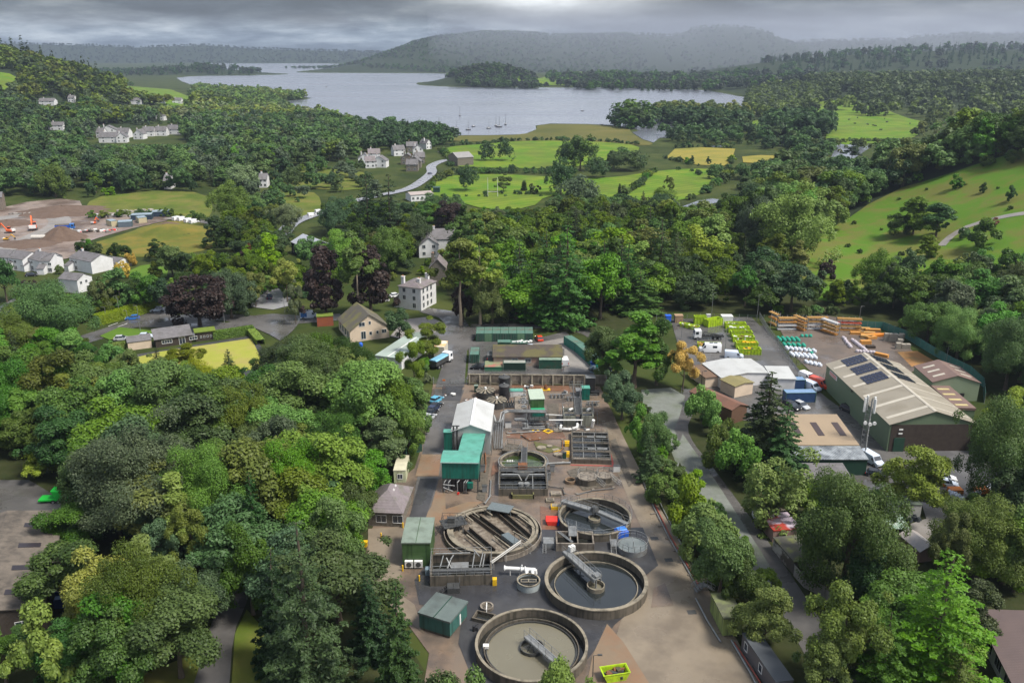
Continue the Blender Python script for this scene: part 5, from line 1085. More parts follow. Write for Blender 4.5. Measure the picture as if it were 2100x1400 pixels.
MB().rail([(pn.x-1.9,pn.y-1.0,1.3),(pn.x+1.1,pn.y-2.0,1.3),(pn.x+1.9,pn.y+1.2,1.3),(pn.x-1.1,pn.y+2.0,1.3)],1.05,.035,1.4,closed=True).build('chamber_rail',galv,e)
e,r=tank(1297,1115,61,1.2,.12,1.0,'small round grey tank ringed by galvanised rails beside the service lane',wm=galv,liquid=mat('pale_water',(.11,.13,.13),(.16,.18,.18),.5,.12),cope=False)
rp=[((r+.12)*math.cos(2*math.pi*i/16),(r+.12)*math.sin(2*math.pi*i/16),1.2)for i in range(16)];MB().rail(rp,1.05,.04,3,closed=True).build('guard_rail',galv,e)
MB().tube((0,-1,1),(0,-1,2.2),.06).tube((0,-1,2.2),(0,.4,2.2),.06).build('riser_pipe',galv,e)
d_=Q('4',1295,560,.9)-e.location;MB().cbox((d_.x,d_.y,0),(1.2,2.2,.9)).ladder((d_.x-.2,d_.y-2.4,0),(d_.x-.2,d_.y-1.1,.9),.8).rail([(d_.x-.6,d_.y-1.1,.9),(d_.x-.6,d_.y+1.1,.9)],1,.03).build('access_step',galv,e)
e,r=tank(1084,1188,47,1.35,.12,.95,'small round steel tank with a grille over it and a white pipe entering the back',wm=mat('tank_panel',(.34,.38,.38),(.26,.29,.29),2,.5),liquid=blackw,cope=False)
MB().ring((0,0),1.2,1.36,r-.16,r+.05,48).build('rim',coping,e);g=MB()
for y in(-.5,.15):g.box(-1.2,1.2,y,y+.12,1.2,1.3)
for x in(-1.2,-.05,1.1):g.box(x,x+.12,-.5,.27,1.305,1.36)
g.build('grille',coping,e)
a_=Q('4',165,820,1.3);b_=Q('4',490,838,1.3);pr=root('white_inlet_pipe',((a_.x+b_.x)/2,a_.y,0),'fat white insulated pipe with flanges lying behind the small steel tank','pipe');p=MB()
p.tube(a_,b_,.30,12).tube(Q('4',490,838,1.3),Q('4',495,880,.6),.25,10).tube(Q('4',400,840,1.3),Q('4',400,890,1.1),.28,10).tube(Q('4',460,840,1.3),Q('4',462,890,1.1),.28,10)
for u in(175,345,385):c=Q('4',u,822+(u-165)*.05,1.3);p.tube(c+Vector((-.08,0,0)),c+Vector((.08,0,0)),.48,12)
for u in(230,330):c=Q('4',u,830,1.3);p.tube((c.x,c.y,0),c,.08,6)
c=Q('4',352,800,1.9);p.tube((c.x,c.y,1.3),(c.x,c.y,2.1),.1,6);REL(p,pr).build('pipe_run',wpaint,pr)
# ---------- rectangular tanks
def rtank(A,B,D,h,label,wt=.25,wm=concrete,wl=None,liquid=blackw,bays=0,rails=True,name='rectangular_tank',cross=0,cat='tank'):
    rz=azi(A,B);L_=(B-A).length;e=root(name,(A.x,A.y,0),label,cat,None,rz);w_=MB()
    w_.box(0,L_,0,wt,0,h).box(0,L_,D-wt,D,0,h).box(0,wt,wt,D-wt,0,h).box(L_-wt,L_,wt,D-wt,0,h)
    for i in range(1,bays+1):x=L_*i/(bays+1);w_.box(x-wt/2,x+wt/2,wt,D-wt,0,h-.02)
    for i in range(1,cross+1):y=D*i/(cross+1);w_.box(wt,L_-wt,y-wt/2,y+wt/2,0,h-.05)
    w_.build('wall',wm,e);MB().poly([(wt,wt,h*.5 if wl is None else wl),(L_-wt,wt,h*.5 if wl is None else wl),(L_-wt,D-wt,h*.5 if wl is None else wl),(wt,D-wt,h*.5 if wl is None else wl)]).build('liquid',liquid,e)
    if rails:MB().rail([(0,0,h),(L_,0,h),(L_,D,h),(0,D,h)],1.05,.035,1.3,closed=True).build('guard_rail',galv,e)
    e['L']=L_;return e,L_
A_,B_=Q('2',1490,480,.0),Q('2',1880,490,.0)
e,L_=rtank(A_,B_,13.8,1.0,'long open tank crossed by four railed walkways on the right of the works',wm=dirtyc,wl=.25,cross=0,rails=False)
for i,y in enumerate((.2,3.6,7.6,10.6,13.0)):
    w_=MB().box(.25,L_-.25,y,y+.7,.85,1.0);w_.build('walkway',concrete if i in(0,4)else dirtyc,e)
    MB().rail([(.3,y+.05,1),(L_-.3,y+.05,1)],1.0,.04,1.2).build('walkway_rail',galv,e)
g=MB()
for x in(L_*.3,L_*.62):g.tube((x,.3,.9),(x,13.4,.9),.10,6)
for y in(4.2,9.9):g.box(L_*.42,L_*.60,y,y+.6,1.2,1.32).box(L_*.66,L_*.92,y+.1,y+.7,1.2,1.32)
g.build('collector_pipe',galv,e)
MB().box(L_+.1,L_+.5,-.6,13,0,.12).box(-.2,L_+.3,-.9,-.5,0,.12).build('red_base_line',mat('faded_red',(.33,.06,.05),(.22,.05,.045),2,.8),e)
for y in(3.2,8.2):
    pd=root('yellow_cabinet',e.matrix_basis@Vector((-.9,y,0)),('upper' if y>5 else 'lower')+' small yellow valve housing on the left side of the walkway tank','housing','yellow valve housings');MB().cbox((0,0,0),(.9,1.2,.9)).cbox((0,0,.9),(1.0,.5,.25)).build('cover',yellow,pd)
A_,B_=Q('2',775,800,0),Q('2',1258,800,0);e,L_=rtank(A_,B_,9.2,1.5,'deep rectangular tank with double walkway rails below the algae tank',wm=dirtyc,wl=.35,rails=True)
for y in(5.2,7.4):
    MB().box(.2,L_-.2,y,y+1.0,1.36,1.5).build('walkway',dsteel,e);MB().rail([(.3,y,1.5),(L_-.3,y,1.5)],1.05,.04,1.3).build('walkway_rail',galv,e)
p=MB();p.tube((.6,4.9,2.0),(L_*.40,4.9,2.0),.14).tube((L_*.40,4.9,2.0),(L_*.47,4.4,1.0),.14).tube((L_-.6,4.9,2.0),(L_*.62,4.9,2.0),.14).tube((L_*.62,4.9,2.0),(L_*.55,4.4,1.0),.14);p.cyl((L_*.46,3.6),.4,.9,.55,.55,12).cyl((L_*.58,3.6),.4,.9,.55,.55,12).tube((L_*.7,1.5,.4),(L_*.7,5,2.0),.07);p.build('mixer_pipe',galv,e)
MB().cbox((L_*.5,8.6,1.5),(1.8,1.2,.9)).build('motor_unit',rust,e)
k=MB().box(2.4,L_-2.6,-1.1,-.9,0,.9).box(2.4,2.6,-1.1,0,0,.9).box(L_-2.8,L_-2.6,-1.1,0,0,.9);k.build('outfall_trough',mat('mossy_concrete',(.16,.15,.05),(.10,.10,.05),1.5,.85),e)
A_,B_=Q('4',700,655,0),Q('4',1092,660,0);e,L_=rtank(A_,B_,3.9,1.6,'open concrete tank of two dark cells between the three round tanks',wm=concrete,wl=.5,bays=0,rails=False)
w_=MB().box(L_*.37,L_*.40,.25,3.6,0,1.6).box(L_*.56,L_*.59,.25,3.6,0,1.6);w_.build('inner_wall',concrete,e);MB().box(L_*.34,L_*.56,2.2,5.4,1.62,1.72).build('walkway',galv,e)
MB().rail([(L_*.34,2.2,1.72),(L_*.34,5.4,1.72)],1.0,.04).rail([(L_*.56,2.2,1.72),(L_*.56,5.4,1.72)],1.0,.04).build('walkway_rail',galv,e);MB().tube((.4,3.4,1.7),(L_*.42,.2,1.7),.12).tube((.7,3.6,1.7),(L_*.45,.4,1.7),.06).build('inlet_pipe',galv,e)
MB().cbox((-1.2,1.7,0),(1.8,2.0,1.1)).rail([(-2.1,.7,1.1),(-.3,.7,1.1)],.9,.03).ladder((-1.9,-.8,0),(-1.9,.7,1.1)).build('access_platform',galv,e)
A_,B_=Q('3',712,1268,0),Q('3',1348,1250,0);e,L_=rtank(A_,B_,6.2,1.9,'weathered rectangular tank full of steel pipework and rails at the lower left of the works',wm=dirtyc,wl=.5,bays=0,rails=True)
MB().box(.3,L_-.3,1.1,1.8,1.8,1.95).build('walkway',dsteel,e);MB().rail([(.4,1.1,1.95),(L_-.4,1.1,1.95)],1.05,.04,1.1).build('walkway_rail',galv,e)
g=MB()
for x,y0,y1 in((1.5,2.2,5.4),(3.1,4.2,5.5),(L_*.68,1.8,6),(L_*.85,2.0,5.6)):g.tube((x,y0,2.1),(x+.4,y1,2.1),.10)
g.tube((.6,5.7,2.3),(L_*.65,5.7,2.3),.12).tube((L_*.7,5.9,2.8),(L_*.8,4.8,2.2),.09).tube((2.4,4.6,2.2),(3.2,3.2,1.2),.12).tube((3.2,4.6,2.2),(2.6,3.2,1.2),.12).box(L_*.33,L_*.62,3.0,4.6,1.2,1.35).tube((L_*.8,2.2,1.9),(L_*.86,5.2,2.6),.09);g.build('pipework',galv,e)
d=MB();d.cbox((L_*.38,-1.2,0),(1.9,1.6,1.0));d.rail([(L_*.38-.95,-2.0,1.0),(L_*.38+.95,-2.0,1.0),(L_*.38+.95,-.4,1.0)],1.0,.035,1.0);d.ladder((L_*.38-2.4,-1.9,0),(L_*.38-.95,-1.2,1.0),.8);d.build('access_platform',dsteel,e)
MB().box(L_+.05,L_+.7,-.3,.5,0,1.2).build('kiosk',yellow,e);MB().cbox((-.5,3.4,0),(.8,1.0,1.2)).build('valve_box',mat('grey_blue',(.2,.27,.32),None,2,.5),e)
# ============================================================ TREATMENT WORKS: BUILDINGS AND PLANT
def at(c,u,v,z=0):p=Q(c,u,v,z);p.z=0;return p
A_=Q('1',352,1275,5.2);B_=Q('1',760,1280,5.2);C_=Q('1',405,990,5.2);A_.z=B_.z=0
e=bldg('steel_shed','pale grey gabled steel shed at the head of the works','shed',A_,B_,(Vector((C_.x,C_.y,0))-A_).length,5.1,6.5,'y',mat('grey_cladding',(.38,.39,.38),(.33,.34,.33),.5,.5,wave=('X',5,.3)),lightgrey,.25)
L_,D_=e['dims'][0],e['dims'][1];MB().box(.3,L_*.42,-.06,-.002,.1,4.0).build('roller_door',mat('shutter_grey',(.16,.165,.165),(.20,.205,.205),.5,.5,wave=('Z',8,.6)),e)
MB().box(L_/2-.22,L_/2+.22,-.3,D_+.28,6.66,6.72).build('ridge_cap',wpaint,e)
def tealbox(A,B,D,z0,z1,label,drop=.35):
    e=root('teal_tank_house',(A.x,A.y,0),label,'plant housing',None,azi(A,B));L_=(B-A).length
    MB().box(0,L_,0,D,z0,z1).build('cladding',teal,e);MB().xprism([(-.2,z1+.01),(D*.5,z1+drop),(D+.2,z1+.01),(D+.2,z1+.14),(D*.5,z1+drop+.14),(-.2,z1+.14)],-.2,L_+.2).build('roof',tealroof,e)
    MB().box(-.21,L_+.21,-.27,-.205,z1-.05,z1+.15).build('fascia',mat('pale_green_trim',(.35,.5,.45),None,2,.4),e);lg=MB()
    for x in(.15,L_-.15):
        for y in(.15,D-.15):lg.box(x-.12,x+.12,y-.12,y+.12,0,z0)
    lg.box(.03,L_-.03,.03,.18,z0-.2,z0-.003).box(.03,L_-.03,D-.18,D-.03,z0-.2,z0-.003);lg.build('leg_frame',dsteel,e);return e,L_
A_=Q('2',222,622,3.0);B_=Q('2',578,628,3.0);A_.z=B_.z=0
e,L_=tealbox(A_,B_,4.6,3.0,6.3,'large deep teal box house standing on steel legs, the lower of the pair');s=MB()
for x,r0 in((L_*.3,.55),(L_*.52,.75),(L_*.72,.55)):s.cyl((x,1.0),.15,2.7,r0,r0,14)
s.build('vessel',black,e);s=MB()
for x in(.4,1.2,L_*.42,L_*.60,L_*.66):s.path([(x,-.3,.3),(x,-.3,2.3),(x+.5,.3,2.75)],.11,7)
s.tube((.2,-.5,2.0),(L_*.35,-.2,1.6),.08).tube((.2,-.5,1.4),(L_*.3,-.3,.5),.08);s.build('pipework',galv,e)
MB().cbox((L_*.78,-.5,1.4),(1.0,.7,1.1)).build('control_box',teal,e);MB().tube((L_*.45,-.8,.4),(L_*.45,-1.0,.4),.25,10).build('valve_wheel',red,e)
A_=Q('2',392,352,4.6);B_=Q('2',600,358,4.6);C_=Q('2',440,155,4.6);A_.z=B_.z=C_.z=0
e,L_=tealbox(A_,B_,(C_-A_).length,2.6,4.5,'paler teal roofed plant house against the grey steel shed, the upper of the pair',.2)
for k in(1,2):MB().box(-.21,L_+.21,(C_-A_).length*k/3-.04,(C_-A_).length*k/3+.04,4.70,4.78).build('roof_seam',tealroof,e)
p=at('2',285,375);sk=root('teal_cabinet',p,'small teal cabinet on the left corner between the two teal houses','cabinet');MB().cbox((0,0,.3),(1.6,1.4,4.6)).build('body',teal,sk);MB().cbox((0,0,4.91),(1.8,1.6,.12)).build('lid',tealroof,sk)
st=root('vent_stack',at('2',340,385),'thin grey vent stacks beside the teal cabinet','vent');MB().cyl((0,0),0,6.2,.18,.18,10).cyl((.7,.1),0,6.2,.18,.18,10).box(-.6,1.2,-.1,.2,6.2,6.35).build('stack',dsteel,st)
e=root('pipe_rack',at('2',760,250),'bundle of long grey pipes and cable trays along the right side of the steel shed','pipework');r_=MB()
for i in range(6):
    a_=Q('2',720+i*18,60,.5+.0*i);b_=Q('2',735+i*16,330,.5);r_.tube(a_,b_,.10,6)
REL(r_,e).build('pipe_run',galv,e);r_=MB()
for u,v in((705,80),(705,260),(705,400),(815,260),(825,80),(800,340)):a_=at('2',u,v);r_.tube(a_,a_+Vector((0,0,4.6)),.07,6)
r_.tube(Q('2',705,0,4.6),Q('2',690,330,4.6),.08).tube(Q('2',835,-40,4.6),Q('2',800,330,4.6),.08);REL(r_,e).build('support_frame',galv,e)
e=root('overhead_duct',at('1',830,1180),'thick grey duct looping from the steel shed over towards the screens','duct');r_=MB();r_.path([Q('1',1360,1075,4.2),Q('1',960,1065,4.2),Q('1',905,1085,4.2),Q('1',890,1160,3.0),Q('1',860,1185,2.6),Q('1',820,1180,2.6),Q('1',800,1110,3.6)],.28,10)
r_.path([Q('1',1360,1055,4.6),Q('1',945,1050,4.6),Q('1',880,1080,4.6),Q('1',862,1180,3.2)],.12,8);REL(r_,e).build('duct_run',galv,e)
lg=MB()
for u,v in((910,1240),(1360,1240),(1150,1230)):a_=at('1',u,v);lg.tube(a_,a_+Vector((0,0,4.4)),.09,6)
REL(lg,e).build('support_post',galv,e)
A_=Q('1',1198,1040,3.4);B_=Q('1',1345,1035,3.4);A_.z=B_.z=0;e=root('green_screen_house',A_,'green two tone cabin raised on a steel frame over pipes','plant cabin',None,azi(A_,B_));L_=(B_-A_).length
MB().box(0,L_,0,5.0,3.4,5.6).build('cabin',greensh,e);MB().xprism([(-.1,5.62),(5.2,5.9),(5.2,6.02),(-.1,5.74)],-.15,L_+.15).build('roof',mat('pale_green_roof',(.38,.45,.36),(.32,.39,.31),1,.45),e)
MB().box(0,L_,-1.2,-.01,3.0,3.6).build('lower_hood',mat('bright_green_sheet',(.03,.30,.15),(.03,.24,.12),1,.5),e);MB().box(.05,L_-.05,-1.15,-.02,1.6,2.99).build('hood_front',teal,e);f_=MB()
for x in(.1,L_-.1):
    for y in(-1.8,.1,4.8):f_.tube((x,y,0),(x,y,3.4),.09,6)
f_.box(-.6,L_+.6,-3.4,-1.3,1.9,2.0);f_.rail([(-.6,-3.4,2),(L_+.6,-3.4,2),(L_+.6,-1.3,2)],1.05,.04,1.0);f_.build('steel_frame',dsteel,e);pw=MB()
for z,y in((.6,-3.2),(1.2,-2.8),(.5,-4.0)):pw.path([(-2.2,y,z),(-.5,y,z),(.3,y-.3,z),(L_-.3,y-.3,z)],.17,8)
pw.path([(-3.6,-2.4,1.8),(-1.2,-2.4,1.8)],.22,8);pw.path([(-3.6,-1.6,1.8),(-1.2,-1.6,1.8)],.22,8);pw.tube((-3.6,-2.4,1.8),(-3.6,-1.6,1.8),.22,8);pw.path([(-1,-2.5,1.8),(-1,-3.8,.6),(.4,-4.4,.5)],.15,7)
for x in(-3,-1.2,.4,2):pw.tube((x,-2.6,0),(x,-2.6,1.8),.07,5)
pw.cyl((-1.6,-3.4),.3,1.5,.35,.35,10).cyl((L_+.4,-3.2),.2,1.2,.3,.3,10);pw.build('pipework',galv,e)
e=root('screen_channel',at('1',1130,1000),'narrow inlet channel with a row of grey covers beside the green cabin','channel');c_=MB()
for i in range(5):a_=at('1',1128-i*2,1040-i*42);c_.cbox((a_.x,a_.y,.45),(1.1,1.2,.22),0);c_.cbox((a_.x,a_.y,.67),(.6,.5,.25),0)
REL(c_,e).build('cover',galv,e);c_=MB();a_=at('1',1065,1100);b_=at('1',1075,880);c_.cbox(((a_.x+b_.x)/2,(a_.y+b_.y)/2,0),(1.9,(b_-a_).length,.4));a_=at('1',1130,1060);b_=at('1',1118,850);c_.cbox(((a_.x+b_.x)/2,(a_.y+b_.y)/2,0),(1.5,(b_-a_).length,.45));REL(c_,e).build('channel_wall',concrete,e)
for k,(u0,u1,lab)in enumerate(((1550,1680,'left'),(1745,1875,'right'))):
    A_,B_=at('1',u0,1235),at('1',u1,1235);e,L_=rtank(A_,B_,4.8,2.6,f'tall concrete hopper tank, {lab} one of the pair under the steel catwalk',wm=mat('grey_green_concrete',(.22,.22,.18),(.14,.145,.115),.8,.75,streak=(.07,.07,.05)),wl=2.0,rails=True,name='hopper_tank')
    MB().box(.3,L_-.3,1.6,1.9,2.5,2.7).build('weir_beam',coping,e);MB().tube((L_*.5,2.6,2.9),(L_*.8,3.4,2.9),.3,10).build('valve_body',wpaint,e);e['group']='twin hopper tanks'
e=root('catwalk',at('1',1710,1200),'steel catwalk with stairs running up between the two hopper tanks','walkway');c_=MB();a_=at('1',1710,1230);b_=at('1',1690,960);d=(b_-a_).normalized()
for i in range(22):p=a_+d*(i*.45);c_.cbox((p.x,p.y,2.9),(1.5,.36,.05),0)
REL(c_,e).build('tread',dsteel,e);c_=MB();zz_=Vector((0,0,2.95));s=Vector((.8,0,0));c_.rail([a_+zz_-s,b_+zz_-s],1.1,.04,1.0).rail([a_+zz_+s,b_+zz_+s],1.1,.04,1.0)
for t in(0,.33,.66,1):p=a_+(b_-a_)*t;c_.tube(p-s,p-s+zz_,.07).tube(p+s,p+s+zz_,.07)
c_.rail([b_+zz_-s*2,b_+zz_+s*2+Vector((0,.1,0))],1.3,.04,.6).rail([b_+zz_-s*2+Vector((0,2,0)),b_+zz_+s*2+Vector((0,2,0))],1.3,.04,.6);REL(c_,e).build('handrail',galv,e)
e=root('valve_manifold',at('1',1600,1270),'manifold of white wrapped pipes and bends below the hopper tanks','pipework');m_=MB();m_.path([Q('1',1510,1250,.7),Q('1',1600,1260,.7),Q('1',1700,1240,.7),Q('1',1700,1200,.9)],.3,9).path([Q('1',1525,1220,.9),Q('1',1525,1265,.6)],.34,9).path([Q('1',1875,1160,2.2),Q('1',1860,1230,.4)],.34,9)
m_.path([Q('1',1365,1160,1.8),Q('1',1760,1160,1.8)],.16,8).path([Q('1',1745,1160,1.8),Q('1',1745,1230,.2)],.12,7).path([Q('1',1360,1100,2.2),Q('1',1550,1110,2.2),Q('1',1550,1020,2.2)],.12,7);REL(m_,e).build('pipe_run',wpaint,e);m_=MB()
for u in(1540,1590,1640):a_=Q('1',u,1255,.7);m_.tube(a_,a_+Vector((0,0,.7)),.12,7);m_.tube(a_+Vector((-.3,0,.7)),a_+Vector((.3,0,.7)),.05,5)
REL(m_,e).build('valve',dsteel,e)
def kiosk(c,u,v,w,d,h,m,label,rm=None,name='plant_kiosk',rz=0,cat='kiosk',group=None):
    e=root(name,at(c,u,v),label,cat,group,rz);MB().cbox((0,0,0),(w,d,h)).build('body',m,e,bevel=.04);MB().cbox((0,0,h+.002),(w+.16,d+.16,.12)).build('lid',rm or m,e)
    MB().box(-w*.3,w*.3,-d/2-.04,-d/2-.002,.15,h*.88).build('door',m,e);MB().box(w*.18,w*.24,-d/2-.08,-d/2-.04,h*.4,h*.5).build('handle',dsteel,e);return e
kiosk('1',1835,870,2.2,2.0,4.2,black,'tall black kiosk with a grey lid in the upper right corner of the works',galv)
kiosk('1',1788,935,1.8,1.8,3.0,teal,'green cabinet with a pale roof in front of the tall black kiosk',tealroof)
kiosk('1',1890,890,2.0,1.5,.9,black,'low black housing to the right of the tall black kiosk');kiosk('1',1045,905,3.0,1.6,1.6,wpaint,'white and green control panel beside the black vertical tanks',tealroof)
kiosk('1',612,860,.9,.8,1.7,dkgreen,'little dark green cabinet at the top left of the works',greenroof);kiosk('1',1715,900,1.3,2.2,1.5,galv,'grey slatted unit left of the green cabinet')
e=root('orange_dosing_unit',at('1',1360,840),'small orange and white dosing unit on the red stained apron','dosing unit');MB().cbox((0,0,0),(2.2,1.4,.3)).build('tray',yellow,e);MB().cyl((0,0),.3,1.2,.5,.4,12).cyl((0,0),1.2,1.5,.2,.2,10).build('drum',rust,e)
for k,(u,v,lab)in enumerate(((1385,1290,'upper yellow framed pit hatch near the screens'),(1250,1285,'small yellow hatch below the green cabin'))):
    a_=at('1',u,v);e=root('hatch',a_,lab,'hatch','yellow edged hatches');MB().ring((0,0),.06,.3,.5+.25*(1-k),.85+.35*(1-k),4).build('frame',yellow,e);MB().cbox((0,0,.05),(1,1,.12),0,.78).build('plate',dirtyc,e)
for k,(u,v,lab)in enumerate(((1342,920,'yellow sided hatch box left of the upper settling tank'),(1335,350,'yellow square cover among three round lids'))):
    a_=at('2',u,v);e=root('hatch',a_,lab,'hatch','yellow edged hatches');MB().cbox((0,0,0),(2.0-.3*k,1.3,.7-.5*k),0,.4*k).build('frame',yellow,e);MB().cbox((0,0,(.7-.5*k)+.01),(1.7-.3*k,1.0,.06),0,.4*k).build('plate',coping,e)
for u,v,r0,lab in((1195,335,1.0,'largest'),(1275,320,.65,'smallest'),(1355,400,.9,'lowest')):
    e=root('manhole_lid',at('2',u,v),f'{lab} of three pale manhole lids right of the algae tank','manhole lid','pale manhole lids');MB().cyl((0,0),.06,.35,r0,r0,20).build('rim',concrete,e);MB().cyl((0,0),.351,.42,r0*.85,r0*.85,20).build('lid',coping,e)
sheet('mossy_ground',[q('2',1120,270),q('2',1320,310),q('2',1420,340),q('2',1270,380),q('2',1150,350)],mat('moss',(.07,.085,.02),(.10,.09,.04),1,.9,coords='World'),.14)
for(c,u,v,w,d,lab)in(('2',1338,785,2.0,1.4,'rectangular pale slab cover right of the deep rectangular tank'),('2',1280,850,1.5,1.2,'small dark framed cover above the yellow hatch box'),('2',1355,165,1.6,1.6,'square pale cover beside the walkway tank')):
    e=root('slab_cover',at(c,u,v),lab,'cover','slab covers');MB().cbox((0,0,.05),(w,d,.4)).build('frame',coping,e);MB().cbox((0,0,.451),(w*.75,d*.7,.04)).build('plate',dirtyc if w<1.6 else concrete,e)
for u,v,lab in((915,870,'upper'),(915,940,'lower')):
    e=root('black_tank',at('1',u,v),f'{lab} black cylindrical tank with a domed grey lid at the top of the works','tank','black cylindrical tanks');r0=1.35 if lab=='upper' else 1.25;h=4.2 if lab=='upper' else 3.6
    MB().cyl((0,0),0,h,r0,r0,26).build('body',black,e,smooth=True);MB().lathe([(r0+.03,h-.1),(r0+.03,h+.02),(r0*.6,h+.3),(0,h+.38)],(0,0),26).build('lid',dsteel,e,smooth=True);MB().cyl((0,0),h+.3,h+.65,.22,.22,10).ladder((r0+.1,-.3,0),(r0+.1,-.3,h),.4).build('vent',galv,e)
for u,v,lab in((713,880,'upper'),(835,985,'lower')):
    e=root('fan_covered_tank',at('1',u,v+30),f'{lab} round tank with a cover of radiating pale blades','tank','tanks with radial covers');MB().ring((0,0),0,1.7,2.05,2.25,28).build('wall',dsteel,e);MB().lathe([(0,1.5),(2.05,1.5)],(0,0),28).build('floor',black,e);b_=MB()
    for i in range(12):
        a=2*math.pi*i/12;c_,s_=math.cos(a),math.sin(a);t=.17;b_.hexa([(c_*.3-s_*t*.3,s_*.3+c_*t*.3,2.0),(c_*.3+s_*t*.3,s_*.3-c_*t*.3,2.0),(c_*2.35+s_*t*1.9,s_*2.35-c_*t*1.9,1.72),(c_*2.35-s_*t*1.9,s_*2.35+c_*t*1.9,1.72)]+[(c_*.3-s_*t*.3,s_*.3+c_*t*.3,2.06),(c_*.3+s_*t*.3,s_*.3-c_*t*.3,2.06),(c_*2.35+s_*t*1.9,s_*2.35-c_*t*1.9,1.78),(c_*2.35-s_*t*1.9,s_*2.35+c_*t*1.9,1.78)])
    b_.build('blade',coping,e);MB().cyl((0,0),1.9,2.5,.35,.25,12).build('hub',wpaint,e)
e=root('pump_skid',at('1',940,1010),'dark pump skid with pipes behind the grey shed','pump');s=MB()
for i in range(6):s.tube((-1.5+i*.6,-1,.4),(-1.3+i*.6,1.2,1.0),.12,7);s.cyl((-1.3+i*.6,.2),.1,1.2,.2,.2,8)
s.build('pipework',dsteel,e);MB().cbox((0,0,.05),(4.4,3,.25)).build('base',black,e)
for u,v,r0,h,lab in((1640,640,1.9,1.4,'left of the two, with a long ladder'),(1810,620,1.5,1.2,'right of the two, with stepped rails')):
    e=root('octagonal_chamber',at('2',u,v+30),'octagonal concrete chamber, '+lab,'chamber','octagonal chambers');MB().cyl((0,0),0,h,r0,r0,8).build('wall',dirtyc,e);MB().cyl((0,0),h+.01,h+.15,r0+.12,r0+.12,8).build('lid',concrete,e)
    MB().rail([(r0*math.cos(a*.785),r0*math.sin(a*.785),h+.15)for a in range(7)],1.0,.035,1.2).build('guard_rail',galv,e);MB().ladder((r0+1.5,-1.6,0),(r0*.7,-.6,h+.2),.8).rail([(r0+1.5,-2.0,0),(r0*.7,-1.0,h+.15)],.95,.035,1).build('ladder',galv,e)
e=root('round_pit',at('2',1478,665),'low round brick pit open at the top beside the octagonal chambers','pit');MB().ring((0,0),0,.7,.8,1.05,24).build('wall',mat('brown_brick',(.22,.15,.09),(.15,.10,.065),3,.85),e);MB().lathe([(0,.3),(.8,.3)],(0,0),20).build('water',blackw,e)
for u,v,lab,c in((665,285,'round open manhole with a pipe beside the brown sludge tank','5'),):
    e=root('round_pit',at(c,u,v),lab,'pit');MB().ring((0,0),0,.6,.75,1.0,24).build('wall',concrete,e);MB().lathe([(0,.4),(.75,.4)],(0,0),20).build('cover',dirtyc,e);MB().path([(0,0,.6),(0,-.3,1.3),(0,-1.6,1.1),(0,-1.7,.3)],.08,6).build('pipe',wpaint,e)
e=root('drain_sump',at('5',640,380),'dark square sump against the wall of the brown sludge tank','sump',None,-.35);MB().box(-1.5,1.5,-1,-.8,0,.7).box(-1.5,1.5,.8,1,0,.7).box(-1.5,-1.3,-.8,.8,0,.7).box(1.3,1.5,-.8,.8,0,.7).build('wall',dirtyc,e);MB().box(-1.3,1.3,-.8,.8,.05,.2).build('floor',blackw,e)
e=root('small_pump',at('5',555,480),'small black pump beside the teal shed','pump');MB().cyl((0,0),0,1.0,.25,.2,10).cbox((.3,.1,0),(.5,.4,.7)).tube((-.2,0,.8),(.6,.3,1.1),.09).build('body',black,e)
A_,B_=at('3',432,1065),at('3',718,1065);e=bldg('green_plant_house','moss green plant house with a flat grey roof and two white fan units','plant house',A_,B_,7.6,4.4,4.62,flat=True,mw=greensh,mr=greenroof,o=.12)
L_=e['dims'][0];MB().box(L_/2-.03,L_/2+.03,-.1,7.7,4.63,4.68).build('roof_seam',greensh,e)
for i in range(2):
    u=MB().box(.4+i*1.5,1.7+i*1.5,-.62,-.12,.35,1.5);o_=u.build('fan_unit',wpaint,e);MB().tube((1.05+i*1.5,-.61,.92),(1.05+i*1.5,-.66,.92),.42,16).build('fan',dsteel,o_)
A_,B_=at('3',80,640),at('3',420,655);e=bldg('stone_hut','small stone hut with a hipped purple slate roof and two rooflights','hut',A_,B_,8.6,3.0,5.6,'y',stone,purpleslate,.45,hip=3.2,wins=(('f',2.3,.9,1.7,1.3,1),('f',5.2,.9,1.7,1.3,1)))
L_=e['dims'][0]
for k in range(2):
    y0=3.9+k*1.5;sl=(5.6-3.0)/(L_/2);x0,x1=L_*.62,L_*.86
    m=MB().hexa([(x0,y0,5.6-(x0-L_/2)*sl+.04),(x1,y0,5.6-(x1-L_/2)*sl+.04),(x1,y0+.7,5.6-(x1-L_/2)*sl+.04),(x0,y0+.7,5.6-(x0-L_/2)*sl+.04),(x0,y0,5.6-(x0-L_/2)*sl+.12),(x1,y0,5.6-(x1-L_/2)*sl+.12),(x1,y0+.7,5.6-(x1-L_/2)*sl+.12),(x0,y0+.7,5.6-(x0-L_/2)*sl+.12)]);m.build('rooflight',mat('pale_rooflight',(.45,.43,.42),None,2,.3),e)
A_,B_=at('3',340,198),at('3',462,198);e=bldg('site_cabin','long cream ribbed site cabin with a small dark window beside the works road','cabin',A_,B_,6.4,2.5,2.7,flat=True,mw=creamcab,mr=mat('cream_roof',(.55,.52,.38),(.46,.44,.33),1,.7,stain=(.3,.28,.2)),o=.04,wins=(('f',1.2,.9,.9,.9),))
R4=[Q('5',*k,3.0)for k in((80,312),(345,393),(498,222),(230,147))];A_,B_=R4[0].copy(),R4[1].copy();A_.z=B_.z=0
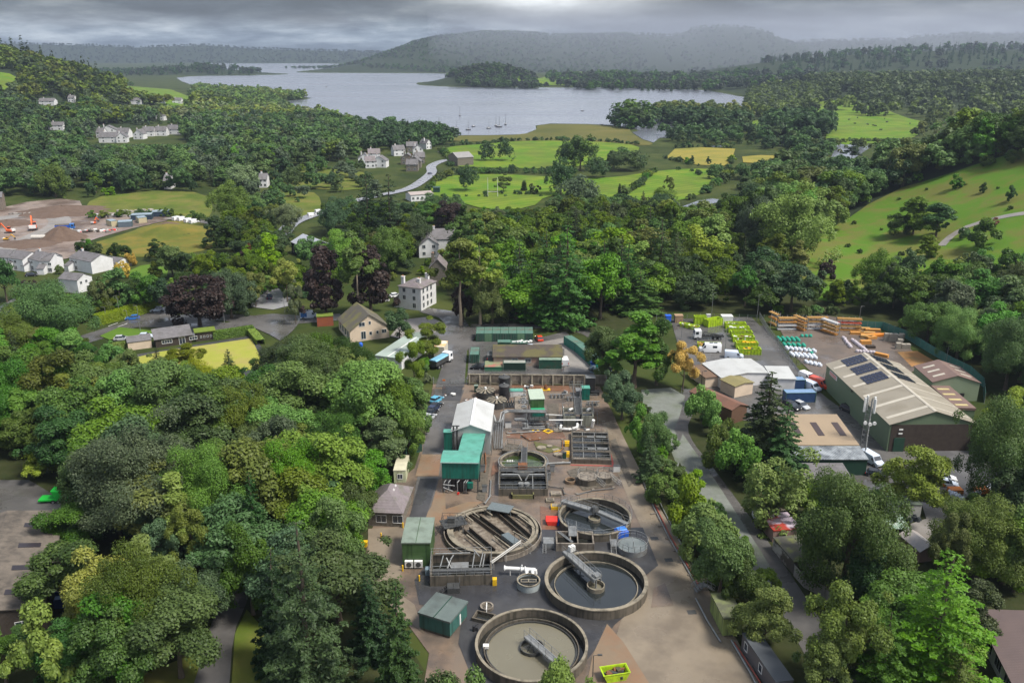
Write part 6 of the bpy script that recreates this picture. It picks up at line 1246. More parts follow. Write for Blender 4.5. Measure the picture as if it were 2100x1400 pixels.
e=bldg('teal_shed','dull teal box shed with a felted roof turned at an angle beside the sludge tank','shed',A_,B_,(R4[2]-R4[1]).length,2.7,3.0,mono=False,flat=True,mw=mat('dull_teal_sheet',(.045,.13,.11),(.03,.10,.085),1.2,.6,streak=(.02,.05,.04),wave=('X',3,.3)),mr=mat('dull_teal_roof',(.115,.145,.135),(.08,.10,.095),.5,.5,stain=(.05,.055,.05),sscale=.3),o=.15,wallbase=.5)
L_,D_=e['dims'][:2];MB().box(.1,L_-.1,.1,D_-.1,0,.498).build('plinth',dirtyc,e);MB().box(L_/2-.05,L_/2+.05,-.15,D_+.15,3.01,3.09).build('roof_seam',dkgreen,e);MB().box(L_+.01,L_+.05,D_*.55,D_*.62,.5,2.2).build('downpipe',wpaint,e)
R4=[Q('A',*k,3.3)for k in((680,908),(828,900),(712,716),(566,722))];A_,B_=R4[0].copy(),R4[1].copy();A_.z=B_.z=0
e=bldg('mossy_kiosk','long pale green kiosk streaked with moss beside the service lane','kiosk',A_,B_,(R4[3]-R4[0]).length,3.1,3.3,flat=True,mw=mat('mossy_green_sheet',(.24,.30,.09),(.19,.24,.075),.8,.6,streak=(.04,.05,.02)),mr=mat('mossy_flat_roof',(.10,.105,.065),(.07,.075,.05),.8,.85,stain=(.17,.20,.07),sscale=.3,samt=.7),o=.1,wallbase=.35)
L_,D_=e['dims'][:2];s=MB()
for x in(.2,L_-.2):
    for y in(.2,D_/2,D_-.2):s.box(x-.12,x+.12,y-.12,y+.12,0,.348)
s.build('foot',concrete,e);MB().box(L_*.45,L_*.6,-.06,-.003,2.2,2.7).build('louvre',black,e)
R4=[Q('A',*k,2.9)for k in((1075,1390),(1205,1372),(962,1010),(842,1020))];A_,B_=R4[0].copy(),R4[1].copy();A_.z=B_.z=0
e=bldg('office_cabin','dark grey flat roofed cabin with two small white framed windows at the bottom edge','cabin',A_,B_,(R4[3]-R4[0]).length,2.7,2.9,flat=True,mw=mat('dark_grey_panel',(.105,.10,.105),(.085,.08,.085),.5,.6),mr=mat('slate_blue_roof',(.085,.095,.105),(.065,.072,.08),.3,.6),o=.06,wins=(('l',4.1,1.1,.8,1.1,0),('l',8.4,1.1,.8,1.1,0)))
e=root('steel_stairs',at('A',520,700),'galvanised steps with handrails crossing the pipes beside the mossy kiosk','steps',None,.25);s=MB()
for i in range(4):s.box(-1.7+i*.35,-1.4+i*.35,-.6,.6,.25*i,.25*i+.08);s.box(1.4-i*.35,1.7-i*.35,-.6,.6,.25*i,.25*i+.08)
s.box(-.4,.4,-.6,.6,.96,1.04);s.build('tread',galv,e);s=MB()
for y in(-.6,.6):s.rail([(-1.7,y,0),(-.4,y,1.0),(.4,y,1.0),(1.7,y,0)],1.0,.04,.7)
s.build('handrail',galv,e)
e=root('pipeline',P(1400,1130),'long pair of pipes, one red, running down the right edge of the works','pipe');m1=MB();m2=MB()
pts=[(1322,985),(1345,1040),(1375,1100),(1410,1160),(1435,1205)];m1.path([P(x-4,y,.35)for x,y in pts],.10,6);m2.path([P(x+1,y,.35)for x,y in pts],.10,6);m1.path([P(x+12,y-3,.3)for x,y in pts[:4]],.09,6)
m1.path([P(1427,1226,.4),P(1450,1270,.4),P(1478,1315,.4)],.14,6);m1.path([P(1500,1312,.4),P(1540,1380,.4),P(1600,1500,.4)],.14,6);m3=MB();m3.path([P(1506,1316,.4),P(1555,1392,.4),P(1620,1500,.4)],.10,6)
REL(m1,e).build('pipe_run',galv,e);REL(m2,e).build('red_pipe',mat('dull_red_pipe',(.32,.07,.05),None,2,.6),e);REL(m3,e).build('red_pipe',mat('dull_red_pipe',(.32,.07,.05)),e);sp_=MB()
for i in range(7):t=P(1345+i*15.5,1055+i*25,0);sp_.cbox((t.x-.5,t.y,0),(.9,.35,.3),0,.3)
REL(sp_,e).build('support_block',concrete,e)
e=root('red_container_bag',at('2',1300,1070),'bright red and blue covered skip bag between the aeration and settling tanks','bag');MB().hexa([(-.8,-.8,0),(.7,-.9,0),(.9,.6,0),(-.7,.7,0),(-1.3,-.6,1.0),(.9,-.9,1.1),(1.2,.9,1.2),(-1.2,1.2,1.1)]).build('red_cover',red,e,bevel=.15);MB().hexa([(.72,-.9,0),(1.1,-.7,0),(1.2,.5,0),(.92,.6,0),(.95,-.95,1.1),(1.45,-.5,1.15),(1.5,.8,1.1),(1.22,.9,1.2)]).build('blue_flap',blue,e)
e=root('blue_tote',P(1274,1099),'bright blue plastic housing behind the small railed round tank','housing',None,.25);MB().cbox((0,0,0),(2.1,1.6,1.3)).build('body',blue,e,bevel=.1);MB().cbox((0,0,1.3),(1.7,1.2,.3)).build('lid',mat('light_blue',(.04,.22,.75),None,2,.4),e,bevel=.1)
def bollard(p,label):e=root('yellow_bollard',p,label,'bollard','yellow bollards');MB().cyl((0,0),0,1.1,.13,.13,10).build('post',yellow,e);MB().cyl((0,0),1.101,1.2,.14,.04,10).build('cap',yellow,e)
bollard(at('3',209,770),'yellow bollard at the foot of the stone hut steps');bollard(at('3',432,665),'yellow bollard at the right corner of the stone hut');bollard(at('3',430,1105),'yellow bollard at the left corner of the moss green plant house');bollard(at('3',600,1210),'leaning yellow post beside the pipework tank')
e=root('grit_bin',at('3',42,850),'yellow grit bin in the bushes left of the stone hut','bin');MB().cbox((0,0,0),(.8,.7,.8)).build('body',yellow,e);MB().cbox((0,0,.8),(.95,.8,.2)).build('lid',yellow,e)
def lamp(p,h,label,name='lamp_post',arm=.6,m=galv,group='lamp posts',cat='lamp post',w=.09,rz=0):
    e=root(name,p,label,cat,group,rz);MB().cyl((0,0),0,h,w,w*.6,8).build('pole',m,e)
    MB().tube((0,0,h),(arm,0,h+.1),.04,6).build('arm',m,e);MB().box(arm-.1,arm+.5,-.13,.13,h+.04,h+.16).build('lamp_head',dsteel,e);return e
lamp(P(1214,1430),6.5,'dark lamp post rising at the bottom edge left of the lime skip',m=dsteel)
A_,B_=at('1',525,775),at('1',2010,790);L_=(B_-A_).length;e=root('retaining_wall',A_,'long stained concrete wall with buttresses between the works and the container yard','wall',None,azi(A_,B_));MB().box(0,L_,0,.35,0,2.5).build('wall_face',concrete,e);MB().box(-.1,L_+.1,-.1,.45,2.502,2.68).build('coping',coping,e);bt=MB()
for i in range(14):x=.2+i*(L_-.6)/13;bt.hexa([(x,-.9,0),(x+.35,-.9,0),(x+.35,-.001,0),(x,-.001,0),(x,-.25,2.45),(x+.35,-.25,2.45),(x+.35,-.001,2.45),(x,-.001,2.45)])
bt.build('buttress',coping,e);MB().box(0,L_,-.7,-.1,0,.5).build('moss_foot',dirt,e)
MB().rail([(0,.2,2.68),(L_*.42,.2,2.68)],1.0,.03,2.2).build('guard_rail',galv,e)
A_,B_=at('1',150,775),at('1',510,780);L_=(B_-A_).length;e=root('yard_gate',A_,'pair of galvanised field gates with an orange sign across the entrance track','gate',None,azi(A_,B_))
for k in range(2):
    x0,x1=k*L_/2+.1,(k+1)*L_/2-.1;g=MB()
    for z in(.3,.6,.9,1.2,1.5):g.tube((x0,0,z),(x1,0,z),.035,5)
    for x in(x0,(x0+x1)/2,x1):g.tube((x,0,.25),(x,0,1.5),.04,5)
    g.tube((x0,0,.3),(x1,0,1.5),.03,5);g.build('gate_leaf',galv,e)
MB().cyl((0,0),0,1.9,.12,.12,8).cyl((L_,0),0,1.9,.12,.12,8).build('gate_post',galv,e);MB().box(L_*.28,L_*.36,-.06,-.04,.95,1.35).build('sign',mat('orange_sign',(.75,.20,.03),None,2,.5),e)
# ---- container yard
c0=at('1',610,322);c1=at('1',1225,322);d=(c1-c0)/7
for i in range(7):
    A_=c0+d*i;container(A_,A_+d*.985,6.06,2.6,f'{["first","second","third","fourth","fifth","sixth","seventh"][i]} from the left in the row of seven dark green containers',doors='f',lightdoor=i in(1,5),group='row of dark green containers')
A_,B_=at('1',545,555),at('1',642,555);C_=Q('1',575,322,2.6);container(A_,B_,6.06,2.6,'lone dark green container end on with white lock bars, left of the long low building',doors='f')
A_,B_=at('1',842,420),at('1',985,420);container(A_,B_,2.44,2.6,'green roofed container just behind the long low building')
A_,B_=at('1',988,420),at('1',1165,420);e=container(A_,B_,2.44,2.4,'container heaped with white scrap sheets behind the long low building');j=MB()
for i in range(9):j.cbox((.6+i*.6,.5+rnd.random()*1.5,2.4),(rnd.uniform(.5,1.2),rnd.uniform(.3,.8),rnd.uniform(.1,.5)),0,rnd.random()*3)
j.build('scrap',wpaint,e)
A_,B_=at('1',700,640),at('1',898,640);container(A_,B_,4.8,1.3,'low green open container with a red stained top along the long wall',mw=mat('mid_green_sheet',(.03,.15,.08),(.025,.12,.06),1,.5,wave=('X',4,.5)),mr=mat('red_green_top',(.30,.12,.09),(.17,.20,.11),.3,.8,contrast=.08))
A_,B_=at('1',905,640),at('1',1145,640);container(A_,B_,2.2,2.4,'almost black green container with a weathered silver roof along the long wall',mw=mat('black_green_sheet',(.012,.035,.025),(.01,.028,.02),1,.5,wave=('X',4,.5)),mr=mat('silver_roof',(.30,.31,.27),(.2,.21,.18),1,.5))
A_,B_=at('1',1288,615),at('1',1532,615);container(A_,B_,2.44,2.6,'dark green ribbed container at the right end of the long low building',mr=mat('ribbed_silver_green',(.28,.36,.29),(.10,.16,.11),1,.5,wave=('X',3.6,.9)))
A_,B_=at('1',800,585),at('1',1535,585);e=bldg('long_low_building','long low building with a dark mossy roof and beige walls in the container yard','building',A_,B_,5.6,2.7,3.9,mono=True,mw=mat('beige_block',(.36,.31,.25),(.28,.24,.2),.8,.8,stain=(.35,.15,.1),sscale=.3,samt=.5),mr=mat('dark_felt',(.075,.06,.052),(.05,.042,.036),.5,.9,stain=(.11,.10,.03),sscale=.2,samt=.7),o=.3,wins=(('f',5.6,1.2,1.4,1.0,2),('f',9.0,1.2,1.4,1.0,2),('f',13.8,1.2,2.4,1.2,3)))
for k,(u,v,w_)in enumerate(((1575,350,1),(1700,455,1),(1790,530,1))):
    pass
pts=[(1552,352),(1672,430),(1835,570),(1865,610)]
for i in range(3):
    A_,B_=at('1',*pts[i]),at('1',*pts[i+1]);container(A_,B_,2.44,2.6,['back','middle','front'][i]+' one of three teal containers angled along the right of the container yard',mw=mat('teal_container',(.015,.20,.15),(.012,.16,.12),1,.5,wave=('X',3.6,.9)),mr=cont_roof,group='teal containers')
e=root('scrap_heap',at('1',1940,640),'heap of black scrap and bags at the right end of the long wall','scrap heap');j=MB()
for i in range(26):j.cbox((rnd.uniform(-3,3),rnd.uniform(-1.2,1.2),rnd.uniform(0,.8)),(rnd.uniform(.4,1.2),rnd.uniform(.4,1),rnd.uniform(.3,.8)),rnd.randrange(3),rnd.random()*3)
j.build('junk',[black,dsteel,mat('blue_grey_junk',(.2,.28,.33),None,2,.6)],e)
for u,col_,lab in((1868,blue,'blue'),(1950,mat('aqua',(.05,.45,.38),None,2,.5),'aqua')):e=root('plastic_crate',at('1',u,672),f'{lab} plastic crate on top of the long wall end','crate','coloured crates');e.location.z=2.69;MB().hexa([(-.55,-.4,0),(.55,-.4,0),(.55,.4,0),(-.55,.4,0),(-.75,-.5,.7),(.75,-.5,.7),(.75,.5,.7),(-.75,.5,.7)]).build('body',col_,e);MB().box(-.8,.8,-.55,.55,.7,.8).build('rim',col_,e)
van(at('1',770,505),R_(88),'grey','dark grey pickup van parked left of the long low building',group='vans');van(at('1',625,615),R_(170),'black','small black van beside the low green open container',L_=3.6,h=1.5);car(at('1',1215,400),R_(10),'bluewhite','silver blue car roof showing behind the long low building')
car(at('1',1290,300),R_(100),'orange','old orange car rusting right of the container row');van(at('1',1558,560),R_(95),'white','small white truck at the right end of the long low building',L_=4.6)
def lorry(p,rz,label,L_=8.2,cab='white',bed=None,bedm=None,box=None,name='tipper_truck',cat='truck',covm=None):
    e=root(name,p,label,cat,None,rz);x0,x1=-L_/2,L_/2
    MB().box(x0,x1-.6,-.45,.45,.75,1.0).build('chassis',dsteel,e);c=MB().hexa([(x1-2.1,-1.2,.7),(x1,-1.2,.7),(x1,1.2,.7),(x1-2.1,1.2,.7),(x1-2.1,-1.15,2.9),(x1-.25,-1.12,2.9),(x1-.25,1.12,2.9),(x1-2.1,1.15,2.9)]);c.build('cab',paint(cab,CARC[cab]),e,bevel=.08)
    MB().hexa([(x1-.13,-1.0,1.75),(x1+.02,-1.0,1.75),(x1+.02,1.0,1.75),(x1-.13,1.0,1.75),(x1-.3,-.98,2.6),(x1-.17,-.98,2.6),(x1-.17,.98,2.6),(x1-.3,.98,2.6)]).build('windscreen',glass,e)
    for s in(-1,1):MB().box(x1-1.3,x1-.5,s*1.19-.02,s*1.19+.02,1.75,2.5).build('side_window',glass,e)
    if bed=='tip':
        MB().hexa([(x0,-1.1,1.05),(x1-2.4,-1.1,1.05),(x1-2.4,1.1,1.05),(x0,1.1,1.05),(x0-.1,-1.25,2.4),(x1-2.3,-1.25,2.4),(x1-2.3,1.25,2.4),(x0-.1,1.25,2.4)]).build('tipper_body',bedm or dsteel,e)
        MB().xprism([(-1.24,2.42),(1.24,2.42),(.8,2.72),(-.8,2.72)],x0-.05,x1-2.35).build('cover',covm,e)
    if bed=='hook':
        m=MB();
        for y in(-.5,.5):m.box(x0,x1-2.4,y-.1,y+.1,1.05,1.35)
        for i in range(5):m.cbox((x0+.8+i*1.1,0,1.05),(.3,1.6,.3),0)
        m.tube((x0+1,0,1.3),(x1-3,0,2.2),.14).tube((x1-3,0,2.2),(x1-2.7,0,1.4),.14);m.build('hook_arm',dsteel,e)
    wheels(e,(x1-1.1,x0+2.6,x0+1.3),1.2,.5,.35);return e
lorry(at('1',238,570),R_(62),'tipper lorry with a pale blue covered load on the entrance track',bed='tip',covm=mat('pale_blue_sheet',(.20,.42,.55),(.15,.34,.47),1,.4))
A_,B_=at('1',158,500),at('1',268,505);e=bldg('box_trailer','cream box trailer with an orange rusty roof behind the tipper lorry','trailer',A_,B_,5.2,3.3,3.4,flat=True,mw=mat('cream_panel',(.55,.52,.42),(.46,.43,.35),1,.6),mr=mat('rusty_cream_roof',(.62,.40,.18),(.66,.60,.48),.35,.6,contrast=.06),o=.03,wallbase=.7);wheels(e,(1.0,),1.2,.45)
for k,(u,v,c_,rz)in enumerate(((185,960,'cyan',60),(150,1060,'navy',65),(180,1030,'black',62),(105,1150,'silver',60),(130,1100,'black',62))):car(at('1',u,v),R_(rz),c_,f'{["teal", "dark blue", "black", "silver", "black"][k]} car under the trees left of the works road, {["first", "fourth", "third", "last", "fifth"][k]} from the far end',group='cars parked left of the works road')
def skip(p,rz,label,L_=3.6,W=1.8,h=1.3,m=None,group='lime green skips',load=None,name='skip',big=False,bars=False):
    lime=mat('lime_paint',(.38,.56,.012),(.31,.46,.012),1,.5,stain=(.18,.22,.03),sscale=1.2,samt=.5);m=m or lime;e=root(name,p,label,'skip',group,rz);b=MB();t=.08;k=0 if big else.55
    o=[(-L_/2+k,-W/2),(L_/2-k,-W/2),(L_/2-k,W/2),(-L_/2+k,W/2)];u=[(-L_/2,-W/2),(L_/2,-W/2),(L_/2,W/2),(-L_/2,W/2)]
    for i in range(4):
        j=(i+1)%4;a,c=o[i],o[j];a2,c2=u[i],u[j];s=1-2*t/W
        b.hexa([(a[0],a[1],.1),(c[0],c[1],.1),(c[0]*s,c[1]*s,.1),(a[0]*s,a[1]*s,.1),(a2[0],a2[1],h),(c2[0],c2[1],h),(c2[0]*s,c2[1]*s,h),(a2[0]*s,a2[1]*s,h)])
    b.build('shell',m,e);MB().prism([(x*.97,y*.97)for x,y in o],.05,.2).build('floor',rust,e);r_=MB()
    r_.box(-L_/2-.06,L_/2+.06,-W/2-.06,-W/2+.05,h-.02,h+.08).box(-L_/2-.06,L_/2+.06,W/2-.05,W/2+.06,h-.02,h+.08).box(-L_/2-.06,-L_/2+.05,-W/2+.05,W/2-.05,h-.02,h+.08).box(L_/2-.05,L_/2+.06,-W/2+.05,W/2-.05,h-.02,h+.08);r_.build('rim',m,e)
    if big:
        rb=MB();n=int(L_/.8)
        for i in range(n+1):x=-L_/2+L_*i/n;rb.box(x-.05,x+.05,-W/2-.1,-W/2-.005,.15,h-.03).box(x-.05,x+.05,W/2+.005,W/2+.1,.15,h-.03)
        rb.build('stiffener',m,e)
    if load:
        l=MB();q_=random.Random(hash_(label))
        for i in range(int(L_*W*3)):l.cbox((q_.uniform(-L_*.42,L_*.42)*(1 if big else.8),q_.uniform(-W*.38,W*.38),h*.35+q_.random()*.2),(q_.uniform(.3,1.1),q_.uniform(.2,.7),q_.uniform(.15,h*.55)),q_.randrange(len(load)),q_.random()*3)
        l.build('load',load,e)
    return e
skip(at('5',1765,880),R_(12),'lime green builders skip full of brown waste at the bottom of the works',load=[dirt,dsteel,rust])
# ---------- smaller plant and clutter around the upper works
def clutter(c,pts,label,nm,cat,fn,grp=None):
    for i,(u,v)in enumerate(pts):
        e=root(nm,at(c,u,v),label[i]if isinstance(label,list)else label,cat,grp);fn(e,i)
def vcab(e,i):w_=(1.0,.7,1.3,.9)[i%4];MB().cbox((0,0,.12),(w_,.6,1.3)).build('body',(galv,dkgreen,wpaint,galv)[i%4],e);MB().cbox((0,0,0),(w_+.3,.9,.118)).build('plinth',concrete,e);MB().cbox((0,0,1.422),(w_+.1,.7,.06)).build('lid',dsteel,e)
clutter('2',((620,560),(690,350),(870,130),(1300,560),(1260,640),(1420,430),(1930,560),(640,760)),['grey control cabinet right of the deep teal box house','small dark green cabinet at the foot of the pipe rack','white cabinet below the pipework left of the screens','grey cabinet between the deep rectangular tank and the upper settling tank','slim grey cabinet beside the deep rectangular tank corner','dark green cabinet at the lower left corner of the walkway tank','white cabinet at the edge of the service lane by the chambers','grey cabinet on the stained channel left of the deep rectangular tank'],'control_cabinet','cabinet',vcab,'control cabinets')
def pumps(e,i):
    m=MB();n=(3,4,2,3)[i%4]
    for k in range(n):m.cyl((k*.9,0),.1,.8,.26,.22,10).tube((k*.9,0,.6),(k*.9,1.3,.6),.12,7).tube((k*.9,-.2,.8),(k*.9,-.2,1.2),.1,6)
    m.tube((-.4,1.3,.6),(n*.9,1.3,.6),.16,8);m.build('pump_row',galv,e);MB().box(-.5,n*.9,-.6,1.6,.02,.1).build('base',concrete,e)
clutter('1',((1080,1000),(1420,930),(1480,1250),(1240,1130),(1820,1010),(1600,960)),['row of small pumps left of the raised green cabin','row of small pumps on the red stained apron right of the raised cabin','short row of pumps beside the pipe manifold','row of pumps under the raised green cabin','pair of pumps behind the right hopper tank','row of pumps left of the steel catwalk'],'pump_row','pumps',pumps,'small pump rows')
def rails_(e,i):L_=(6,4.5,8,5,7,6)[i%6];a=(0,0,1.55,0,1.5,0)[i%6];MB().rail([(0,0,0),(math.cos(a)*L_,math.sin(a)*L_,0)],1.1,.04,1.2).build('rail',galv,e)
clutter('1',((1380,1290),(1560,930),(1530,1230),(960,1290),(1920,1240),(1640,930)),['guard rail below the raised green cabin','guard rail behind the left hopper tank','guard rail up the left side of the hopper tanks','guard rail below the grey duct','guard rail along the lane side of the hopper tanks','guard rail in front of the tall black kiosk'],'guard_rail','guard rail',rails_,'free standing guard rails')
def crates(e,i):
    m=MB();q_=random.Random(i)
    for k in range(7):m.cbox((q_.uniform(-1.3,1.3),q_.uniform(-.8,.8),0),(q_.uniform(.3,1),q_.uniform(.3,.8),q_.uniform(.2,.8)),q_.randrange(4),q_.random()*3)
    m.build('pieces',[dsteel,galv,rust,wpaint],e)
clutter('1',((1540,880),(1180,820),(560,960),(330,900),(720,1000),(1750,1260)),['pile of broken concrete and scrap on the apron below the long wall','stacked materials between the dosing unit and the control panel','pile of hoses and parts behind the grey shed','scrap heaped at the left edge of the works road','pile of parts between the two fan covered tanks','parts stacked beside the manifold of white pipes'],'scrap_pile','scrap pile',crates,'small piles of parts')
A_,B_=P(832,932),P(866,926);container(A_,B_,5,2.4,'green container under the trees left of the works road',group='shipping containers')
for i,(pl,m)in enumerate((([q('1',1380,990),q('1',1500,990),q('1',1500,1150),q('1',1370,1150)],dirtyc),([q('1',250,800),q('1',470,800),q('1',440,960),q('1',240,950)],tarmac),([q('2',720,470),q('2',790,470),q('2',780,560),q('2',700,610)],redc),
  ([q('2',1440,560),q('2',1560,520),q('2',1960,620),q('2',1900,700),q('2',1600,750)],dirtyc),([q('3',740,650),q('3',900,700),q('3',1000,950),q('3',1250,1000),q('3',740,1010)],mat('brown_stain',(.085,.065,.05),(.12,.085,.06),.5,.6,coords='World',wet=.4)),([(1262,900),(1300,990),(1290,1000),(1250,905)],dirtyc))):sheet('surface_patch',pl,m,.13)
for i in range(16):
    u,v=[(900,900),(1120,1350),(1400,1250),(1100,900),(1650,880),(1440,1000),(960,1330),(1900,1000),(1300,900),(1210,1290),(1850,1100),(1030,1290),(640,900),(1700,960),(1460,1080),(1980,1180)][i];p=at('1',u,v);s=rnd.uniform(.5,1.1)
    gv=MB().cbox((p.x,p.y,.12),(s*1.3,s,.06));o=gv.build('drain_cover',dsteel if i%3 else coping);tag(o,kind='structure')
for i,(pts,r_,m,lab)in enumerate((([(1000,200),(1080,250),(1180,240)],.12,rust,'thin rusty pipe crossing the red stained apron above the algae tank'),([(700,650),(690,800),(640,870)],.16,galv,'grey pipe bending down the stained channel'),([(1260,700),(1400,720),(1420,780)],.1,dsteel,'dark pipe right of the deep rectangular tank'),
  ([(1230,480),(1410,470),(1480,470)],.22,galv,'fat grey pipe linking the algae tank and the walkway tank'),([(1400,250),(1400,330),(1360,380)],.1,rust,'rusty pipe beside the three round lids'),([(1540,780),(1700,740),(1900,720)],.1,dsteel,'dark pipe below the octagonal chambers'),([(640,300),(650,480),(640,560)],.14,rust,'rusty pipe beside the teal box houses'),([(860,180),(960,175),(1180,160)],.14,galv,'grey pipe along the foot of the screens'))):
    a=Q('2',*pts[0],.35);e=root('ground_pipe',(a.x,a.y,0),lab,'pipe','ground pipes of the works');k=MB().path([Q('2',u,v,.35)for u,v in pts],r_,7);REL(k,e).build('pipe_run',m,e);k=MB()
    for u,v in pts:c=Q('2',u,v,0);k.cbox((c.x,c.y,0),(.5,.5,.3),0,.3)
    REL(k,e).build('support_block',concrete,e)
# ============================================================ TIMBER YARD, SKIP YARD AND WAREHOUSES
yard2=mat('yard_tarmac_brown',(0.143,0.109,0.086),(0.105,0.083,0.068),.15,.7,detail=9,stain=(0.075,0.064,0.056),sscale=.1,samt=.7,wet=.45,coords='World')
sheet('timber_yard',[q('6',1290,160),q('6',1900,150),(1760,660),(1860,710),(1900,745),(1860,770),(1700,800),(1680,780),q('6',1500,560)],yard2,.08)
sheet('rusty_slab',[q('7',830,450),q('7',1010,440),q('7',1180,540),q('7',960,580)],mat('orange_soil',(.33,.16,.05),(.22,.12,.05),.4,.9,coords='World',stain=(.12,.12,.05)),.10)
sheet('skip_yard',[(1375,655),(1540,650),(1590,700),(1640,770),(1700,820),(1800,890),(1960,920),(2060,930),(2040,1000),(1940,1035),(1830,990),(1790,1010),(1740,1000),(1600,870),(1500,860),(1440,800),(1400,740)],tarm2,.06)
strip('ramp_lane',[(1550,668),(1575,700),(1600,735),(1625,770)],5.5,tarmac,.10)
sheet('back_car_park',[q('B',960,320),q('B',1520,330),q('B',1560,700),q('B',1180,720),q('B',1100,520)],mat('dark_gravel',(.085,.085,.088),(.06,.06,.063),.5,.85,bump=.3,coords='World',stain=(.13,.13,.13),sscale=.2,wet=.4),.10)
sheet('dirt_path_east',[q('B',880,840),q('B',1020,860),q('B',1150,950),q('B',1060,1060),q('B',900,1250),q('B',760,1250),q('B',780,1050),q('B',930,1000)],gravel,.08)
beige=mat('beige_sheet',(0.274,0.245,0.191),(0.241,0.216,0.169),.3,.5,wave=('X',4,.15),stain=(.185,.16,.115),sscale=.22,samt=.55);sage=mat('sage_cladding',(0.137,0.187,0.115),(0.119,0.166,0.101),.4,.6,wave=('X',5,.2),streak=(.12,.165,.10));solar=mat('solar_cell',(0.014,0.018,0.043),None,3,.15)
def roofbld(name,label,c,FL,FR,BL,he,hr,mw,mr,o=.25,cat='warehouse',**k):
    A_,B_,C_=Q(c,*FL,he),Q(c,*FR,he),Q(c,*BL,he)
    for v in(A_,B_,C_):v.z=0
    return bldg(name,label,cat,A_,B_,(C_-A_).length,he,hr,mw=mw,mr=mr,o=o,**k)
A_=Q('7',770,1092,6.2);R_f=Q('7',1210,1003,9.0);C_=Q('7',200,555,6.2);A_.z=R_f.z=C_.z=0;D_=(C_-A_).length;B_=A_+(R_f-A_)*2
u=(C_-A_).normalized();s=Vector((u.y,-u.x,0));W_=(B_-A_).dot(s);B_=A_+s*W_
e=bldg('warehouse','huge beige roofed warehouse with solar panels on both slopes and a sage green side','warehouse',A_,B_,D_,6.2,9.0,'y',sage,beige,.3,th=.1);L_=W_
ro=[c for c in e.children if c.name.startswith('roof')][0];dz=(9.0-6.2)/(L_/2)
def onroof(x0,x1,y0,y1,m,nm,par,h0=.115,h1=.15):
    f=lambda x:9.0-abs(x-L_/2)*dz+.01
    return MB().hexa([(x0,y0,f(x0)+h0),(x1,y0,f(x1)+h0),(x1,y1,f(x1)+h0),(x0,y1,f(x0)+h0),(x0,y0,f(x0)+h1),(x1,y0,f(x1)+h1),(x1,y1,f(x1)+h1),(x0,y1,f(x0)+h1)]).build(nm,m,par)
strp=mat('pale_roof_strip',(.50,.46,.38),None,.5,.45)
for i in range(6):y=D_*(.06+i*.165);onroof(.3,L_/2-.4,y,y+1.0,strp,'rooflight_strip',ro);onroof(L_/2+.4,L_-.3,y,y+.5,strp,'rooflight_strip',ro)
onroof(L_/2-.35,L_/2,-.2,D_+.2,strp,'ridge_cap',ro,.12,.17);onroof(L_/2,L_/2+.35,-.2,D_+.2,strp,'ridge_cap',ro,.12,.17)
for i in range(3):
    y=D_*(.505+i*.162)+1.3
    for a,b in((L_*.17,L_/2-1.0),(L_/2+1.0,L_*.80)):
        g=MB();n=6;f=lambda x:9.0-abs(x-L_/2)*dz+.03
        for j in range(n):
            for k in range(3):
                x0=a+(b-a)*j/n+.05;x1=a+(b-a)*(j+1)/n-.05;y0=y+k*D_*.042;y1=y0+D_*.042-.1
                g.poly([(x0,y0,f(x0)+.22),(x1,y0,f(x1)+.22),(x1,y1,f(x1)+.22),(x0,y1,f(x0)+.22)])
        g.build('solar_panel',solar,e)
MB().box(.35,L_-.35,-.08,-.004,0,6.1).build('dark_end_wall',mat('dark_brown_cladding',(.035,.026,.022),(.06,.045,.035),1.2,.8),e)
dr=MB().box(1.2,3.4,-.2,-.09,0,3.2).build('door',dkgreen,e)
for z in(4.0,4.9):MB().box(1.9,2.7,-.22,-.09,z,z+.3).build('wall_light',wpaint,e)
sg=MB().box(-.12,-.01,D_*.80,D_*.93,4.6,5.6);so_=sg.build('sign_board',wpaint,e);tx=MB()
for k in range(2):
    for i in range(9):y=D_*.805+.2+i*(D_*.115)/9;tx.box(-.14,-.121,y,y+.35,4.75+k*.42,5.0+k*.42)
tx.build('lettering',red,so_)
for k,y in enumerate((D_*.3,D_*.55)):MB().box(-.2,-.01,y,y+.4,5.4,5.8).build('wall_lamp',dsteel,e)
A_,R_f,C_=Q('7',1150,715,4.6),Q('7',1320,676,6.2),Q('7',975,580,4.6);E_=Q('7',1575,722,4.6);brroof=mat('brown_sheet_roof',(.18,.12,.10),(.135,.09,.078),.4,.7,wave=('X',4,.2))
for v in(A_,C_,E_):v.z=0
e=bldg('rear_store','smaller brown roofed store with a sage green end wall behind the solar roof warehouse','warehouse',A_,E_,(C_-A_).length*1.05,4.6,6.3,'y',mat('pale_sage',(.24,.29,.20),(.21,.26,.17),.4,.6,wave=('X',5,.2)),brroof,.2)
L_=e['dims'][0];D_=e['dims'][1];dz=1.7/(L_/2)
for k,x in((0,1.0),(1,L_-3.6)):
    for i in range(3):
        y=D_*(.2+.27*i);f=lambda x:6.3-abs(x-L_/2)*dz+.16;MB().hexa([(x,y,f(x)),(x+2.6,y,f(x+2.6)),(x+2.6,y+.8,f(x+2.6)),(x,y+.8,f(x)),(x,y,f(x)+.05),(x+2.6,y,f(x+2.6)+.05),(x+2.6,y+.8,f(x+2.6)+.05),(x,y+.8,f(x)+.05)]).build('rooflight',strp,e)
MB().box(L_*.62,L_*.70,-.3,-.004,1.2,2.0).build('vent_box',black,e)
A_,B_,C_=Q('7',1440,965,3.2),Q('7',1530,968,3.2),Q('7',1190,760,3.2)
for v in(A_,B_,C_):v.z=0
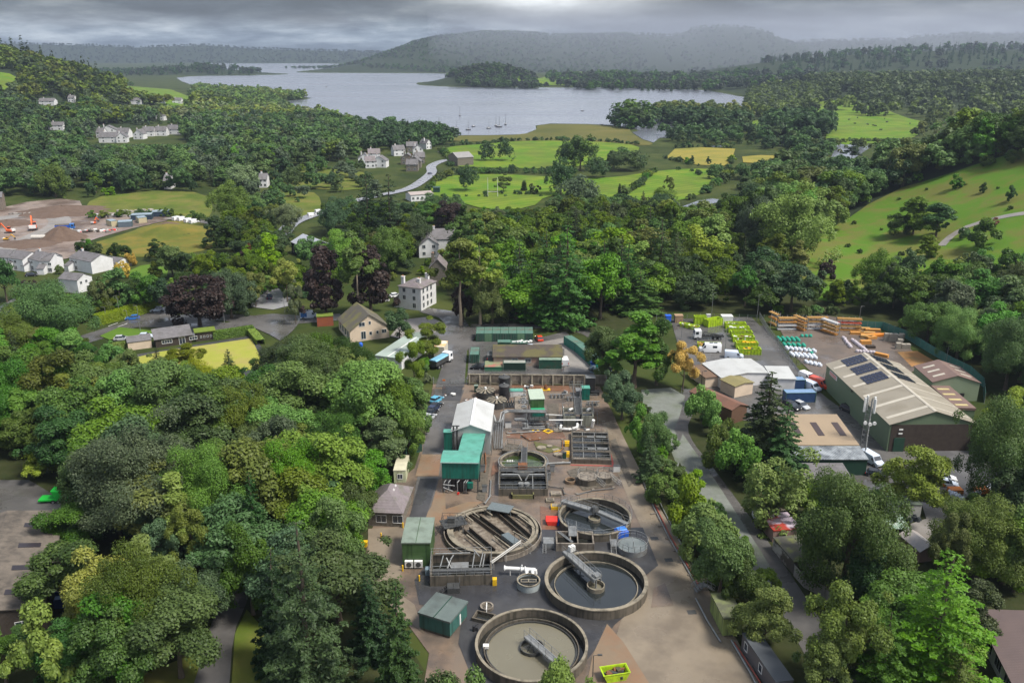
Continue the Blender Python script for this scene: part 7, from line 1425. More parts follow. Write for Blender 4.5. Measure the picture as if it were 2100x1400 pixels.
e=bldg('lean_to_store','long low brown lean-to with yellow rooflights beside the solar roof warehouse','shed',A_-Vector((2.0,0,0)),B_,(C_-A_).length,3.2,3.8,flat=True,mw=sage,mr=brroof,o=.1);L_,D_=e['dims'][:2]
for i in range(4):MB().box(.4,L_*.75,D_*(.08+.23*i),D_*(.08+.23*i)+.9,3.81,3.87).build('rooflight',mat('yellow_rooflight',(.5,.42,.2),None,1,.5),e)
A_,B_=Q('8',1010,405,4.6),Q('8',1645,405,4.6);C_=Q('8',970,172,4.6)
for v in(A_,B_,C_):v.z=0
e=bldg('beige_roof_shed','beige roofed shed with three dark rooflights behind the corrugated lean-to','shed',A_,B_,(C_-A_).length,4.2,5.2,mono=True,mw=darkwood,mr=mat('tan_sheet_roof',(.29,.22,.145),(.25,.19,.125),.3,.6,wave=('X',4,.15)),o=.2);L_,D_=e['dims'][:2];sl=1.0/D_
for i in range(3):
    x=L_*(.17+.33*i);y0,y1=D_*.28,D_*.72;z0,z1=4.2+sl*y0+.16,4.2+sl*y1+.16;MB().hexa([(x,y0,z0),(x+1.3,y0,z0),(x+1.3,y1,z1),(x,y1,z1),(x,y0,z0+.06),(x+1.3,y0,z0+.06),(x+1.3,y1,z1+.06),(x,y1,z1+.06)]).build('rooflight',mat('dark_rooflight',(.06,.04,.038),None,1,.4),e)
A_,B_=Q('8',972,550,3.6),Q('8',1732,552,3.6);C_=Q('8',1003,415,4.1)
for v in(A_,B_,C_):v.z=0
e=bldg('corrugated_shed','corrugated metal roofed shed with a black green front wall below the phone mast','shed',A_,B_,(C_-A_).length*.97,3.5,4.1,mono=True,mw=dkgreen,mr=mat('corrugated_roof',(.36,.39,.41),(.15,.165,.18),.6,.42,wave=('X',3.2,1.0),metal=.3,contrast=.14),o=.2)
A_,B_=at('8',1130,850),at('8',1560,850);bldg('low_slate_shed','low dark roofed outbuilding half hidden below the corrugated shed','shed',A_,B_,5,2.4,3.0,mono=True,mw=darkwood,mr=slate)
e=root('phone_mast',at('B',318,432),'lattice phone mast with white antenna panels and round dishes','mast');m=MB()
for i in range(3):
    a=i*2.09+.5;m.tube((.8*math.cos(a),.8*math.sin(a),0),(.55*math.cos(a),.55*math.sin(a),13.5),.07,6)
    for k in range(12):b=(i+1)*2.09+.5;z=k*1.1;m.tube((.78*math.cos(a),.78*math.sin(a),z),(.75*math.cos(b),.75*math.sin(b),z+1.1),.035,4);m.tube((.76*math.cos(a),.76*math.sin(a),z),(.76*math.cos(b),.76*math.sin(b),z),.03,4)
m.build('lattice',galv,e)
for a in(0.2,1.5,2.9,4.4):MB().cbox((1.05*math.cos(a-1.2),1.05*math.sin(a-1.2),10.6),(.42,.25,3.0),0,a-1.2).build('antenna_panel',wpaint,e)
for x,z in((-.9,8.6),(.1,8.3),(.95,8.5)):MB().tube((x,-.9,z),(x,-1.15,z),.36,16).build('dish',wpaint,e)
e=roofbld('white_roof_shed','white sheet roofed shed with a shallow ridge in the skip yard','6',(735,812),(1270,760),(680,655),3.0,3.7,render_w,lightgrey,axis='y',cat='shed')
W2=e['dims'][0];e2=roofbld('white_roof_annexe','long pale sheet roof stretching right behind the tall spruce','6',(1285,822),(1530,826),(1255,705),3.0,3.3,render_w,lightgrey,mono=True,cat='shed')
roofbld('brown_roof_annexe','small brown roofed annexe on the left of the white sheet roof','6',(562,812),(722,795),(590,690),2.7,2.8,cream,mat('brown_felt',(.16,.10,.065),None,.8,.85,stain=(.10,.07,.05)),flat=True,cat='shed')
roofbld('olive_roof_building','cream building with an olive roof in front of the white sheet roof','6',(880,905),(1075,862),(820,822),3.0,3.4,cream,mat('olive_roof',(.21,.18,.075),(.17,.15,.065),.5,.7),axis='y',cat='building')
A_,B_,C_=Q('6',845,1160,3.4),Q('6',1010,1110,3.4),Q('6',715,925,3.4)
for v in(A_,B_,C_):v.z=0
e=bldg('brown_timber_building','brown boarded building with a rust coloured roof beside the tall dark spruce','building',A_,B_,(C_-A_).length,3.4,4.2,'y',brownwood,mat('rust_brown_roof',(.175,.085,.055),(.13,.065,.045),.5,.8,stain=(.10,.06,.045),sscale=.3),.2)
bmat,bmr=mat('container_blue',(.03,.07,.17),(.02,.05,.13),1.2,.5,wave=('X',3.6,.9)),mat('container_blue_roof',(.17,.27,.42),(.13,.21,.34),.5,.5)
container(at('6',1355,945),at('6',1632,940),2.44,2.6,'far blue container nearer the red van',bmat,bmr,'blue containers');container(at('6',1420,1085),at('6',1745,1080),2.44,2.6,'near blue container with a deeply ribbed side beside two parked cars',bmat,bmr,'blue containers')
g_='vehicles in the skip yard'
van(at('6',612,545)+Vector((0,.8,0)),R_(176),'white','white camper van with solar panels on its roof',L_=6.0,W=2.05,h=2.6,group=g_,cat='camper van',name='camper_van',solar=True)
van(at('6',865,600),R_(-12),'bluewhite','pale blue white van parked nose right behind the white sheet roof',L_=5.0,group=g_);van(at('6',1655,830),R_(-62),'white','white van at the top of the three by the yard gate',L_=4.4,h=1.85,group=g_)
van(at('6',1785,905),R_(-55),'orange','orange red van parked against the sage green warehouse side',L_=5.4,h=2.2,group=g_);van(at('6',1700,940),R_(-60),'bluewhite','white flatbed van between the blue containers and the red van',L_=4.8,h=2.1,group=g_)
car(at('6',1485,1140),R_(-58),'black','black and silver off-roader beside the near blue container','suv',g_);car(at('6',1590,1130),R_(-62),'silver','silver blue hatchback beside the near blue container',group=g_);car(at('7',402,985),R_(-62),'black','black car parked alone along the sage green warehouse side','suv',g_)
van(at('B',405,460),R_(-70),'bluewhite','white van standing just right of the phone mast',group=g_);car(at('B',455,590),R_(-20),'black','dark car with a pale roof half hidden below the phone mast',group=g_)
car(at('B',1105,625),R_(-15),'white','white car farther from the bags in the back car park',group=g_);car(at('B',1120,680),R_(-18),'bluewhite','white car with blue windows nearer the bags in the back car park',group=g_);car(at('B',1010,655),R_(-40),'orange','orange yellow car nose showing behind the bright rounded tree',group=g_)
A_,B_=at('B',605,990),at('B',870,990);bldg('white_site_cabin','white site cabin with one square dark window among the trees','cabin',A_,B_,3.0,2.6,2.75,flat=True,mw=mat('white_ribbed',(.6,.6,.58),(.5,.5,.48),1,.6,wave=('X',5,.3)),mr=greenroof,o=.08,wins=(('f',2.3,1.1,.9,.9),))
bg_=mat('bag_black',(.02,.025,.03),(.05,.06,.065),2,.6)
e=root('rubbish_bags',at('B',740,1010),'heap of black bags in front of the white site cabin','heap');j=MB()
for i in range(14):j.cyl((rnd.uniform(-2.2,2.2),rnd.uniform(-.6,.6)),rnd.uniform(0,.2),rnd.uniform(.5,.9),.5,.25,7)
j.build('bags',bg_,e)
A_,B_=at('B',560,1195),at('B',735,1195);bldg('green_striped_shed','dark shed with a green and white striped roof','shed',A_,B_,3.2,2.2,2.6,mono=True,mw=darkwood,mr=mat('striped_roof',(.42,.45,.40),(.05,.16,.09),1,.5,wave=('X',2.5,.8)))
A_,B_=at('C',855,250),at('C',1010,230);bldg('garage_lean_to','small shed with a pale ridge and a slate blue slope in the trees','shed',A_,B_,5.0,2.2,3.0,'y',mw=mat('pinkish_block',(.30,.20,.17),None,1,.8),mr=mat('slate_blue',(.16,.19,.23),(.36,.31,.27),.3,.5))
A_,B_=Q('C',1660,1180,3),Q('C',1420,712,3);A_.z=B_.z=0
A2=A_+(A_-B_)*.5;rz=azi(B_,A2);e=root('brown_roof_building',B_,'white walled building with a big plum brown roof cut by the right edge','building',None,rz);L_=(A2-B_).length
MB().box(0,L_,0,11,0,3.0).build('wall',render_w,e);ro=MB().hexa([(-.3,-.4,3.01),(L_,-.4,3.01),(L_,11.3,4.2),(-.3,11.3,4.2),(-.3,-.4,3.15),(L_,-.4,3.15),(L_,11.3,4.34),(-.3,11.3,4.34)]).build('roof',mat('plum_felt',(.115,.085,.080),(.09,.066,.064),.5,.85,wave=('X',3,.15)),e)
for i in range(4):window(e,'f',2.4+i*3.6,.9,2.2,1.5,L_,11,nb=2)
for x in(3.4,7.6):MB().box(x,x+1.6,5,5.9,3.75,3.85).build('rooflight',mat('dark_rooflight',(.06,.04,.038)),ro)
pts=[('A',890,130),('A',905,160),('A',935,205),('A',975,250),('A',1048,340)]
for i in range(4):
    A_,B_=at(*pts[i]),at(*pts[i+1]);bldg('lock_up_garage',['grey topmost lock-up in the garage row','second lock-up with a pale wall in the garage row','third lock-up with a dark red roof in the garage row','long pink walled lock-up with red and silver roof strips'][i],'garage',A_+(B_-A_)*.03,A_+(B_-A_)*.97,5.0,2.1,2.3,flat=True,mw=mat('pinkish_block',(.30,.20,.17),None,1,.8)if i>1 else render_w,mr=mat('red_silver_roof',(.33,.045,.03),(.45,.38,.45),.35,.5,contrast=.05)if i>1 else dirtyc,o=.05,group='row of lock-up garages')
A_,B_=at('A',1045,395),at('A',1200,580);bldg('track_shed','long shed with a mossy flat roof and white doors below the red garage roofs','shed',A_,B_,5,2.2,2.4,flat=True,mw=mat('faded_white_boards',(.42,.40,.37),(.1,.085,.07),.25,.8,contrast=.04),mr=mossroof,o=.1)
def fence(cc,h,label,m,post=galv,name='fence',mesh=False,step=2.4,group=None,cat='fence'):
    W=[P(*p)if not isinstance(p,Vector)else p for p in cc];e=root(name,W[0],label,cat,group);f=MB();p_=MB()
    for a,b in zip(W[:-1],W[1:]):
        d=b-a;n=max(1,round(d.length/step));s=Vector((-d.y,d.x,0)).normalized()*.03
        q4=[a-s,b-s,b+s,a+s];
        if mesh:
            k=int(d.length/.35)
            for i in range(k):c=a+d*i/k;f.tube((c.x,c.y,.05),(c.x,c.y,h),.022,4)
            for z in(.3,h-.3):f.tube((a.x,a.y,z),(b.x,b.y,z),.03,4)
        else:f.hexa([(v.x,v.y,.05)for v in q4]+[(v.x,v.y,h)for v in q4])
        for i in range(n+1):c=a+d*i/n;p_.tube((c.x,c.y,0),(c.x,c.y,h+.12),.06,5)
    REL(f,e).build('panel',m,e);REL(p_,e).build('post',post,e);return e
greenf=mat('green_palisade',(.035,.13,.11),(.05,.16,.14),1,.5)
fence([q('A',1205,590),q('A',1285,680),q('A',1440,760),q('A',1520,900)],2.0,'weathered board fence along the lower end of the track',mat('weathered_boards',(.36,.33,.30),(.25,.23,.21),1,.8,wave=('X',7,.4)))
fence([q('7',490,235),q('7',700,245),q('7',900,320),q('7',1080,430),q('7',1300,560),q('7',1480,650),q('7',1600,760),q('7',1610,900)],2.4,'tall blue green palisade fence curving round the back of the timber yard',greenf)
fence([q('6',1140,180),q('6',1230,330),q('6',1360,500),q('6',1450,620)],2.2,'steel mesh fence between the ramp lane and the timber yard',galv,mesh=True);fence([q('6',30,215),q('6',440,215),q('6',560,200),q('6',1100,215),q('6',1860,215)],2.4,'dark green palisade fence along the back of the skip yard',mat('dark_green_palisade',(.02,.05,.04)),mesh=True)
fence([q('6',1455,625),q('6',1535,690),q('6',1620,655)],2.4,'steel gate at the front corner of the timber yard',galv,mesh=True,name='yard_gate',cat='gate');fence([q('6',1780,880),q('6',1865,830)],2.4,'open steel gate beside the warehouse corner',galv,mesh=True,name='yard_gate',cat='gate')
fence([q('6',300,985),q('6',420,990)],1.6,'field gate across the grey track',galv,mesh=True,name='track_gate',cat='gate')
for(c,u,v,h,lab)in(('6',622,190,8.5,'tall thin pole left behind the tipping lime skip'),('6',1112,210,8.5,'tall thin pole at the top of the ramp lane'),('6',300,400,4.6,'lamp post at the left of the skip lorry'),('6',772,520,6.5,'lamp post beside the row of big lime skips'),('6',1250,360,6.0,'camera pole inside the timber yard fence'),('7',1265,560,5,'lamp post by the curving palisade fence'),('7',480,240,7,'tall post at the right end of the timber racks'),('6',515,905,4,'dark post beside the brown roofed annexe')):
    lamp(at(c,u,v),h,lab,m=dsteel if 'dark' in lab else galv)
lw=[wpaint,dsteel,wood,rust]
for i,(u,v)in enumerate(((890,290),(925,335),(955,385),(975,435),(1010,500),(1040,570))):
    skip(at('6',u,v)+Vector((0,1.2,0)),R_(-3),f'big lime container skip {["heaped with mixed scrap, top of the row", "full of white bags, second from the top of the row", "nearly empty and dark inside, third in the row", "with a plank across it, fourth in the row", "under a yellow slatted lid, fifth in the row", "nearest the camper van, last of the row"][i]}',L_=6.0,W=2.3,h=1.7,load=[[wood,dsteel,wpaint],[wpaint],[dirt],[rust,wpaint],[yellow],[yellow,dsteel]][i],name='container_skip',big=True,group='row of big lime skips')
skip(at('6',640,250),R_(24),'raised lime green skip tipped above the skip lorry',L_=5.2,W=2.4,h=2.2,name='container_skip',big=True);skip(at('6',500,230),R_(0),'lime green skip on end by the palisade fence',L_=3.6,W=2.0,h=2.4,name='container_skip',big=True)
for i in range(3):skip(at('6',330+i*55,262+i*14),R_(-25),f'small lime skip full of pale waste, {["first", "second", "third"][i]} from the left of three',L_=2.8,W=1.6,h=1.1,load=[wpaint,wood])
skip(at('6',600,480),R_(-8),'long lime skip full of brown timber behind the camper van',L_=6.4,W=2.2,h=1.1,load=[rust,wood],big=True,name='container_skip')
lorry(at('6',590,395),R_(178),'white cabbed skip lorry with a bare hook loader bed',L_=8.6,bed='hook',name='skip_lorry')
for(c,u,v,m_,w_,d_,h_,lab)in(('6',155,215,blue,1.6,1.6,2.2,'blue bin by the palisade fence'),('6',268,215,mat('tan',(.34,.23,.14)),2.4,2,2.3,'tan hut by the palisade fence'),('6',590,185,wpaint,1.2,1,1.6,'white cabinet behind the lime skips'),('6',785,225,wpaint,3.2,2.4,2.4,'open fronted white cabin right of the raised lime skip')):kiosk(c,u,v,w_,d_,h_,m_,lab,cat='hut')
def rack(p,rz,L_,tiers,label,mats,h=4.2,dp=1.3):
    e=root('timber_rack',p,label,'timber rack','timber racks',rz);f=MB();n=4
    for i in range(n+1):x=-L_/2+L_*i/n;f.box(x-.08,x+.08,-.09,.09,0,h)
    for t in range(tiers):
        z=.25+t*(h-.9)/max(1,tiers-1)
        for i in range(n+1):x=-L_/2+L_*i/n;f.box(x-.06,x+.06,-dp,-.1,z-.12,z)
    f.build('upright',galv,e)
    for t in range(tiers):
        z=.26+t*(h-.9)/max(1,tiers-1);m=MB();hh=.3+.12*(t%2)
        for k in range(5):m.box(-L_/2+.1*(k%2),L_/2-.15*(k%3),-dp+.03+k*.24,-dp+.23+k*.24,z,z+hh-.05*(k%2))
        m.build('timber_bundle',mats[t%len(mats)],e)
w2=mat('orange_timber',(.56,.27,.06),(.42,.19,.05),3,.8);pk=mat('white_wrap',(.62,.62,.62),None,2,.5);rp_=mat('red_wrap',(.6,.10,.05),None,2,.5)
rack(at('6',1425,290),R_(0),5.5,4,'timber rack with white wrapped packs on the lower tiers, left end',[pk,pk,w2,wood]);rack(at('6',1310,240),R_(-70),4,3,'short timber rack seen end on behind the fence',[wood,w2])
rack(at('6',1590,290),R_(-65),5,4,'timber rack seen end on in the middle of the yard edge',[w2,wood]);rack(at('6',1745,285),R_(0),6.2,4,'wide timber rack with two white wrapped packs under open top tiers',[pk,pk,wood,wood])
rack(at('7',235,275),R_(-62),6,4,'timber rack topped by one white and one red pack',[w2,wood,wood,pk]);rack(at('7',385,250),R_(-8),7,4,'tall open timber rack with a red pack near the top, right end',[w2,wood,rp_,wood])
def pack(c,u,v,w_,d_,h_,m_,label,rz=0,cat='timber pack',name='timber_pack',group='packs on the yard floor',sub=2):
    e=root(name,at(c,u,v),label,cat,group,rz);m=MB()
    for k in range(sub):m.box(-w_/2+.04*k,w_/2-.04*(k%2),-d_/2,d_/2,h_*k/sub+.06,h_*(k+1)/sub-.01)
    m.build('pack',m_,e);b=MB();
    for x in(-w_*.35,0,w_*.35):b.box(x-.06,x+.06,-d_/2-.02,d_/2+.02,0,.06)
    b.build('bearer',darkwood,e)
for i,(u,v,w_,rz)in enumerate(((470,290,4,-8),(560,290,4.4,-8),(560,310,3.6,-10),(520,250,4.2,-6),(610,262,4.4,-8),(550,322,3.0,-20),(600,330,3.0,15))):pack('7',u,v,w_,1.1,.9,[w2,wood][i%2],f'orange timber pack by the palisade fence, {ORD[i] if i else "first"} one counted from the left rack',R_(rz))
pack('7',650,305,5.2,1.5,.8,mat('orange_wrap',(.78,.26,.03),None,1,.4),'bright orange wrapped pack beside the stacked concrete blocks',R_(8));pack('7',545,375,3,1.2,1.2,w2,'square orange pack at the near end of the wrapped bags row');pack('7',590,410,2.4,1.4,.8,darkwood,'dark timber pack behind the square orange pack')
pack('7',690,485,3.6,1.1,.9,w2,'long orange pack lying near the warehouse ridge',R_(-42))
cb=mat('concrete_block',(.33,.30,.25),(.27,.25,.21),1.5,.85)
for i,(u,v,hh)in enumerate(((730,345,2.3),(770,350,2.4),(805,352,2.4),(850,350,2.0),(835,420,1.9),(850,395,2.2),(885,420,1.6),(920,420,1.6),(865,345,2.2))):pack('7',u,v,1.35,1.2,hh,cb,f'stack of pale concrete blocks, {ORD[i]} to the tall left stack' if i else 'tallest stack of pale concrete blocks at the left of the group',R_(-8),'block stack','block_stack','stacked concrete blocks',3)
bagm={'teal':mat('teal_bag',(.03,.36,.25),(.02,.27,.19),2,.6),'white':mat('white_bag',(.66,.70,.76),(.52,.56,.62),2,.6),'mauve':mat('mauve_wrap',(.46,.40,.44),(.60,.58,.60),1.5,.5)}
def mkbag(k):
    e=empty('bulk_bag',(0,0,-5),0,'bag','bulk bag');MB().lathe([(0,0),(.38,0),(.50,.25),(.50,.62),(.40,.82),(.22,.88),(0,.80)],(0,0),10).build('sack',bagm[k],e,smooth=True);s=MB()
    for x,y in((.3,.3),(-.3,.3),(-.3,-.3),(.3,-.3)):s.tube((x,y,.7),(x*.6,y*.6,1.02),.045,4)
    s.build('lifting_loop',bagm[k],e);return e
PB={k:mkbag(k)for k in bagm};used=set();cnt={}
def bags(c,a,b,n,k,where,rows=1,dz=0):
    for r in range(rows):
        for i in range(n):
            t=i/(max(1,n-1));p=at(c,a[0]+(b[0]-a[0])*t,a[1]+(b[1]-a[1])*t)+Vector((rnd.uniform(-.08,.08),-r*1.05,dz));cnt[where]=cnt.get(where,0)+1;N_=cnt[where]
            lab=f"{k if k != 'mauve' else 'mauve grey'} bulk bag in {where}"
            if k in used:copy_thing(PB[k],p,rnd.random()*3,None,lab,where)
            else:used.add(k);o=PB[k];o.location=p;o['label']=lab;o['group']=where
bags('6',(1600,375),(1690,375),3,'teal','the small teal clump below the timber racks',1)
bags('6',(1340,395),(1540,400),5,'teal','the upper teal block by the mesh fence',3);bags('6',(1400,460),(1610,470),5,'teal','the lower teal block by the mesh fence',2)
bags('6',(1430,500),(1720,530),7,'white','the upper white rows by the mesh fence',2);bags('6',(1480,560),(1720,585),6,'white','the middle white rows by the mesh fence',3);bags('6',(1640,650),(1780,680),4,'white','the lowest white row near the yard gate',2)
bags('6',(1680,530),(1700,560),2,'teal','the pair of teal bags among the white rows',1);bags('7',(345,330),(400,400),4,'mauve','the back of the mauve pallet row',2);bags('7',(430,350),(520,420),5,'mauve','the middle of the mauve pallet row',3);bags('7',(470,450),(620,460),6,'mauve','the front of the mauve pallet row',1)
bags('B',(1160,760),(1240,800),3,'white','the group below the white cars',2);bags('B',(1390,780),(1560,700),5,'white','the group at the right of the back car park',1)
for u,v,lab in((1205,745,'orange pallet behind the parked white cars'),(1450,740,'larger orange pallet at the right of the back car park')):pack('B',u,v,2.4,1.6,.9,mat('orange_pallet',(.62,.2,.04),None,2,.7),lab,0,'pallet','pallet_stack','orange pallets')
e=root('red_bin',at('A',853,485),'red plastic bin beside the grey track','bin');MB().hexa([(-.5,-.4,0),(.5,-.4,0),(.5,.4,0),(-.5,.4,0),(-.65,-.5,1),(.65,-.5,1),(.65,.5,1),(-.65,.5,1)]).build('body',red,e);MB().box(-.7,.7,-.55,.55,1.002,1.15).build('lid',red,e)
# ============================================================ VILLAGE SIDE, ROADS, BUILDING SITE, LAKE
strip('main_road',[(120,712),(200,688),(260,668),(310,650),(350,636),(380,622)],8,tarm2,.10);strip('side_road',[(330,655),(420,650),(520,655),(570,660),(640,655),(700,650)],7,tarm2,.12)
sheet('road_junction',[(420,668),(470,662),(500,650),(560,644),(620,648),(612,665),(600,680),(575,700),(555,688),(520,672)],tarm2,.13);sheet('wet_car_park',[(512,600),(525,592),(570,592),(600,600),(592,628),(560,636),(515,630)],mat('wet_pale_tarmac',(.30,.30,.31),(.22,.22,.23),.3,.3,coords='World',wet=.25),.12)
sheet('junction_tarmac',[(300,655),(345,645),(400,655),(520,670),(400,690),(330,672),(270,672)],tarm2,.14)
sheet('green_triangle',[(205,690),(245,672),(318,680),(300,692),(225,698)],f_lawn,.16);sheet('village_lane',[(-20,640),(30,612),(60,600),(75,615),(40,680),(0,690)],tarm2,.10)
sheet('bowling_green',[(245,742),(330,722),(515,695),(532,728),(540,755),(420,775),(250,790)],mat('bowling_turf',(.245,.265,.045),(.29,.29,.06),.3,.95,coords='World',stain=(.30,.22,.10),sscale=.1,samt=.5,spec=.1),.14)
sheet('bowling_surround',[(228,736),(520,688),(542,720),(556,765),(400,790),(232,800)],tarmac,.08);strip('hill_path',[(1930,506),(1950,486),(1985,466),(2040,450),(2110,438),(2200,430)],3.2,gravel,.4)
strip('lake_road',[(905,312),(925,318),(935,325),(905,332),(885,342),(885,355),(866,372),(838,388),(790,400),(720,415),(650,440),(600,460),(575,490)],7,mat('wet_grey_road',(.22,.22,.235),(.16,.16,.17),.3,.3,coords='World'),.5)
mk=MB()
for a,b in(((222,670),(242,663)),((242,671),(262,664)),((545,662),(558,672)),((558,662),(575,678)),((300,664),(340,650))):
    A_,B_=P(*a),P(*b);d=(B_-A_).normalized();s=Vector((-d.y,d.x,0))*.12;mk.poly([(v.x,v.y,.2)for v in(A_-s,B_-s,B_+s,A_+s)])
tag(mk.build('road_marking',wpaint),kind='structure')
A_,B_,C_=Q('E',975,268,7.4),Q('E',1240,300,7.4),Q('E',1440,215,7.4)
for v in(A_,B_,C_):v.z=0
bldg('white_villa','white three storey villa with a hipped slate roof and three chimneys','house',A_,B_,(C_-B_).length,7.4,9.0,'y',render_w,purpleslate,.35,hip=2.5,chim=((.9,1.5,1.0,.9,10.2),(5.8,3.0,1.1,.9,9.6),(5.8,8.5,1.1,1.0,10.2)),
 wins=tuple(('f',x,z,1.0,1.3,1)for x in(2.0,5.6)for z in(3.2,5.6))+(('f',5.6,.7,1.1,1.5,1),)+tuple(('r',y,z,1.0,1.5,1)for y in(1.6,4.2,6.6)for z in(.8,3.1,5.5)))
A_,B_=at('E',925,520),at('E',1110,545);bldg('veranda','low veranda annexe with an olive roof against the white villa','veranda',A_,B_,3.5,2.4,3.2,mono=True,mw=render_w,mr=mossroof,wins=(('f',2.6,.7,2.6,1.2,3),))
A_,B_=at('E',1400,330),at('E',1490,330);bldg('stone_coach_house','grey stone gabled house half hidden behind the white villa','house',A_+Vector((-2,7,0)),B_+Vector((1,7,0)),8,6.5,9.5,'y',stone,purpleslate,chim=((1,3,1,.9,11),))
A_,B_=at('E',400,948),at('E',868,885);C_=at('E',280,640);e=bldg('cream_hall','cream rendered hall with a broad mossy slate gable roof','hall',A_,B_,13.5,3.4,7.6,'y',cream,mat('mossy_slate',(.12,.105,.08),(.085,.08,.07),.8,.8,bump=.3,stain=(.17,.16,.04),sscale=.25,samt=.7),.35,
 wins=(('f',3.6,4.4,1.6,1.1,1),('f',5.9,4.7,.6,.9,0),('f',3.9,.6,1.3,2.2,1),('f',6.0,1.6,.7,.9,0),('f',8.0,1.7,.6,.8,0),('f',10.0,1.7,1.3,1.0,1)))
for i in range(4):window(e,'l',2.2+i*3,.9,1.5,1.8,1,1)
R4=[Q('E',*k,3.0)for k in((700,1100),(1010,1140),(1110,895),(710,895))];A_,B_=R4[0].copy(),R4[1].copy();A_.z=B_.z=0
e=bldg('pale_green_shed','shed with a pale green two part flat roof below the cream gabled hall','shed',A_,B_,(R4[2]-R4[1]).length,2.8,3.1,flat=True,mw=render_w,mr=mat('pale_green_sheet',(.33,.39,.35),(.28,.34,.30),.4,.45,stain=(.25,.28,.25)),o=.2);L_,D_=e['dims'][:2];MB().box(L_*.46,L_*.50,-.2,D_+.2,3.12,3.2).build('roof_seam',wpaint,e)
A_,B_=at('E',1200,1020),at('E',1300,1010);bldg('white_wall_store','small white walled store behind thin trees beside the entrance track','shed',A_,B_,6,2.6,2.8,flat=True,mw=render_w,mr=greenroof)
e=root('blue_sign',at('E',530,1080),'bright blue portable sign beside the pale green shed','sign');MB().cyl((0,0),0,2.2,.06,.06,8).build('pole',galv,e);MB().lathe([(0,2.1),(.55,2.2),(.6,2.8),(.4,3.2),(0,3.3)],(0,0),14).build('panel',blue,e)
A_,B_=at('E',5,758),at('E',200,745);bldg('red_timber_store','rust red boarded store with a mossy green roof beside the junction','shed',A_,B_,3.2,3.0,3.2,flat=True,mw=mat('rust_red_boards',(.30,.085,.035),(.22,.06,.03),1,.8,wave=('X',6,.4)),mr=mat('moss_roof',(.14,.20,.02),(.10,.13,.02),1,.95),o=.1)
van(P(634,652),R_(12),'bluewhite','blue and white van with a roof rack parked by the junction',rack=True,blue_side=True,L_=5.4,h=2.3);car(at('E',790,455),R_(15),'white','white car parked under the copper beeches left of the villa');car(at('E',945,400),R_(30),'white','white car hard against the left side of the villa');car(P(553,612),R_(100),'navy','dark car alone in the wet car park')
car(P(272,655),R_(195),'blue','bright blue estate car driving down the road',name='moving_car');car(P(298,638),R_(190),'red','red car following on the road');car(P(322,638),R_(200),'bluewhite','white and navy car at the side road mouth');car(P(250,697),R_(15),'silver','silver car roof above the hedge on the left');car(P(300,692),R_(10),'bluewhite','pale blue car roof behind the bowling pavilion');car(q('G',415,545)and P(*q('G',415,548)),R_(15),'black','dark car on the drive of the white terrace');car(P(65,745),R_(10),'silver','silver car under the trees left of the bowling green')
for x,y,h,lab in((40,636,7,'far left street lamp in the village lane'),(246,652,7,'tall street lamp in front of the clipped hedge'),(219,662,5,'shorter street lamp left of the tall one by the hedge'),(288,680,8,'street lamp on the green triangle'),(262,656,3,'short lamp post beside the blue estate car'),(461,666,7,'street lamp right of the copper beech'),(584,642,4,'sign post at the car park edge'),(836,690,4,'pale lamp post beside the round grey green tree')):lamp(P(x,y),h,lab,rz=R_(200),arm=.5)
def hedge(a,b,w_,h,label,col='mid',z=0):
    A_,B_=P(*a),P(*b);L_=(B_-A_).length;e=root('hedge',A_,label,'hedge',None,azi(A_,B_));n=int(L_*w_*260*(1 if L_<30 else.7));C=np.stack([NR.uniform(0,L_,n),NR.uniform(0,w_,n),NR.uniform(0,h,n)],1);f=NR.randint(0,4,n)
    C[f<2,2]=h*NR.uniform(.93,1.03,(f<2).sum());C[f==2,1]=NR.normal(0,.08,(f==2).sum());C[f==3,1]=w_;Nn=np.where((f<2)[:,None],[0,0,1.],[0,-1.,.4])+NR.normal(0,.4,(n,3));Nn/=np.linalg.norm(Nn,axis=1,keepdims=True)
    V,F,t=leaves(C,Nn,np.full(n,.2),NR.rand(n));o=bpy.data.objects.new('foliage',fastmesh('hedge',V,F,[LM[col]],t));COL.objects.link(o);o.parent=e
hedge((205,668),(330,634),3.5,3.0,'long clipped hedge along the far side of the road','light');hedge((438,697),(522,684),1.8,2.2,'squared dark hedge at the back corner of the bowling green');hedge((543,706),(522,682),2.2,1.6,'low bright clipped hedge right of the bowling green','light');hedge((228,722),(270,714),1.8,2.0,'short hedge left of the bowling pavilion')
A_,B_=at('F',352,668),at('F',555,640);bldg('cream_shelter','low cream shelter with a grey roof left of the pavilion','shelter',A_,B_,3.2,2.3,3.0,mono=True,mw=cream,mr=slate,o=.15)
A_,B_=at('F',590,645),at('F',900,600);bldg('bowling_pavilion','long black boarded pavilion with a grey tiled roof and white doors','pavilion',A_,B_,4.4,2.5,4.0,mono=True,mw=darkwood,mr=slate,o=.35,wins=(('f',3,1.0,2.6,.9,3),('f',7.0,.1,1.5,2.1,1),('f',10,1,2.0,.8,2)))
A_,B_=at('F',935,590),at('F',1100,570);bldg('mossy_roof_hut','black hut with a mossy yellow green roof right of the pavilion','hut',A_,B_,3.5,2.6,2.85,flat=True,mw=darkwood,mr=mat('moss_roof',(.14,.20,.02)),o=.3,wins=tuple(('f',1.4+i*.9,1.0,.4,.5,0)for i in range(4)))
def tunit(a,b,D,label,he=4.6,hr=6.6,w=(),**k):return bldg('terraced_house',label,'house',P(*a),P(*b),D,he,hr,'x',render_w,slate,.2,wins=w,group='white terraced houses',**k)
U=((-12,551),(18,553)),((20,553),(50,557)),((58,553),(84,560)),((84,560),(106,560)),((146,553),(190,562))
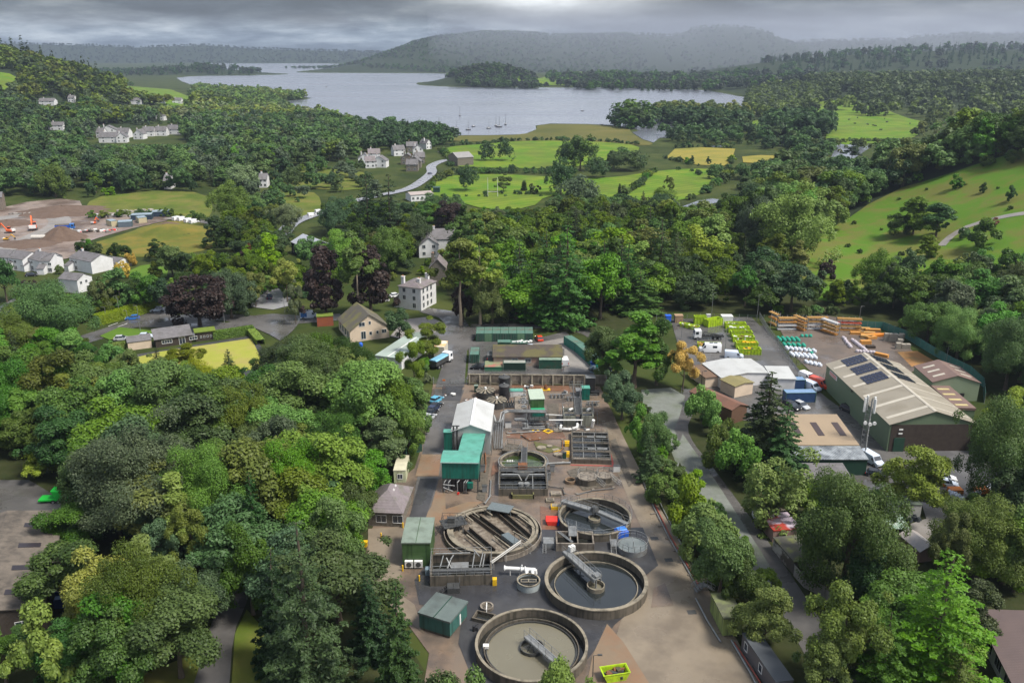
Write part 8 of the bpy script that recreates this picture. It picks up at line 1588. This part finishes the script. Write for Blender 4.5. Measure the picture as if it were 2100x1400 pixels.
for i,(a,b)in enumerate(U):
    tunit(a,b,9,['partly blue roofed terraced house cut by the left edge','terraced house second from the left edge','terraced house third from the left with a dark garage','terraced house fourth from the left, left of the golden bush gable','tall right hand house of the white terrace with a chimney'][i],w=(('f',1.4,3.0,1.1,.9,1),('f',3.8,3.0,1.1,.9,1),('f',3.6,.5,1.4,1.4,1)),chim=((2.0,4.5,.8,.6,7.4),)if i in(2,4)else())
    A_,B_=P(*a),P(*b);d=(B_-A_).normalized();n=Vector((d.y,-d.x,0));bldg('porch',f'grey roofed porch in front of the {["first", "second", "third", "fourth", "fifth"][i]} terraced house from the left','porch',A_+n*2.6,A_+n*2.6+d*2.6,2.5,2.2,3.4,mono=True,mw=render_w,mr=slate,o=.15,group='porches of the white terrace')
bldg('terrace_garage','low garage with a grey roof at the right end of the white terrace','garage',P(212,548),P(240,552),7,2.3,3.6,'x',render_w,slate,.15)
bldg('end_house','white house turned at an angle in front of the terrace, half behind the round tree','house',P(162,602),P(192,592),8,4.6,6.2,'y',render_w,slate,.2,wins=(('f',1.6,3,.9,.9,1),('f',4.0,3,.9,.9,1),('r',3,1.2,1,1.2,1),('f',4.4,.6,1.2,1.2,1)))
A_=P(28,660);bldg('village_garage','grey flat roofed garage beside the village lane','garage',A_,P(60,652),8,2.4,2.6,flat=True,mw=render_w,mr=slate,o=.1)
def hs(px,py,wpx,D,he,hr,axis,label,rz=0,mw=render_w,mr=slate,group='white houses',chim=True,name='house',cat='house',wn=2):
    b=G(px,py);zc=proj(b)[2];L_=wpx*zc/FP;c,s=math.cos(rz),math.sin(rz);A_=b-Vector((c*L_/2,s*L_/2,0));B_=b+Vector((c*L_/2,s*L_/2,0));A_.z=B_.z=b.z
    return bldg(name,label,cat,A_,B_,D,he,hr,axis,mw,mr,.3,group=group,wallbase=-1.5,chim=((L_*.25,D*.5,.9,.8,hr+1),)if chim else(),wins=tuple(('f',L_*(i+.5)/wn,z,1.2,1.3,1)for i in range(wn)for z in((1,3.8)if he>4.5 else(1,))))
blackc=mat('black_cladding',(.018,.02,.03),(.03,.032,.045),1,.6,wave=('X',5,.3));zinc=mat('zinc_roof',(.36,.38,.42),(.31,.33,.37),.4,.4,wave=('X',2,.3))
A_,B_=at('M',345,590),at('M',455,640);bldg('black_clad_house','black clad house with a pale zinc gabled roof','house',A_,B_,11,4.6,7.2,'x',blackc,zinc,.2,wins=(('f',2,.8,.7,2.4,0),('f',5,.8,.7,2.4,0),('f',6.5,.8,.7,2.4,0)))
hs(880,528,40,9,5,8,'y','white gabled house with a grey roof and tall chimneys',.2);hs(905,512,56,9,4.6,8,'x','long white wing behind the white gabled house',.1);hs(866,412,48,9,3.6,4.6,'x','long white clubhouse with a pale pinkish roof beside the bright playing field',.45,mr=mat('pale_pink_roof',(.36,.31,.29),None,.5,.6),chim=False,name='clubhouse',cat='clubhouse',wn=5);hs(895,396,13,5,3,3.2,'x','dark green cabin at the end of the clubhouse',0,dkgreen,dkgreen,chim=False,name='cabin',cat='cabin',wn=0)
hs(955,340,36,16,6,9,'x','grey stone barn with a pale roof at the edge of the bright field',.5,stone,mat('barn_roof',(.27,.26,.25),None,.6,.6),chim=False,name='stone_barn',cat='barn',wn=0)
for i,(x,y,w_,ax,rz,st)in enumerate(((748,338,26,'y',.1,0),(768,328,24,'x',.2,0),(778,344,28,'y',-.1,0),(760,345,20,'x',.2,0),(820,320,24,'x',.4,0),(845,312,22,'x',.1,1),(858,318,20,'y',.2,0),(880,306,14,'y',.8,0),(835,338,26,'y',0,1),(850,345,26,'y',0,1),(862,336,20,'x',.2,1),(845,352,24,'x',0,1))):
    hs(x,y,w_,9,4.8,8,ax,f'{["white rendered", "grey stone"][st]} house in the lakeside hamlet, {ORD[i] if i else "leftmost"} from the left',rz,stone if st else render_w,purpleslate if i in(1,3)else slate,'lakeside hamlet houses')
for i,(x,y,w_,ax,rz)in enumerate(((205,283,14,'x',0),(222,277,34,'y',.2),(222,293,36,'x',.1),(252,283,24,'x',0),(250,293,20,'y',.2),(284,286,20,'y',0),(305,280,22,'x',.2),(330,279,22,'x',.1),(358,276,30,'x',0),(328,247,16,'y',0))):hs(x,y,w_,10,5,9,ax,f'white house in the village among the trees, {ORD[i] if i else "leftmost"} from the left',rz,group='village houses on the left')
for x,y,w_,lab in((96,217,30,'long pale house low on the wooded hillside'),(146,210,12,'small white house right of the long pale hillside house'),(115,268,28,'white house with a chimney in the woods left of the village'),(272,214,34,'white gabled house below the hillside field'),(322,212,26,'grey roofed house with dormers below the hillside field'),(363,213,18,'dark gabled house right below the hillside field'),(741,290,14,'white gable showing among the lakeside trees'),(540,385,16,'tall white gable by the rough pasture'),(344,388,14,'grey caravan roof between the dark trees'),(2,327,26,'blue grey roof at the left edge among the woods')):hs(x,y,w_,10,5,8,'x',lab,.1)
for x,y,lab in((1046,524,'white coach nose out among the trees right of the tall pine'),(1036,510,'second white coach parked behind the first')):van(G(x,y),R_(-62),'white',lab,L_=9,W=2.5,h=3.2,group='parked coaches',cat='coach',name='coach')
for i,(x,y)in enumerate(((590,470),(577,478),(640,443),(655,436))):van(G(x,y),R_(40),'white',f'white vehicle glimpsed on the wet lake road, {ORD[i]} above the black clad house',L_=4.5,h=1.7,group='vehicles on the lake road')
car(G(882,358),R_(60),'navy','dark blue car on the lake road bend')
for y,lab in((404,'near white rugby posts on the bright green pitch'),):
    a,b=P(1000.5,y),P(1020.5,y);e=root('rugby_posts',a,lab,'rugby posts');L_=(b-a).length
    for x in(0,L_):MB().cyl((x,0),0,11,.14,.09,8).build('upright',wpaint,e)
    MB().tube((0,0,3),(L_,0,3),.10,8).build('crossbar',wpaint,e)
def excavator(p,rz,label,col,s=1.0,reach=1):
    e=root('excavator',p,label,'excavator','excavators',rz);m=mat(*col)
    for y in(-1.2,1.2):MB().xprism([(y-.3,0),(y+.3,0),(y+.3,.8),(y-.3,.8)],-2,2).build('track',dsteel,e)
    MB().box(-2.3,1.3,-1.3,1.3,1.0,2.1).build('body',m,e,bevel=.15);MB().box(.1,1.5,-1.25,-.2,2.1,3.1).build('cab',glass,e);MB().box(0,1.6,-1.3,-.15,3.1,3.2).build('cab_roof',m,e);MB().box(-2.5,-1.4,-1.2,1.2,1.2,2.3).build('counterweight',wpaint,e)
    b=MB();b.hexa([(1.2,.1,1.5),(3.8,.1,4.6),(3.8,.6,4.6),(1.2,.6,1.5),(1.2,.1,2.1),(3.9,.1,5.2),(3.9,.6,5.2),(1.2,.6,2.1)]);b.hexa([(3.7,.1,4.6),(6.2,.1,2.2),(6.2,.6,2.2),(3.7,.6,4.6),(3.9,.1,5.2),(6.5,.1,2.6),(6.5,.6,2.6),(3.9,.6,5.2)]);b.build('boom',m,e);MB().hexa([(5.6,-.3,1.0),(6.7,-.3,.8),(6.7,1,.8),(5.6,1,1.0),(6.0,-.3,2.3),(6.6,-.3,2.2),(6.6,1,2.2),(6.0,1,2.3)]).build('bucket',dsteel,e);e.scale=(s,s,s)
orn=('excavator_orange',(.72,.13,.03),None,2,.5)
excavator(at('H',300,405),R_(115),'orange excavator with a white counterweight and its boom raised',orn,1.2);excavator(at('H',90,430),R_(170),'low orange excavator digging at the left of the building site',orn,.9);excavator(at('H',845,350),R_(80),'small orange excavator among boulders in the middle of the building site',orn,.6);excavator(at('H',60,495),R_(10),'yellow mini digger near the left edge',('digger_yellow',(.7,.38,.02),None,2,.5),.55)
lorry(at('H',590,400),R_(15),'blue dump truck behind the brown spoil heap',cab='blue',bed='tip',bedm=blue,covm=dirtyc)
def mound(c,px,r,h,label,m,name='spoil_heap',cat='spoil heap'):
    p=at(c,*px);e=root(name,p,label,cat);k=MB();n=28;q_=random.Random(int(px[0]))
    rr_=[1+q_.uniform(-.12,.12)for _ in range(n)];pr=[(0,1),(.18,.93),(.45,.62),(.75,.25),(1,.0)]
    for t,z in pr:k.v+=[(math.cos(6.283*i/n)*t*r*rr_[i],math.sin(6.283*i/n)*t*r*rr_[i]*.8,z*h*(1+q_.uniform(-.06,.06))+.1)for i in range(n)]
    for a in range(len(pr)-1):
        for i in range(n):j=(i+1)%n;k.f.append((a*n+i,(a+1)*n+i,(a+1)*n+j,a*n+j));k.m.append(0)
    k.build('soil',m,e,smooth=True)
mound('H',(560,480),11,5.5,'steep conical brown spoil heap beside the blue dump truck',soil_d);mound('H',(1500,360),7,1.6,'low dark spoil heap by the parked site vans',soil_d);mound('H',(560,240),24,3.2,'long bank of dark soil along the back of the building site',soil_d);mound('H',(60,350),14,2.0,'dug brown earth at the left edge of the building site',soil_d);mound('H',(250,530),14,1.8,'rough brown soil bank above the terrace roofs',soil_d)
cn=mat('navy_container',(.03,.05,.085),(.02,.035,.06),1,.5,wave=('X',3.6,.7));cr=mat('grey_blue_roof',(.24,.30,.35),None,1,.5)
for u0,u1,v,m_,lab in((1365,1530,290,cn,'pair of dark blue site cabins at the far right of the row'),(1175,1365,320,cn,'long dark blue site cabin with a pale roof in the middle of the row'),(1060,1190,385,mat('slate_cabin',(.10,.13,.16)),'slate blue site cabin at the near left of the row'),(1245,1325,345,mat('buff_cabin',(.48,.42,.27)),'buff site cabin beside the slate blue one'),(1000,1060,375,mat('buff_cabin',(.48,.42,.27)),'small buff cabin at the left end of the cabins')):container(at('H',u0,v),at('H',u1,v-8),6,2.8,lab,m_,cr,'building site cabins')
for i,(u,v)in enumerate(((1590,315),(1635,318),(1695,332),(1742,340))):van(at('H',u,v),R_(62),'white',f'white van, {["first", "second", "third", "last"][i]} from the left in the row beside the site cabins',L_=5,h=2.1,group='row of parked site vans')
bm=[mat('pale_boulder',(.34,.31,.28)),mat('grey_boulder',(.2,.185,.17)),mat('white_pallet_stack',(.5,.52,.54)),darkwood]
def rocks(px,n,sx,sy,label,mi,name='rubble_heap',cat='rubble heap',s=1.0):
    p=at('H',*px);e=root(name,p,label,cat);k=MB();q_=random.Random(int(px[0]*3))
    for i in range(n):x,y=q_.uniform(-sx,sx),q_.uniform(-sy,sy);a=q_.uniform(.5,1.5)*s;k.cbox((x,y,.1),(a*1.3,a,a*.7),q_.randrange(len(mi)),q_.random()*3)
    k.build('pieces',mi,e,bevel=.08)
rocks((500,262),45,14,1.8,'line of boulders below the soil bank',bm[:2]);rocks((250,262),22,9,1.4,'row of dark boulders left of the boulder line',bm[:2]);rocks((1080,280),60,15,4,'spread of pale wrapped pallets behind the site cabins',bm[:3],'pallet_heap','pallet heap',1.2);rocks((800,415),55,12,3.5,'jumble of pipes, pallets and timber right of the spoil heap',bm+[red,wpaint],'materials_heap','materials heap');rocks((1240,240),26,9,2,'pale stacked blocks at the back of the pallets',[bm[0]],'block_heap','block heap',1.3);rocks((2000,395),14,4,1.5,'small heap of white bags on the site track',[wpaint,bm[2]])
e=root('white_pipe_length',at('H',350,490),'short fat white pipe lying on the soil bank','pipe');MB().tube((-3,0,1.2),(3,.4,1.2),1.0,14).build('barrel',mat('off_white',(.55,.52,.47)),e)
e=bldg('unfinished_block','unfinished scaffolded building cut by the left edge','building',P(-60,436),P(8,432),10,7,9,'x',mat('scaffold_block',(.28,.22,.17),(.10,.09,.08),1.2,.8,wave=('Z',4,.8)),slate)
R4=[Q('D',*k,5.5)for k in((240,950),(360,402),(0,465),(0,990))];rf=mat('old_sheet_roof',(.125,.105,.086),(.07,.06,.05),.7,.8,contrast=.1,wave=('Y',3,.9),stain=(.19,.16,.13),sscale=.2)
F_,K_=R4[0].copy(),R4[1].copy();F_.z=K_.z=0;d=(K_-F_).normalized();n=Vector((-d.y,d.x,0));A_=F_+n*16;e=bldg('brown_roof_shed','big dark shed with an old brown sheet roof and black rooflights at the left edge','shed',A_,F_,(K_-F_).length,5.0,6.6,'y',darkwood,rf,.3,wins=(('f',13.2,2.4,1.6,1.1,1),('f',9.6,2.4,1.6,1.1,1)));L_,D_=e['dims'][:2];sl=1.6/(L_/2)
for i in range(4):x,y=L_-5.0,D_*(.12+.23*i);f=lambda x:6.6-abs(x-L_/2)*sl+.16;MB().hexa([(x,y,f(x)),(x+3.0,y,f(x+3)),(x+3,y+1.3,f(x+3)),(x,y+1.3,f(x)),(x,y,f(x)+.05),(x+3,y,f(x+3)+.05),(x+3,y+1.3,f(x+3)+.05),(x,y+1.3,f(x)+.05)]).build('rooflight',mat('black_rooflight',(.03,.025,.03),None,1,.35),e)
e=root('green_trailer',at('D',320,358),'bright green machinery trailer with a raised ramp','trailer',None,.1);gn=mat('vivid_green',(.02,.46,.05),(.015,.36,.04),2,.4);MB().box(-2.6,2.4,-1,1,.6,.9).build('bed',gn,e);MB().hexa([(.6,-1,.91),(2.2,-1,.91),(2.2,1,.91),(.6,1,.91),(-.2,-1,2.6),(1.6,-1,2.3),(1.6,1,2.3),(-.2,1,2.6)]).build('hood',gn,e);wheels(e,(0,.9),1.1,.4)
e=root('blue_skip',at('D',350,950),'dark blue open skip beside the brown roofed shed','skip',None,.12);MB().box(-2,2,-1.1,-1,.1,1.6).box(-2,2,1,1.1,.1,1.6).box(-2,-1.9,-1,1,.1,1.6).box(1.9,2,-1,1,.1,1.6).build('side',mat('deep_blue',(.02,.06,.25),None,2,.5),e);MB().box(-1.9,1.9,-1,1,.2,.9).build('load',mat('pale_blue_waste',(.15,.28,.5),(.3,.35,.4),2,.6),e)
def boat(p,s,rz,mast,label):
    e=root('sailing_boat' if mast else 'moored_boat',p,label,'boat','boats moored in the bay',rz);hl=MB();pts=[(-3.2,0),(-2.9,1.05),(0,1.3),(2.4,.8),(3.8,0)];o=pts+[(x,-y)for x,y in pts[3:0:-1]]
    n=len(o);hl.v=[(x*.85,y*.6,0)for x,y in o]+[(x,y,.95)for x,y in o]
    for i in range(n):j=(i+1)%n;hl.f.append((j,i,n+i,n+j));hl.m.append(0)
    hl.f.append(tuple(range(n-1,-1,-1))[::-1]);hl.m.append(0);hl.f.append(tuple(range(2*n-1,n-1,-1))[::-1]);hl.m.append(0);hl.build('hull',mat('hull_dark',(.06,.06,.075),(.18,.18,.2),1,.4),e);MB().box(-1.5,1.2,-.6,.6,.95,1.5).build('cabin',wpaint,e)
    if mast:m=MB().cyl((.5,0),.95,11.5,.2,.13,6).tube((.5,0,2.0),(-2.9,0,2.0),.13,6);m.build('mast',dsteel,e)
    e.scale=(s,s,s)
for i,(x,y,s,m)in enumerate(((601,225,1.1,1),(900,262,1.1,1),(936,264,.8,1),(943,238,1.1,1),(960,267,.9,1),(971,260,.9,0),(1002,264,.9,1),(1017,259,1.1,1),(1023,261,1.1,1),(1037,256,1.1,1),(1194,228,.8,0),(669,178,.9,0),(1234,256,.6,0))):boat(P(x,y,.3),s,rnd.uniform(-.5,.5)+1.2*(i%2),m,f'{"bare masted sailing boat" if m else "small dark mastless boat"} on the lake, {ORD[[11,1,2,3,4,5,6,7,8,9,12,0,10][i]] if 0 else ["far left by the wooded point", "at the left end of the moorings", "just right of the left end of the moorings", "farthest out from the moorings", "close inshore in the middle", "low in the middle of the moorings", "right of the middle of the moorings", "left of a close pair", "right of a close pair", "at the right end of the moorings", "alone far out to the right", "alone far out to the left", "at the edge of the reeds"][i]}')
cw=None
for i,(x,y)in enumerate(((1741,247),(1753,255),(1779,257),(1791,259),(1795,260),(1806,268),(1814,245),(1819,252),(1866,255),(1758,243))):
    if cw is None:
        cw=empty('cow',G(x,y),.3,'black cow','cow','black cattle in the far meadow');b=MB();sk_=[(-1.1,.95,.35),(-.6,1.0,.42),(0,1.0,.44),(.6,1.05,.40),(1.0,1.2,.24),(1.35,1.15,.17),(1.65,.95,.10)]
        for a,c in zip(sk_[:-1],sk_[1:]):b.tube((a[0],0,a[1]),(c[0],0,c[1]),a[2],8,0,c[2])
        for x_ in(-.85,.6):
            for y_ in(-.22,.22):b.tube((x_,y_,.9),(x_+.04,y_,.45),.13,6,0,.08);b.tube((x_+.04,y_,.45),(x_,y_,0),.08,6,0,.06)
        b.build('body',black,cw,smooth=True);c=cw;cw.scale=(1.3,)*3
    else:c=copy_thing(cw,G(x,y),rnd.random()*6)
    c['label']=f'black cow in the far meadow, {ORD[i] if i else "leftmost"} of the scattered herd'
plant_all()
# ============================================================ air
hz=MB().box(-9500,9500,-300,11500,-3,262)
hm=bpy.data.materials.new('haze');hm.use_nodes=True;nt=hm.node_tree;nt.nodes.clear()
pv=N('ShaderNodeVolumePrincipled');pv.inputs['Density'].default_value=0.00010;pv.inputs['Color'].default_value=(0.42,0.50,0.62,1);pv.inputs['Anisotropy'].default_value=0.2
L(pv.outputs[0],N('ShaderNodeOutputMaterial').inputs['Volume'])
ho=hz.build('haze',hm);tag(ho,'thin grey haze hanging over the lake and hills','haze',None,'stuff')
rn=MB().lathe([(0,-2.5),(1,-2.5),(1,258),(0,258)],(0,0),48);rn.v=[(x*2700+2300,y*1500+4300,z)for x,y,z in rn.v]
rm=bpy.data.materials.new('rain_veil');rm.use_nodes=True;nt=rm.node_tree;nt.nodes.clear()
pv=N('ShaderNodeVolumePrincipled');pv.inputs['Density'].default_value=0.00042;pv.inputs['Color'].default_value=(0.62,0.66,0.76,1)
L(pv.outputs[0],N('ShaderNodeOutputMaterial').inputs['Volume'])
tag(rn.build('rain_shower',rm),'grey veil of rain over the hills behind the lake','rain',None,'stuff')
